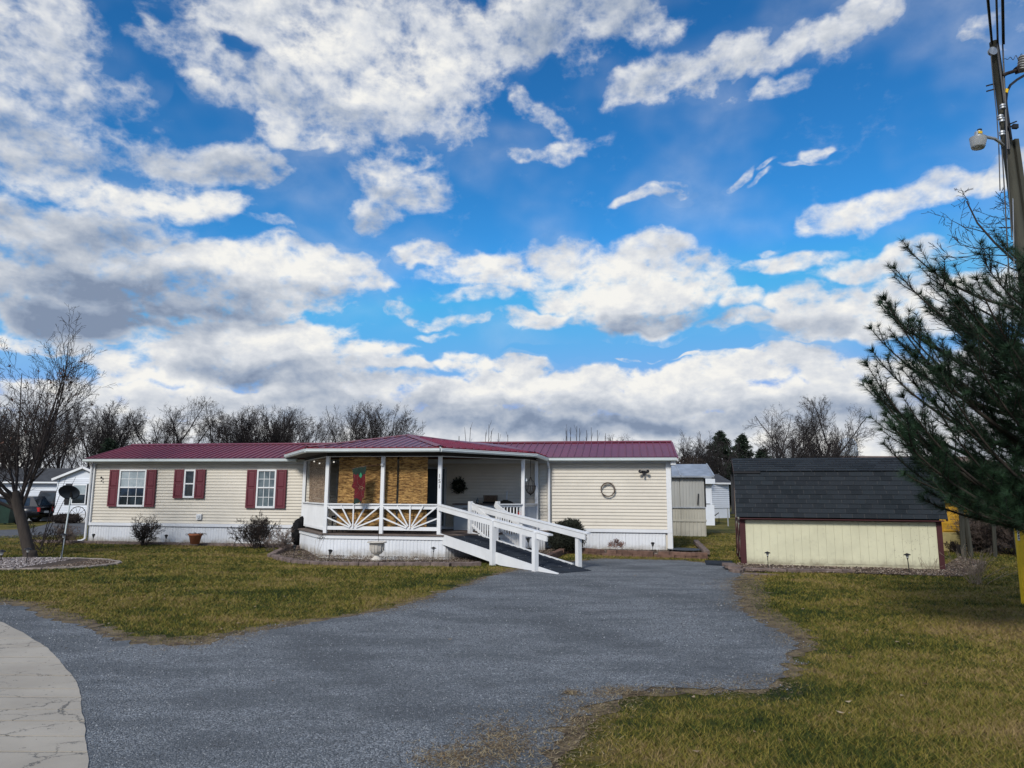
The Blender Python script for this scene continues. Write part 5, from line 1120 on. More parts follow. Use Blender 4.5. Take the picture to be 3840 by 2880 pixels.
# clipped evergreen right of the ramp
def leafmass(name, label, blobs_, n, size, mt, at_, cat, seed, core=.82, group=None, part='foliage'):
    rg = np.random.default_rng(seed); t = thing(name, label, cat, ID, at_, group); B = np.array(blobs_, float); vol = B[:, 3] * B[:, 4] * B[:, 5]; ii = rg.choice(len(B), n, p=vol / vol.sum())
    d = rg.normal(0, 1, (n, 3)); d /= np.linalg.norm(d, axis=1)[:, None]; rr = rg.uniform(.55, 1.04, n) ** .5; c = B[ii, :3] + d * rr[:, None] * B[ii, 3:6]
    k = c[:, 2] > 0.02; c = c[k]; d = d[k]; m = len(c); u = d + rg.normal(0, .5, (m, 3)) + (0, 0, .5); u /= np.linalg.norm(u, axis=1)[:, None]; v = np.cross(u, rg.normal(0, 1, (m, 3))); v /= np.linalg.norm(v, axis=1)[:, None]
    s = rg.uniform(.6, 1.4, m)[:, None] * size; V = np.stack([c - v * s * .4, c + v * s * .4, c + u * s * 1.6], 1).reshape(-1, 3) + np.array(at_)
    npmesh(part, V, np.arange(m * 3).reshape(-1, 3), mt, t); mb = MB(Matrix.Translation(at_))
    for b in B:
        prof = [(math.sin(a) * core, -math.cos(a) * core * b[5]) for a in np.linspace(.05, 3.09, 8)]
        mb.lathe([(r_ * b[3], z) for r_, z in prof], (b[0], b[1], b[2]), 10, 1, b[4] / b[3])
    mb.build('inner_branches', mt, t); return t
p = G(2130, 2082); p.y += .5
leafmass('yew_shrub', 'dark rounded evergreen shrub behind the ramp handrail', [(0, 0, .48, .50, .42, .46), (-.16, 0, .40, .40, .4, .40), (.20, 0, .50, .38, .4, .44), (.08, 0, .80, .28, .25, .22), (.26, 0, .85, .16, .16, .15), (-.18, 0, .72, .22, .2, .2)], 9000, .030, M_boxw, tuple(p), 'shrub', 5)
leafmass('covered_chair', 'black draped shape behind the left corner of the porch deck', [(0, 0, .45, .22, .3, .45), (.1, 0, .75, .14, .15, .22)], 300, .03, M_blackcloth, tuple(hpt(7.95, -.45)), 'covered furniture', 6, core=1.0, part='loose_folds')

# satellite dish
q = G(228, 2100); sdh = thing('satellite_dish', 'dark oval satellite dish on a pale pole beside the leaning tree', 'satellite dish', ID, tuple(q))
MB(ID).tube([(q.x, q.y, 0), (q.x + .10, q.y, 1.60)], .018, 8).build('pole', M_gutter, sdh)
FD = Matrix.Translation((q.x + .11, q.y - .05, 1.76)) @ Matrix.Scale(.78, 4) @ Matrix.Rotation(R(-8), 4, 'Y') @ Matrix.Rotation(R(-52), 4, 'X')
m = MB(FD); pr = [(r_, -.10 * (r_ / .33) ** 2) for r_ in (.0, .08, .16, .24, .30, .33)]
m.lathe([(a, -.0 + b) for a, b in pr] + [(.335, -.115), (.30, -.10), (.2, -.06), (.0, -.02)], (0, 0, 0), 24, 1.0, .86).build('dish', mat('dish_dark_grey', (.022, .03, .04), .5, .1, 3), sdh, True)
MB(ID).bar((q.x + .10, q.y, 1.58), (q.x + .11, q.y - .03, 1.72), .05, .05).build('mount', M_black, sdh)
MB(FD).box((-.13, .03, .012), (-.06, .10, .03)).build('sticker', M_grey, sdh); MB(FD).box((-.04, .04, .012), (.10, .12, .03)).build('bracket_plate', M_grey, sdh)
# rubber mat by the shed
q = G(2750, 2112); MB(ID).prism([tuple(G(2643, 2108)[:2]), tuple(G(2648, 2120)[:2]), tuple(G(2752, 2127)[:2]), tuple(G(2745, 2110)[:2])], .008, .05).build('rubber_mat', M_rampb)
props(bpy.data.objects['rubber_mat'], 'black rubber mat lying on the gravel left of the yellow shed', 'mat')

# ------------------------------------------------------------------ the shed
shed = thing('garden_shed', 'low yellow gambrel roofed shed with dark red trim and dark shingles', 'shed', SF)
SLN, SDP = 4.53, 2.44; EV, BK, RG = (-.17, 1.185), (.27, 2.31), (1.22, 2.69)
sb = lambda: MB(SF)
sb().prism([(.03, .016), (SLN - .03, .016), (SLN - .03, SDP), (.03, SDP)], .03, 1.14).build('wall', M_shedy, shed)
for uu in (.03, SLN - .03): sb().raw([(uu, .03, 1.14), (uu, .0, 1.2), (uu, BK[0] + .04, BK[1] - .05), (uu, RG[0], RG[1] - .05), (uu, 2 * RG[0] - BK[0], BK[1] - .05), (uu, SDP, 1.14)], [(0, 1, 2, 3, 4, 5)]).build('gable', M_shedy, shed)
rg = random.Random(8); x = .115; bw = (SLN - .23) / 23
for i in range(23):
    sb().box((x + .002, .0 + rg.uniform(0, .002), .085 + rg.uniform(-.006, .006) - (.012 if i < 12 else 0)), (x + bw - .002, .03, 1.105)).build('siding_board', M_shedy, shed); x += bw
sb().box((.02, .012, .0), (SLN - .02, .05, .08)).build('sill_board', M_shedy, shed)
for a in (0.0, SLN - .115): sb().box((a, -.022, .03), (a + .115, .03, 1.13)).build('corner_board', M_shedr, shed)
sb().box((.115, -.018, 1.105), (SLN - .115, .03, 1.16)).build('frieze_board', M_shedr, shed)
sb().box((-.02, -.165, 1.13), (SLN + .02, -.02, 1.155)).build('soffit', M_shedr, shed)
# shingle tabs, each one laid by itself
def slope_tabs(a, b, rows, tabw, exp_top, seed):
    a = Vector((0, *a)); b = Vector((0, *b)); d = (b - a).normalized(); n_ = Vector((0, -d.z, d.y)); L = (b - a).length; ex = L / rows; rg = random.Random(seed); X0, X1 = -.10, SLN + .10
    sb().raw([(X0, *(a - n_ * .0)[1:]), (X1, *(a)[1:]), (X1, *(b)[1:]), (X0, *(b)[1:])], [(0, 1, 2, 3)]).build('roof_deck', M_nroof, shed)
    m = sb(); o = Vector((0, 0, 0)); th = .008
    me = None
    for r_ in range(rows):
        off = (0, .52, .22, .74, .40, .9)[r_ % 6] * tabw; x = X0 - off
        while x < X1 - .02:
            x0 = max(x, X0); x1 = min(x + tabw, X1)
            if x1 - x0 > .03:
                if abs(x1 - x0 - tabw) < .01 and me is not None:
                    ob = bpy.data.objects.new('shingle', me); C.objects.link(ob); ob.parent = shed; FM[ob.name] = FM[shed.name]
                    ob.location = Vector((x0, 0, 0)) + a + d * (ex * r_ - .006) + n_ * rg.uniform(.0005, .004)
                else:
                    w_ = x1 - x0; p = d * (ex + .03); q = n_
                    vs = [Vector((.008, 0, 0)) + q * .004, Vector((w_ - .008, 0, 0)) + q * .004, Vector((w_ - .007, 0, 0)) + p, Vector((.007, 0, 0)) + p,
                          Vector((.008, 0, 0)) + q * (th + .012), Vector((w_ - .008, 0, 0)) + q * (th + .012), Vector((w_ - .007, 0, 0)) + p + q * .005, Vector((.007, 0, 0)) + p + q * .005]
                    mm = bpy.data.meshes.new('shingle'); mm.from_pydata(vs, [], [(4, 5, 6, 7), (0, 1, 5, 4), (1, 2, 6, 5), (3, 0, 4, 7)]); mm.update(); mm.materials.append(M_shingle)
                    if abs(w_ - tabw) < .01: me = mm
                    ob = bpy.data.objects.new('shingle', mm); C.objects.link(ob); ob.parent = shed; FM[ob.name] = FM[shed.name]; ob.location = Vector((x0, 0, 0)) + a + d * (ex * r_ - .006) + n_ * .001
            x += tabw
slope_tabs(EV, (BK[0] - .01, BK[1] + .0), 10, .268, 0, 1)
slope_tabs((BK[0] - .04, BK[1] + .012), RG, 6, .268, 0, 2)
sb().raw([(-.10, *RG), (SLN + .1, *RG), (SLN + .1, 2 * RG[0] - BK[0], BK[1]), (-.1, 2 * RG[0] - BK[0], BK[1]), (SLN + .1, 2 * RG[0] - EV[0], EV[1]), (-.1, 2 * RG[0] - EV[0], EV[1])], [(0, 1, 2, 3), (3, 2, 4, 5)]).build('rear_roof', M_nroof, shed)
sb().raw([(-.11, RG[0] - .08, RG[1] - .02), (SLN + .11, RG[0] - .08, RG[1] - .02), (SLN + .11, RG[0], RG[1] + .015), (-.11, RG[0], RG[1] + .015)], [(0, 1, 2, 3)]).build('ridge_cap', M_shingle, shed)
sb().box((-.10, BK[0] - .07, BK[1] - .035), (.55, BK[0] - .03, BK[1] + .012)).build('loose_flashing', M_black, shed)
for a, b in (((EV[0], EV[1]), BK), (BK, RG)): sb().bar((-.085, a[0] + .02, a[1] - .035), (-.085, b[0] + .02, b[1] - .035), .03, .06).build('rake_board', M_shedr, shed); sb().bar((SLN + .085, a[0] + .02, a[1] - .035), (SLN + .085, b[0] + .02, b[1] - .035), .03, .06).build('rake_board', M_shedr, shed)
for a in (.0, 1.2, 2.32): sb().box((-.02, a, .03), (.025, a + .11, 1.95 if a > .5 else 1.3)).build('end_board', M_shedr, shed)
for y0 in (.14, 1.33):
    d_ = sb().box((-.008, y0, .12), (.02, y0 + 1.0, 1.92)).build('door', M_shedy, shed)
    sb().bar((-.02, y0 + .03, .15), (-.02, y0 + .95, .95), .02, .08).build('brace', M_shedr, d_); sb().bar((-.02, y0 + .03, .95), (-.02, y0 + .95, .15), .018, .08).build('brace', M_shedr, d_)
    sb().box((-.024, y0, 1.02), (-.01, y0 + 1.0, 1.10)).build('cross_board', M_shedr, d_)
sb().box((-.05, 1.15, 1.14), (-.012, 1.4, 1.2)).build('door_bolt', M_grey, shed)
sb().box((-.02, .3, 1.96), (.02, SDP - .3, 2.06)).build('end_trim', M_shedr, shed)
m = sb(); rg = random.Random(6)
for i in range(60):
    x = 3.4 + abs(rg.gauss(.5, .35)); z = .2 + rg.random() * .85; l = rg.uniform(.005, .02); 
    if x < SLN - .14: a = rg.uniform(-.6, .6); m.bar((x, -.003, z), (x + l * math.cos(a), -.003, z + l * math.sin(a)), .004, .006)
o = m.build('peeling_paint', mat('bare_wood_spot', (.12, .10, .07), .9), shed); o['kind'] = 'stuff'
# ------------------------------------------------------------------ neighbours
# left: long white home with a gabled end wing
nb = thing('white_neighbour_home', 'white mobile home with dark roof behind the leaning tree, black window shutters', 'house', ID, (-30, 40, 0))
def nbx(F): return MB(F)
Fn = Matrix.Translation(onY(336, 1955, 40.0) * 1) ; Fn = Matrix.Translation((onY(336, 1955, 40).x, 40.0, 0)) 
# gable wing faces the camera: x from -2.15 to 0.25
MB(Fn).box((-2.0, 0, 0), (.9, 5, 2.45)).build('wall', M_nwhite, nb)
for gy_ in (0, 5): MB(Fn).raw([(-2.0, gy_, 2.45), (.9, gy_, 2.45), (-.55, gy_, 3.0)], [(0, 1, 2)]).build('gable', M_nwhite, nb)
MB(Fn).raw([(-2.2, -.2, 2.37), (-.55, -.2, 3.06), (-.55, 5, 3.06), (-2.2, 5, 2.37), (1.1, -.2, 2.37), (1.1, 5, 2.37)], [(0, 1, 2, 3), (1, 4, 5, 2)]).build('roof', M_nroof, nb)
for a, b in (((-2.2, -.21, 2.34), (-.55, -.21, 3.03)), ((-.55, -.21, 3.03), (1.1, -.21, 2.34))): MB(Fn).bar(a, b, .03, .12).build('barge_board', M_white, nb)
lp = None
for k in range(19):
    if lp is None: lp = MB(Fn).raw([(-1.98, -.03, .55), (.9, -.03, .55), (.9, -.001, .65), (-1.98, -.001, .65)], [(0, 1, 2, 3)]).build('siding_board', M_nwhite, nb)
    else: rep(lp, nb, (0, 0, k * .1))
wv = MB(Fn).box((-1.10, -.06, 1.0), (-.30, -.01, 2.10)).build('window', M_white, nb); MB(Fn).box((-1.04, -.075, 1.58), (-.36, -.061, 2.04)).build('glass_pane', M_gpale, wv); MB(Fn).box((-1.04, -.075, 1.06), (-.36, -.061, 1.54)).build('glass_pane', M_gdark, wv)
for a in (-1.48, -.29): MB(Fn).box((a, -.06, .98), (a + .36, -.0, 2.12)).build('shutter', M_black, nb)
MB(Fn).box((-2.02, -.05, .0), (.9, -.0, .52)).build('skirting', M_whitev, nb)
# the long side, set back, running off to the left
MB(Fn).box((-22, 2.2, 0), (-2.02, 7, 2.3)).build('long_wall', M_nwhite, nb)
lp = None
for k in range(17):
    if lp is None: lp = MB(Fn).raw([(-22, 2.17, .55), (-2.05, 2.17, .55), (-2.05, 2.2, .65), (-22, 2.2, .65)], [(0, 1, 2, 3)]).build('siding_board', M_nwhite, nb)
    else: rep(lp, nb, (0, 0, k * .1))
MB(Fn).raw([(-22.3, 1.95, 2.26), (-1.9, 1.95, 2.26), (-1.0, 4.6, 3.12), (-22.3, 4.6, 3.12), (-1.9, 7.2, 2.26), (-22.3, 7.2, 2.26)], [(0, 1, 2, 3), (3, 2, 4, 5)]).build('roof', M_nroof, nb)
MB(Fn).box((-22.2, 1.9, 2.16), (-1.95, 2.15, 2.25)).build('gutter', M_white, nb)
# wagon wheel, low shrub by the neighbour
wp = onY(290, 1938, 39.2); ww = thing('wagon_wheel', 'old iron wagon wheel leaning on the white neighbour skirting', 'wagon wheel', ID, (wp.x, 39.2, 0))
m = MB(Matrix.Translation((wp.x, 39.2, .45))); m.tube([(.44 * math.cos(a * .3142), 0, .44 * math.sin(a * .3142)) for a in range(21)], .02, 5); m.build('rim', M_iron, ww)
m = MB(Matrix.Translation((wp.x, 39.2, .45)))
for k in range(10): a = k * .6283; m.tube([(0, 0, 0), (.43 * math.cos(a), 0, .43 * math.sin(a))], .011, 4)
m.build('spokes', M_iron, ww); MB(Matrix.Translation((wp.x, 39.2, .45)) @ Matrix.Rotation(math.pi / 2, 4, 'X')).lathe([(.07, -.05), (.09, 0), (.07, .05)], (0, 0, 0), 10).build('hub', M_iron, ww)
q = onY(250, 1950, 39.0); leafmass('low_juniper', 'low brown green shrub beside the wagon wheel', [(0, 0, .22, .8, .5, .28), (-.3, 0, .25, .5, .4, .22)], 2500, .05, M_bush, (q.x, 39.0, 0), 'shrub', 8)

# cars and bins in front of the neighbour
def car(name, label, F, L, Wd, Hh, hood, mt, lights=True):
    t = thing(name, label, 'car', F); m = MB(F); w_ = Wd / 2
    secs = [(-L / 2, .45, Hh * .56, .86), (-L / 2 + .12, .28, Hh * .62, .97), (-L / 2 + .7, .26, Hh * .62, 1), (L / 2 - .9, .26, Hh * .58, 1), (L / 2 - .15, .28, Hh * .52, .96), (L / 2, .42, Hh * .44, .84)]
    vs = []
    for x, z0, z1, k in secs: vs += [(-w_ * k, x, z0), (w_ * k, x, z0), (w_ * k * 1.0, x, (z0 + z1) / 2), (w_ * k * .95, x, z1), (-w_ * k * .95, x, z1), (-w_ * k, x, (z0 + z1) / 2)]
    fs = [tuple(range(6)), tuple(range(30, 36))[::-1]] + [(6 * i + j, 6 * i + (j + 1) % 6, 6 * i + 6 + (j + 1) % 6, 6 * i + 6 + j) for i in range(5) for j in range(6)]
    m.raw(vs, fs).build('body', mt, t, True)
    x0, x1, x2, x3 = -L / 2 + .08, -L / 2 + .45, L / 2 - hood - .7, L / 2 - hood
    m = MB(F); zt = Hh; zb = Hh * .6
    m.raw([(-w_ * .92, x0, zb), (w_ * .92, x0, zb), (w_ * .78, x1, zt), (-w_ * .78, x1, zt), (-w_ * .92, x3, zb), (w_ * .92, x3, zb), (w_ * .78, x2, zt), (-w_ * .78, x2, zt)], [(0, 1, 2, 3), (3, 2, 6, 7), (7, 6, 5, 4), (1, 5, 6, 2), (0, 3, 7, 4)]).build('cabin', mt, t)
    MB(F).raw([(-w_ * .8, x0 + .03, zb + .08), (w_ * .8, x0 + .03, zb + .08), (w_ * .7, x1 - .06, zt - .1), (-w_ * .7, x1 - .06, zt - .1)], [(0, 1, 2, 3)]).build('rear_window', M_gdark, t)
    for s in (-1, 1): MB(F).raw([(s * w_ * .925, x0 + .45, zb + .06), (s * w_ * .925, x3 - .35, zb + .06), (s * w_ * .80, x2 - .05, zt - .08), (s * w_ * .80, x1 + .1, zt - .08)], [(0, 1, 2, 3)]).build('side_window', M_gdark, t)
    for s in (-1, 1):
        for y in (-L / 2 + .85, L / 2 - .85):
            FW = F @ Matrix.Translation((s * (w_ - .1), y, .34)) @ Matrix.Rotation(math.pi / 2, 4, 'Y'); wh = MB(FW).lathe([(.30, -.11), (.34, -.08), (.34, .08), (.30, .11)], (0, 0, 0), 16).build('wheel', M_black, t); MB(FW).lathe([(.20, -.115), (.2, .115)], (0, 0, 0), 10).build('rim', M_grey, wh)
        MB(F).box((s * w_ * .86 - .07, -L / 2 - .01, Hh * .42), (s * w_ * .86 + .05, -L / 2 + .14, Hh * .58)).build('tail_light', M_red, t)
    MB(F).box((-.26, -L / 2 - .02, Hh * .36), (.26, -L / 2 + .02, Hh * .44)).build('licence_plate', M_offwhite, t)
q = G(148, 1955); car('parked_suv', 'dark suv parked in front of the white neighbour home, seen from behind', Matrix.Translation((q.x, q.y + 2.0, 0)) @ Matrix.Rotation(R(18), 4, 'Z'), 4.6, 1.9, 1.72, .9, M_carp)
q = G(-20, 1962); car('parked_sedan', 'dark sedan cut by the left edge beyond the green bin', Matrix.Translation((q.x - .6, q.y + 1.2, 0)) @ Matrix.Rotation(R(100), 4, 'Z'), 4.6, 1.8, 1.42, 1.2, M_carp)
q = G(25, 1966); bn = thing('green_bin', 'dark green wheeled refuse bin standing at the street on the far left', 'bin', ID, tuple(q))
MB(Matrix.Translation(q)).raw([(-.26, -.28, .06), (.26, -.28, .06), (.26, .28, .06), (-.26, .28, .06), (-.36, -.36, 1.0), (.36, -.36, 1.0), (.36, .38, 1.0), (-.36, .38, 1.0)], [(3, 2, 1, 0), (0, 1, 5, 4), (1, 2, 6, 5), (2, 3, 7, 6), (3, 0, 4, 7)]).build('body', M_green, bn)
MB(Matrix.Translation(q)).raw([(-.39, -.40, 1.0), (.39, -.40, 1.0), (.39, .42, 1.0), (-.39, .42, 1.0), (-.36, -.34, 1.07), (.36, -.34, 1.07), (.36, .40, 1.12), (-.36, .40, 1.12)], [(0, 1, 5, 4), (1, 2, 6, 5), (2, 3, 7, 6), (3, 0, 4, 7), (4, 5, 6, 7)]).build('lid', M_green, bn)
for s in (-.3, .3): MB(Matrix.Translation(q) @ Matrix.Translation((s, .3, .13)) @ Matrix.Rotation(math.pi / 2, 4, 'Y')).lathe([(.13, -.03), (.13, .03)], (0, 0, 0), 12).build('wheel', M_black, bn)

# homes seen through the gap between house and shed
gh = thing('grey_home', 'old grey and beige ribbed metal home with sheet roof beside the shed', 'house', HF, (20, 9, 0))
g0 = HF.inverted() @ G(2650, 2012); gx, gy = g0.x, g0.y
m = MB(HF); n = 30
def ribbed(F, x0, x1, y, z0, z1, pitch, mt, name, parent, dep=.02):
    m = MB(F); pr = []; x = x0
    while x < x1 - 1e-3: pr += [(x, y), (min(x + pitch * .55, x1), y), (min(x + pitch * .7, x1), y - dep), (min(x + pitch * .9, x1), y - dep)]; x += pitch
    pr.append((x1, y)); q = len(pr); m.raw([(a, b, z0) for a, b in pr] + [(a, b, z1) for a, b in pr], [(j, j + 1, q + j + 1, q + j) for j in range(q - 1)]); return m.build(name, mt, parent)
MB(HF).box((gx - 6, gy + .02, 0), (gx - .02, gy + 4, 2.45)).build('wall', M_beige, gh)
for i in range(6):
    ribbed(HF, gx - (i + 1), gx - i - .006, gy, 0.0, .62, .16, M_beige, 'skirt_panel', gh); ribbed(HF, gx - (i + 1), gx - i - .006, gy, .66, 1.16, .11, M_beige, 'lower_panel', gh); ribbed(HF, gx - (i + 1) - .02, gx - i - .04, gy - .03, 1.2, 2.46, .13, M_greyside, 'upper_panel', gh)
MB(HF).box((gx - 6, gy - .04, .60), (gx + .02, gy + .02, .68)).build('belt_trim', M_beige, gh); MB(HF).box((gx - 6, gy - .06, 1.15), (gx + .0, gy + .02, 1.21)).build('belt_trim', M_grey, gh)
rp0 = None
for i in range(5): MB(HF).raw([(gx - 1.35 * (i + 1) + .38, gy - .25, 2.48), (gx - 1.35 * i + .36, gy - .25, 2.48), (gx - 1.35 * i + .30, gy + 1.8, 3.05), (gx - 1.35 * (i + 1) + .32, gy + 1.8, 3.05), (gx - 1.35 * (i + 1) + .38, gy - .25, 2.42), (gx - 1.35 * i + .36, gy - .25, 2.42)], [(0, 1, 2, 3), (4, 5, 1, 0)]).build('roof_sheet', M_metroof, gh); MB(HF).bar((gx - 1.35 * i + .36, gy - .27, 2.49), (gx - 1.35 * i + .30, gy + 1.8, 3.07), .05, .03).build('roof_seam', M_grey, gh)
MB(HF).box((gx - .03, gy, 1.2), (gx + .03, gy + 3.5, 2.4)).build('dark_screen', M_black, gh); MB(HF).bar((gx - .32, gy - .08, 1.3), (gx - .28, gy - .06, 1.75), .05, .05).build('hose_hook', M_black, gh)
q = G(2672, 1970); wh2 = thing('white_narrow_home', 'narrow pale end of a home between the grey home and the far white one', 'house', ID, tuple(q))
MB(ID).box((q.x - 3, q.y, 0), (q.x + .02, q.y + 6, 2.55)).build('wall', M_nwhite, wh2); MB(ID).box((q.x - 3.1, q.y - .06, 0), (q.x + .12, q.y + .0, 1.15)).build('skirting', M_nwhite, wh2); MB(ID).box((q.x - 3.1, q.y - .3, 2.3), (q.x + .15, q.y + .1, 2.58)).build('eave_box', M_nwhite, wh2); MB(ID).box((q.x - 3, q.y + .2, 2.56), (q.x + .1, q.y + 6, 3.1)).build('roof', M_metroof, wh2)
MB(ID).box((q.x - .9, q.y - .08, 1.17), (q.x - .1, q.y - .0, 1.22)).build('belt_trim', M_grey, wh2)
a = G(2655, 1944); b = G(2737, 1942); wh3 = thing('far_white_home', 'far white lap sided home with black roof, seen in the gap', 'house', ID, tuple(a))
MB(ID).prism([tuple(a[:2]), tuple(b[:2]), (b.x + .3, b.y + 5), (a.x, a.y + 5)], 0, 2.55).build('wall', M_nwhite, wh3)
for k in range(13): z = .75 + k * .138; MB(ID).raw([(a.x, a.y - .06, z), (b.x, b.y - .06, z), (b.x, b.y - .005, z + .137), (a.x, a.y - .005, z + .137)], [(0, 1, 2, 3)]).build('siding_board', M_nwhite, wh3)
MB(ID).raw([(a.x - 1, a.y - .3, 2.55), (b.x + .3, b.y - .3, 2.55), (b.x, b.y + 2.5, 3.25), (a.x - 1, a.y + 2.5, 3.25)], [(0, 1, 2, 3)]).build('roof', M_nroof, wh3); MB(ID).bar((a.x - 1, a.y - .3, 2.5), (b.x + .3, b.y - .3, 2.5), .05, .12).build('eave_board', M_white, wh3)
q = G(2731, 1973); props(MB(ID).tube([(q.x, q.y, 0), (q.x, q.y, .95)], .035, 8).build('steel_post', M_grey), 'thin grey steel post standing on the grass in the gap', 'post')
q = G(2690, 1960); hr_ = thing('bent_pipe', 'low dark bent pipe rail on the grass by the far white home', 'pipe rail', ID, tuple(q)); MB(ID).tube([(q.x - .35, q.y, 0), (q.x - .35, q.y, .75)], .03, 6).build('upright', M_iron, hr_); MB(ID).tube([(q.x - .35, q.y, .35), (q.x - .1, q.y, .45), (q.x + .1, q.y, .6), (q.x + .12, q.y, .45), (q.x + .1, q.y, 0)], .03, 6).build('bent_bar', M_iron, hr_)

# right: ochre building, wire fence, brush
q = G(3530, 2030); oc = thing('ochre_building', 'ochre yellow sided outbuilding behind the right end of the shed', 'building', ID, (11.5, 22, 0))
y0 = 23.0; xa = onY(3535, 1900, y0).x; xb = onY(3628, 1900, y0).x; zt = onY(3580, 1868, y0).z
MB(ID).box((xa - 3, y0 + .02, 0), (xb, y0 + 4, zt)).build('wall', M_ochre, oc)
for r_ in range(5):
    for c_ in range(9):
        x = xb - .42 * (c_ + 1) + (.2 if r_ % 2 else 0) * 0; z = .62 + r_ * .22
        if x > xa - .3 and z + .21 < zt + .05: MB(ID).box((x + .006, y0 - .012 - .002 * r_, z), (x + .414, y0 + .02, z + .212)).build('siding_panel', M_ochre, oc)
MB(ID).box((xa - 3, y0 - .03, .0), (xb + .0, y0 + .0, .58)).build('foundation_board', mat('pale_ochre', (.40, .33, .14), .8, .2, 4, dirt=.3), oc); MB(ID).raw([(xa - 3, y0 - .3, zt - .02), (xb + .3, y0 - .3, zt - .02), (xb + .3, y0 + 2, zt + .7), (xa - 3, y0 + 2, zt + .7)], [(0, 1, 2, 3)]).build('roof', M_nroof, oc)
fe = thing('wire_fence', 'old wire fence with weathered wooden posts at the right edge', 'fence', ID, (13, 20.6, 0))
fp_ = [onY(x, 1900, 20.8) for x in (3598, 3625, 3715, 3800, 3900, 4050)]
for i, p in enumerate(fp_): MB(ID).tube([(p.x, 20.8, 0), (p.x + .05 * (-1) ** i, 20.8, (1.55, 1.1, 1.25, 1.3, 1.25, 1.2)[i])], .07 if i < 2 else .055, 7).build('post', M_pole, fe)
for z in (.2, .42, .64, .86, 1.05): MB(ID).tube([(fp_[0].x - .3, 20.8, z)] + [((p.x + q_.x) / 2, 20.8, z - .02) for p, q_ in zip(fp_[:-1], fp_[1:])] + [(fp_[-1].x, 20.8, z)], .004, 4).build('wire', M_iron, fe)
m = MB(ID); x = fp_[0].x
while x < fp_[-1].x: m.tube([(x, 20.8, .02), (x, 20.8, 1.05)], .0025, 3); x += .16
m.build('mesh_wires', M_iron, fe)
for k, (X, Y, h_, sd_) in enumerate(((3670, 2070, 1.0, 31), (3720, 2075, 1.5, 32), (3790, 2080, 1.4, 33), (3850, 2085, 1.5, 34), (3580, 2072, .4, 35), (3690, 2065, 1.2, 36), (3760, 2068, 1.6, 37))):
    shrub('brush_thicket', ('tangled bare bush by the stump of the wire fence', 'tall tangled bush in the middle of the wire fence', 'grey tangled bush close behind the yellow guard', 'bare bush beyond the right edge of the fence', 'low weeds against the ochre building', 'dense low bush between the two fence posts', 'highest grey bush behind the wire fence')[k], G(X, Y), h_, 14, 1.0, sd_, mat('pale_twig', (.16, .12, .10), .95, .3, 6) if k % 2 else M_bush, rad=.012, minr=.005)
q = G(3600, 2078); props(MB(ID).lathe([(.10, 0), (.08, .1), (.07, .26), (.0, .27)], tuple(q), 10).build('tree_stump', M_bark), 'small dark stump right of the shed corner', 'stump')
dl = onY(3700, 1900, 24); props(MB(ID).box((dl.x - .6, 24.2, 0), (dl.x + 8, 27, 1.55)).build('grey_outbuilding', M_nroof), 'dark grey low building behind the fence brush', 'building')

# far right: brown roofed building, water tower
q = onY(3300, 1725, 70); br_ = thing('brown_roof_building', 'long low building with tan roof far behind the shed', 'building', ID, (q.x, 70, 0))
MB(ID).box((q.x - 6, 70, 0), (q.x + 12, 78, q.z - .35)).build('wall', M_beige, br_); MB(ID).raw([(q.x - 6.5, 69.5, q.z - .4), (q.x + 12, 69.5, q.z - .4), (q.x + 12, 74, q.z + .6), (q.x - 6.5, 74, q.z + .6)], [(0, 1, 2, 3)]).build('roof', M_tan, br_)
q = onY(3180, 1690, 180); wt = thing('water_tower', 'pale rounded water tower on the skyline between the bare trees', 'water tower', ID, (q.x, 180, 0))
MB(ID).lathe([(0, 3.3), (1.3, 3.0), (2.1, 2.0), (2.3, .5), (2.3, -1.2), (1.8, -2.4), (.9, -3.2), (0, -3.4)][::-1], (q.x, 180, q.z), 20).build('tank', M_tower, wt, True); MB(ID).tube([(q.x, 180, 0), (q.x, 180, q.z - 3)], .8, 10).build('stem', M_tower, wt)

# ------------------------------------------------------------------ bare trees
OAK = dict(nseg=[5, 7, 6, 5, 4, 2], taper=[.6, .35, .35, .35, .4, .4], wob=[.04, .09, .10, .10, .10, .1], up=[.0, .045, .035, .035, .02, .02], kids=[(5, 7), (8, 10), (7, 8), (4, 5), (2, 3), 0], start=[.30, .15, .12, .12, .2], ang=[42, 40, 42, 42, 42], ratio=[1.0, .56, .52, .50, .52], rr=[.5, .45, .45, .5, .6])
VASE = dict(nseg=[4, 8, 7, 5, 3, 2], taper=[.7, .3, .35, .35, .4, .4], wob=[.03, .05, .06, .07, .08, .1], up=[.02, .05, .05, .05, .03, .03], kids=[(8, 10), (10, 11), (6, 8), (4, 5), (2, 3), 0], start=[.25, .10, .12, .12, .2], ang=[30, 30, 34, 38, 40], ratio=[1.5, .5, .46, .48, .52], rr=[.42, .42, .45, .5, .6])
def proto(cfg, h, rad, seed, **k): return bare_tree('bare_tree', 'x', cfg, (0, 0, 0), h, rad, seed, 'bare trees along the skyline', m1=M_fartwig, m2=M_fartwig, split=2, minr=k.pop('minr', .0045), **k)[0]
PR = [proto(OAK, 4.2, .12, 41, dome=(.42, .60, .34)), proto(OAK, 4.6, .13, 42, dome=(.44, .58, .34)), proto(VASE, 3.4, .12, 43, dome=(.36, .56, .36)), proto(VASE, 3.2, .11, 44, stems=2, spread=.25, dome=(.44, .54, .36)), proto(OAK, 3.8, .12, 45, lean=(.2, 0), dome=(.46, .60, .34))]
print('tree protos', [sum(len(c.data.polygons) for c in t.children) for t in PR])
def ph(t): return max((v.co.z for ch in t.children for v in ch.data.vertices))
PHT = [ph(t) for t in PR]
used = set()
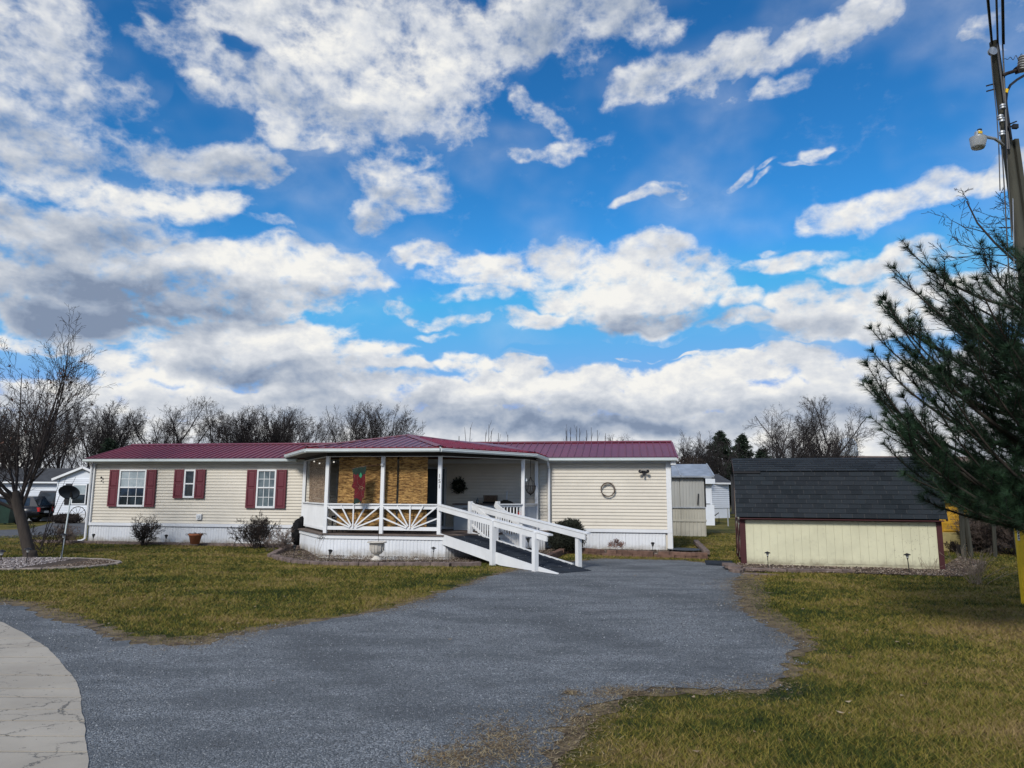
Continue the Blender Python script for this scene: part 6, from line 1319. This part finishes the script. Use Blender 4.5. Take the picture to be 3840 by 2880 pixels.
def place_tree(k, X, topY, depth, label, sx=1.0, rot=0.0):
    b = onY(X, topY, depth); s = b.z / PHT[k]; mx = Matrix.Translation((b.x, depth, 0)) @ Matrix.Rotation(rot, 4, 'Z') @ Matrix.Diagonal((s * sx, s * sx, s, 1))
    if k not in used: used.add(k); PR[k].matrix_world = mx; PR[k]['label'] = label; return PR[k]
    return copy_tree(PR[k], mx, label)
L3 = [(2, 250, 1470, 46, 'slender bare tree right behind the neighbour gable, its twigs sweeping left', .9, .3), (3, 410, 1490, 52, 'bare tree over the left end of the burgundy roof', .9, 1.2), (2, 350, 1540, 58, 'small bare tree low behind the left gable end', .8, 2.0),
 (0, 590, 1508, 54, 'bare tree with an open crown, first over the burgundy roof from the left', .85, .2), (4, 730, 1478, 55, 'tallest open bare tree over the left roof with limbs reaching right', .85, 3.3), (1, 830, 1512, 57, 'bare tree with a flat spreading top right of the tallest one', .9, .9),
 (3, 930, 1520, 60, 'dense upright bare tree at the left of the dark clump', 1.0, .5), (2, 985, 1508, 62, 'dense bare tree in the middle of the dark clump', 1.1, 1.9), (3, 1050, 1515, 61, 'dense bare tree at the right of the dark clump', 1.1, 2.9), (0, 1170, 1525, 58, 'low round bare tree between the dark clump and the porch peak', .85, 4.0), 
 (2, 1320, 1495, 56, 'bare vase shaped tree left of the porch roof peak', .75, 1.0), (3, 1430, 1500, 56, 'broad bare tree rising behind the porch roof peak', .95, 2.2),   (1, 520, 1590, 72, 'short bare tree low between two open crowned ones', 1.2, 2.5), (4, 660, 1590, 70, 'twiggy low tree just above the left roof ridge', 1.2, 1.5),
 (3, 60, 1500, 45, 'bare tree behind the leaning tree near the left edge', 1.0, .1), (1, 150, 1560, 50, 'bare tree behind the dark neighbour roof', 1.0, 4.4), (0, -60, 1500, 48, 'bare tree cut by the left edge of the view', 1.0, 1.4),
 (0, 2950, 1500, 36, 'largest bare tree behind the shed, left half', .95, 2.2), (4, 3060, 1478, 38, 'tallest bare tree behind the shed', .9, .5), (1, 2880, 1545, 34, 'bare tree with limbs reaching left over the shed roof end', .95, 3.0), (2, 3130, 1570, 36, 'slim bare tree at the right of the shed tree group', .7, .8), (3, 3020, 1600, 44, 'low twiggy tree filling behind the shed ridge', 1.2, 0),
 (2, 2600, 1600, 60, 'thin bare tree above the right end of the burgundy roof', .8, 2), (0, 2330, 1618, 75, 'small bare tree top peeking over the right half of the roof', 1, 1), (1, 2560, 1640, 62, 'low bare tree between the roof end and the evergreens', 1.2, 3), (3, 2640, 1660, 60, 'low bare tree left against the evergreens', 1.2, 1)]
for k, X, tY, dp, lb, sx_, ro in L3: place_tree(k, X, tY, dp, lb, sx_, ro)
# thin whips that stand above the ridge
WHIP = dict(nseg=[6, 2], taper=[.35, .5], wob=[.015, .1], up=[.02, .05], kids=[5, 0], start=[.3], ang=[22], ratio=[.16], rr=[.5])
rg = random.Random(12); wl_ = [(1722, 1632), (1757, 1600), (1765, 1612), (1806, 1618), (1830, 1590), (1840, 1612), (1874, 1622), (1900, 1628), (2112, 1612), (2130, 1605), (2140, 1600), (2160, 1596), (2175, 1604), (2196, 1612), (2216, 1600), (2236, 1610), (2258, 1622)]
for i, (X, Y) in enumerate(wl_):
    b = onY(X, Y, 60); bare_tree('sapling', 'thin straight sapling in the row above the burgundy ridge ' + ('just right of the porch peak' if X < 2000 else 'over the right wing'), WHIP, (b.x, 60, 0), b.z, .05, 60 + i, 'saplings above the ridge near the porch side' if X < 2000 else 'saplings above the ridge over the right wing', m1=M_fartwig, m2=M_fartwig, minr=.014)
# far woodland, one mass
rg = np.random.default_rng(20); segs = []
for i in range(1500):
    yy = rg.uniform(85, 120); a = rg.uniform(-.85, .85); xx = yy * math.tan(a); hmax = 2.8 + 1.2 * (math.sin(a * 9) * .5 + .5) + 1.4 * math.sin(a * 31)
    if a > .36: hmax += 1.8 
    h_ = max(hmax, 2) * rg.uniform(.6, 1.1); b0 = np.array([xx, yy, 0]); b1 = np.array([xx + rg.normal(0, .3), yy, h_ * .6]); segs.append((*b0, *b1, .09, .06))
    for k in range(9): t_ = rg.uniform(.3, 1); s_ = b0 + (b1 - b0) * t_; e_ = s_ + (rg.normal(0, .9), rg.normal(0, .4), h_ * .42 * rg.uniform(.4, 1)); segs.append((*s_, *e_, .045, .02)); e2 = e_ + (rg.normal(0, .5), 0, rg.uniform(.1, .7)); segs.append((*e_, *e2, .025, .015)); e3 = e_ + (rg.normal(0, .6), 0, rg.uniform(-.1, .5)); segs.append((*s_, *e3, .025, .015))
V, Fc = segmesh(segs, 3); props(npmesh('far_woodland', V, Fc, M_fartwig, None, None, 'stuff'), 'low belt of leafless woodland along the horizon')
def conifer(label, X, topY, depth, wd, seed, grp='dark evergreens behind the gap'):
    b = onY(X, topY, depth); hgt = b.z; t = thing('evergreen_tree', label, 'tree', ID, (b.x, depth, 0), grp); rg = np.random.default_rng(seed)
    MB(ID).tube([(b.x, depth, 0), (b.x, depth, hgt * .97)], [.16, .03], 7).build('trunk', M_pinebark, t); segs = []; P = []; D = []
    nb_ = 230
    for i in range(nb_):
        f = (i + rg.random()) / nb_; z = hgt * (.10 + .9 * f); rl = wd * (1 - f) ** .75 * rg.uniform(.6, 1.12) + .12; a = rg.random() * 6.283; d = np.array([math.cos(a), math.sin(a), rg.uniform(-.1, .35)]); s_ = np.array([b.x, depth, z]); e_ = s_ + d * rl; segs.append((*s_, *e_, .02, .008))
        n_ = int(26 + rl * 60); tt = rg.random(n_) ** .6; P.append(s_ + (e_ - s_) * tt[:, None] + rg.normal(0, .09, (n_, 3))); D.append(np.tile(d, (n_, 1)))
    V, Fc = segmesh(segs, 3); npmesh('branches', V, Fc, M_pinebark, t)
    P = np.concatenate(P); D = np.concatenate(D) + rg.normal(0, .5, P.shape); D /= np.linalg.norm(D, axis=1)[:, None]; v = np.cross(D, rg.normal(0, 1, P.shape)); v /= np.linalg.norm(v, axis=1)[:, None]; s = rg.uniform(.05, .13, len(P))[:, None]
    V = np.stack([P - v * s * .45, P + v * s * .45, P + D * s * 2], 1).reshape(-1, 3); npmesh('crown', V, np.arange(len(V)).reshape(-1, 3), M_spruce, t)
conifer('taller dark evergreen in the gap behind the grey home', 2700, 1622, 64, 2.6, 1); conifer('shorter dark evergreen touching the shed roof end', 2782, 1634, 64, 2.3, 2)
conifer('small dark evergreen behind the neighbour gable on the left', 412, 1655, 50, 1.1, 3, None); conifer('small round evergreen low behind the shed roof', 2860, 1690, 48, 1.3, 4, None)
leafmass('dark_hedge_tree', 'dark bushy tree low behind the end of the burgundy roof', [(0, 0, 3.0, 1.6, 1, 1.4), (-1.2, 0, 2.6, 1.4, 1, 1.3)], 3500, .12, M_bush, (onY(2585, 1700, 52).x, 52, 0), 'tree', 21)

# the leaning maple at the left, with a few dead leaves
MAPLE = dict(nseg=[5, 9, 7, 5, 3], taper=[.80, .22, .3, .35, .4], wob=[.015, .045, .07, .11, .2], up=[.03, .05, .07, .06, .03], kids=[(12, 13), (12, 14), (7, 8), (3, 4), 0], start=[.60, .12, .15, .15], ang=[42, 36, 36, 40], ratio=[3.05, .44, .44, .5], rr=[.40, .42, .5, .55])
tb = G(115, 2093)
mt_, out_ = bare_tree('maple_tree', 'leaning nearly leafless maple with a few brown leaves in the white stone ring', MAPLE, tuple(tb), 1.85, .150, 73, lean=(-.36, 0), split=1, minr=.0045)
MB(Matrix.Translation(tb)).lathe([(.21, -.03), (.18, .04), (.155, .12), (.14, .20)], (-.02, 0, 0), 12).build('root_flare', M_bark, mt_, True)
rg = np.random.default_rng(4); tw = [s for l in out_[2:] for s in l]; V = []; n = 330
for i in range(n):
    s = tw[int(rg.integers(len(tw)))]; p = np.array(s[3:6]) + np.array(tb)
    if p[2] > 5.2 and rg.random() < .5: continue
    for c_ in range(int(rg.integers(1, 3))): V += list(p + rg.normal(0, .03, 3) + rg.normal(0, .032, (3, 3)) - (0, 0, .03))
V = np.array(V); npmesh('dead_leaves', V, np.arange(len(V)).reshape(-1, 3), M_deadleaf, mt_, None, 'stuff')
segs = []
for dx, a in ((.05, .5), (.10, .75), (-.02, .35)): b0 = np.array([tb.x + .22, tb.y, .2]); e = b0 + (a, 0, 1.9); segs += [(*b0, *(b0 + (a * .4, 0, .8)), .014, .011), (*(b0 + (a * .4, 0, .8)), *e, .011, .005)]
V, Fc = segmesh(segs, 4); npmesh('sucker', V, Fc, M_twig, mt_)

# ------------------------------------------------------------------ utility pole, guard, wires, pine, bare tree at right
PX, PY = 9.85, 13.0
top = onY(3727, 158, PY); PTZ = top.z
up_ = thing('utility_pole', 'tall weathered wooden utility pole at the right edge', 'utility pole', ID, (PX, PY, 0))
tx = top.x
PC = lambda z: Vector((PX + (tx - PX) * z / PTZ, PY, z))
MB(ID).tube([PC(z) for z in np.linspace(-.1, PTZ, 9)], [.140 - .060 * i / 8 for i in range(9)], 16).build('shaft', M_pole, up_, True)
c = PC(0); z1_ = onY(3800, 530, PY).z
MB(ID).bar(PC(.1) + Vector((.17, -.05, 0)), PC(z1_) + Vector((.115, -.05, 0)), .08, .12).build('conduit_board', M_pole, up_)
def wire(pts, r, name='cable'): return MB(ID).tube(pts, r, 5).build(name, M_black, up_)
A_ = lambda X, Y, y=PY - .15: onY(X, Y, y)
wire([A_(3738, 165), A_(3756, 300), A_(3772, 420), A_(3782, 520), A_(3786, 560)], .02); wire([A_(3762, 280), A_(3768, 420), A_(3778, 620), A_(3795, 900)], .012)
wire([A_(3714, 180), A_(3724, 300), A_(3738, 430), A_(3746, 560), A_(3750, 715)], .010); wire([A_(3748, 440), A_(3760, 600), A_(3768, 740), A_(3790, 1150)], .012)
for X, Y in ((3712, 318), (3713, 338)): MB(ID).bar(A_(X - 12, Y + 4, PY - .3), A_(X + 18, Y - 4, PY - .02), .025, .025).build('step_bolt', M_iron, up_)
MB(ID).bar(A_(3780, 468, PY - .1), A_(3812, 455, PY - .4), .02, .02).build('step_bolt', M_iron, up_)
MB(ID).bar(A_(3775, 476), A_(3800, 474, PY - .35), .03, .03).build('step_bolt', M_iron, up_); MB(ID).bar(A_(3797, 474, PY - .35), A_(3816, 475, PY - .35), .06, .08).build('bolt_cap', M_black, up_)
MB(Matrix.Translation(A_(3719, 195, PY - .12)) @ Matrix.Rotation(math.pi / 2, 4, 'X')).lathe([(.05, -.03), (.075, -.02), (.075, 0), (.05, .0), (.05, .02), (.085, .03), (.085, .045)], (0, 0, 0), 14).build('top_insulator', M_grey, up_)
for X, Y in ((3760, 400), (3752, 440), (3757, 450), (3758, 500)): MB(Matrix.Translation(A_(X, Y, PY - .2))).lathe([(.03, -.05), (.05, -.04), (.05, -.01), (.03, 0), (.05, .01), (.05, .04), (.03, .05)], (0, 0, 0), 10).build('insulator', M_grey, up_)
# side arm with the ribbed insulator, and service drop
MB(ID).tube([A_(3760, 285), A_(3775, 276), A_(3812, 264), A_(3830, 262)], .035, 8).build('side_arm', M_iron, up_)
m = MB(Matrix.Translation(A_(3833, 250)) @ Matrix.Rotation(R(12), 4, 'Y')); pr = []
for k in range(6): z = -.10 + k * .055; pr += [(.05, z), (.085, z + .018), (.085, z + .03), (.05, z + .045)]
m.lathe(pr, (0, 0, 0), 14).build('ribbed_insulator', mat('grey_porcelain', (.30, .30, .30), .3), up_)
MB(ID).bar(A_(3812, 252), A_(3822, 272), .09, .09).build('clamp', M_iron, up_)
wire([A_(3845, 280), A_(3815, 298), A_(3790, 318), A_(3776, 345), A_(3772, 380), A_(3775, 420), A_(3784, 480), A_(3790, 520)], .026)
MB(ID).bar(A_(3774, 335), A_(3771, 349), .055, .05).build('yellow_tag', M_yellow, up_)
sp = [A_(3762 + i * 3.0, 222 - 14 * math.sin(i * .9) * (i / 24) - i * .35) for i in range(40)]; wire(sp, .006, 'coiled_tie_wire')
# wires passing overhead
ow = thing('overhead_wires', 'dark power lines running from the pole top over the viewer', 'power line', ID, tuple(PC(PTZ)))
for p_, X0, X1 in ((PC(PTZ), 3718, 3702), (PC(PTZ), 3722, 3708), (PC(PTZ), 3742, 3737), (PC(PTZ), 3760, 3757), (PC(PTZ), 3766, 3763)):
    a = onY(X0, 165, PY - .05); e = onY(X1, -20, 1.0); d_ = ray(X1, 0); k = (PTZ - H) / d_.z; e = Vector((d_.x * k, d_.y * k, PTZ)); u = (e - a); far = a + u.normalized() * 28; MB(ID).tube([a, e, far], .014 if X0 != 3742 else .02, 5).build('wire', M_black, ow)
a = onY(3760, 165, PY - .05); b = onY(3778, 560, PY - .3); MB(ID).tube([a, b], .015, 5).build('wire', M_black, ow)
# the yard lamp on its arm
yl = thing('yard_lamp', 'dusk to dawn lamp with a clear ribbed shade on an arm from the utility pole', 'lamp', ID, tuple(A_(3670, 520)))
MB(ID).tube([A_(3762, 545, PY - .12), A_(3748, 532, PY - .3), A_(3730, 520, PY - .4), A_(3700, 514, PY - .45), A_(3676, 512, PY - .45)], .028, 8).build('arm', M_grey, yl)
q = A_(3668, 520, PY - .45); FL = Matrix.Translation(q) @ Matrix.Rotation(R(6), 4, 'Y') @ Matrix.Scale(.82, 4)
def lampglass():
    m = bpy.data.materials.new('clear_ribbed_shade'); m.use_nodes = True; b = m.node_tree.nodes['Principled BSDF']; b.inputs['Base Color'].default_value = c4(.80, .83, .85); b.inputs['Roughness'].default_value = .25; b.inputs['Transmission Weight'].default_value = .6; return m
MB(FL).lathe([(.13, -.23), (.145, -.20), (.175, -.02), (.178, .0), (.17, .0), (.135, -.2)], (0, 0, 0), 24).build('shade', lampglass(), yl, True)
MB(FL).lathe([(.18, .0), (.18, .012), (.10, .05), (.085, .06)], (0, 0, 0), 20).build('reflector_cap', M_grey, yl, True)
MB(FL).lathe([(.085, .06), (.085, .16), (.07, .165)], (.01, 0, 0), 14).build('ballast_housing', M_grey, yl); MB(FL).lathe([(.045, .165), (.05, .23), (.0, .235)], (.03, 0, 0), 12).build('photocell', M_black, yl)
MB(FL).box((-.05, -.095, .085), (.03, -.075, .14)).build('yellow_label', M_yellow, yl); MB(FL).lathe([(.0, -.14), (.03, -.12), (.03, -.05), (.02, 0)], (0, 0, 0), 10).build('bulb', M_offwhite, yl, True)
# yellow guy guard
q = G(3848, 2268); gg = thing('yellow_guard', 'bright yellow plastic guard standing in the grass at the right edge', 'guy guard', ID, tuple(q)); t_ = onY(3818, 1956, q.y)
MB(ID).bar((q.x, q.y, -.03), (t_.x, t_.y, t_.z), .105, .07).build('guard', M_yellow, gg); d_ = Vector((t_.x - q.x, 0, t_.z)).normalized(); s_ = q + d_ * 1.02; e_ = q + d_ * 1.34
MB(ID).bar(s_ + Vector((-.044, -.04, 0)), e_ + Vector((-.044, -.04, 0)), .03, .008, up=(0, 1, 0)).build('label_strip', M_white, gg)
m = MB(ID)
for i in range(7): k = 1.04 + i * .042; p = q + d_ * k + Vector((-.044, -.0455, 0)); m.bar(p, p + d_ * .026, .018, .003, up=(0, 1, 0))
m.build('label_letters', M_black, gg); MB(ID).tube([t_ - d_ * .1, PC(PTZ * .72)], .008, 5).build('guy_wire', M_grey, gg)

# white pine
TPX, TPY = 7.75, 9.4
rg = np.random.default_rng(77); pine = thing('pine_tree', 'dark long needled pine filling the right side in front of the pole', 'tree', ID, (TPX, TPY, 0))
trunk_top = 6.6; MB(ID).tube([(TPX, TPY, -.1), (TPX + .05, TPY, 3), (TPX, TPY + .05, trunk_top)], [.15, .10, .02], 10).build('trunk', M_pinebark, pine)
tips = [(3400,925),(3352,1000),(3500,1012),(3540,1030),(3575,1065),(3672,950),(3764,920),(3312,1112),(3335,1150),(3300,1130),(3262,1228),(3268,1312),(3245,1358),(3262,1430),(3242,1424),(3292,1500),(3318,1550),(3336,1585),(3313,1662),(3390,1775),(3440,1715),(3475,1842),(3462,1872),(3560,1870),(3607,1885),(3640,1820),(3700,1890),(3790,1930),(3835,1950),(3420,1640),(3380,1480),(3660,1040),(3600,1140),(3590,1130),(3700,1060),(3820,1010),(3450,1100),(3530,1160),(3420,1200),(3350,1260),(3480,1280),(3380,1380),(3350,1600),(3420,1560),(3500,1500),(3560,1420),(3640,1300),(3720,1200),(3780,1300),(3600,1560),(3500,1650),(3560,1740),(3480,1740),(3640,1680),(3720,1560),(3700,1760),(3780,1840),(3820,1600),(3800,1460),(3680,1440),(3830,1740),(3540,1810),(3620,1850),(3430,1330),(3520,1380),(3590,1230)]
limbs = []
for i, (X, Y) in enumerate(tips): limbs.append((onY(X, Y, TPY + rg.uniform(-1.5, 1.3)), 1))
for i in range(34):                                       # the crown goes on all round, outside the view too
    a = rg.uniform(-1.5, 1.9); z = rg.uniform(1.5, 5.2); r_ = 2.9 * (1 - (z - 1) / 8) * rg.uniform(.6, 1); limbs.append((Vector((TPX + r_ * math.cos(a), TPY + r_ * math.sin(a), z + .5)), 0))
for i in range(30):
    a = math.pi + rg.uniform(-1.3, 1.3); z = rg.uniform(1.6, 4.2); r_ = rg.uniform(.8, 2.3) * (1 - (z - 1) / 9); limbs.append((Vector((TPX + r_ * math.cos(a), TPY + r_ * math.sin(a), z + .4)), 0))
segs = []; NP = []; ND = []
def needles(p, q, dens, ln):
    d = q - p; L = np.linalg.norm(d); n = max(2, int(L * dens)); d = d / (L + 1e-9); t = rg.random(n)[:, None]
    rnd = rg.normal(0, 1, (n, 3)); rnd -= (rnd @ d)[:, None] * d; rnd /= np.linalg.norm(rnd, axis=1)[:, None]; ND.append((d * rg.uniform(.55, 1.2, (n, 1)) + rnd * .9) * ln * rg.uniform(.75, 1.15, (n, 1)) + np.array([0, 0, -.012])); NP.append(p + (q - p) * t)
def bez(a, b, c, n): t = np.linspace(0, 1, n)[:, None]; return (1 - t) ** 2 * a + 2 * t * (1 - t) * b + t * t * c
for tip, vis in limbs:
    tip = np.array(tip); hd = np.array([tip[0] - TPX, tip[1] - TPY]); r_ = np.linalg.norm(hd); z0 = max(1.15, tip[2] - (.25 + .50 * r_) * (1 if tip[2] > 2.4 else .3)); z0 = min(z0, trunk_top - .4)
    a = np.array([TPX, TPY, z0]); mid = np.array([TPX + hd[0] * .72, TPY + hd[1] * .72, z0 + (tip[2] - z0) * .22]); P = bez(a, mid, tip, 13); L = sum(np.linalg.norm(P[i + 1] - P[i]) for i in range(12)); r0 = .010 + .008 * L
    for i in range(12):
        f = i / 12; segs.append((*P[i], *P[i + 1], r0 * (1 - f) + .004, r0 * (1 - f - 1 / 12) + .004))
        if f > .42: needles(P[i], P[i + 1], 420 if f > .8 else 260, .095)
    needles(P[-2] + (P[-1] - P[-2]) * .8, P[-1], 2400, .10)
    nk = int(5 + L * 4)
    for j in range(nk):
        f = rg.uniform(.22, .93); k = int(f * 12); s = P[k] + (P[min(k + 1, 12)] - P[k]) * (f * 12 - k); d = P[min(k + 1, 12)] - P[k]; d /= np.linalg.norm(d); sd_ = np.cross(d, (0, 0, 1.)); sd_ /= np.linalg.norm(sd_) + 1e-9
        sg = 1 if rg.random() < .5 else -1; dd = d * .8 + sd_ * sg * rg.uniform(.2, .8) + np.array([0, 0, rg.uniform(-.1, .45)]); dd /= np.linalg.norm(dd); ln = rg.uniform(.22, .62) * (1.15 - f * .6); m_ = s + dd * ln * .55; e = m_ + (dd + (0, 0, .35)) * ln * .45
        segs += [(*s, *m_, .007, .005), (*m_, *e, .005, .003)]; needles(s + (m_ - s) * .3, m_, 300, .09); needles(m_, e, 420, .095); needles(e - (e - m_) * .1, e, 1500, .095)
V, Fc = segmesh(segs, 4); npmesh('branches', V, Fc, M_pinebark, pine)
NP = np.concatenate(NP); ND = np.concatenate(ND); v = np.cross(ND, rg.normal(0, 1, ND.shape)); v /= np.linalg.norm(v, axis=1)[:, None]; wd = .0021
V = np.stack([NP - v * wd, NP + v * wd, NP + ND], 1).reshape(-1, 3); npmesh('crown', V, np.arange(len(V)).reshape(-1, 3), M_needle, pine)
print('needles', len(NP))
# bare tree whose limbs reach in behind the pole
RT_ = dict(nseg=[6, 7, 6, 4, 3], taper=[.6, .35, .35, .35, .4], wob=[.03, .12, .16, .18, .2], up=[.0, -.01, .02, .03, .03], kids=[(9, 10), (6, 7), (4, 5), (3, 4), 0], start=[.45, .2, .15, .15], ang=[62, 40, 42, 42], ratio=[.62, .5, .5, .5], rr=[.45, .5, .5, .5])
bare_tree('bare_roadside_tree', 'leafless tree beyond the right edge whose limbs reach in behind the pole', RT_, (13.2, 15.6, 0), 8.3, .16, 91, split=1, minr=.007)
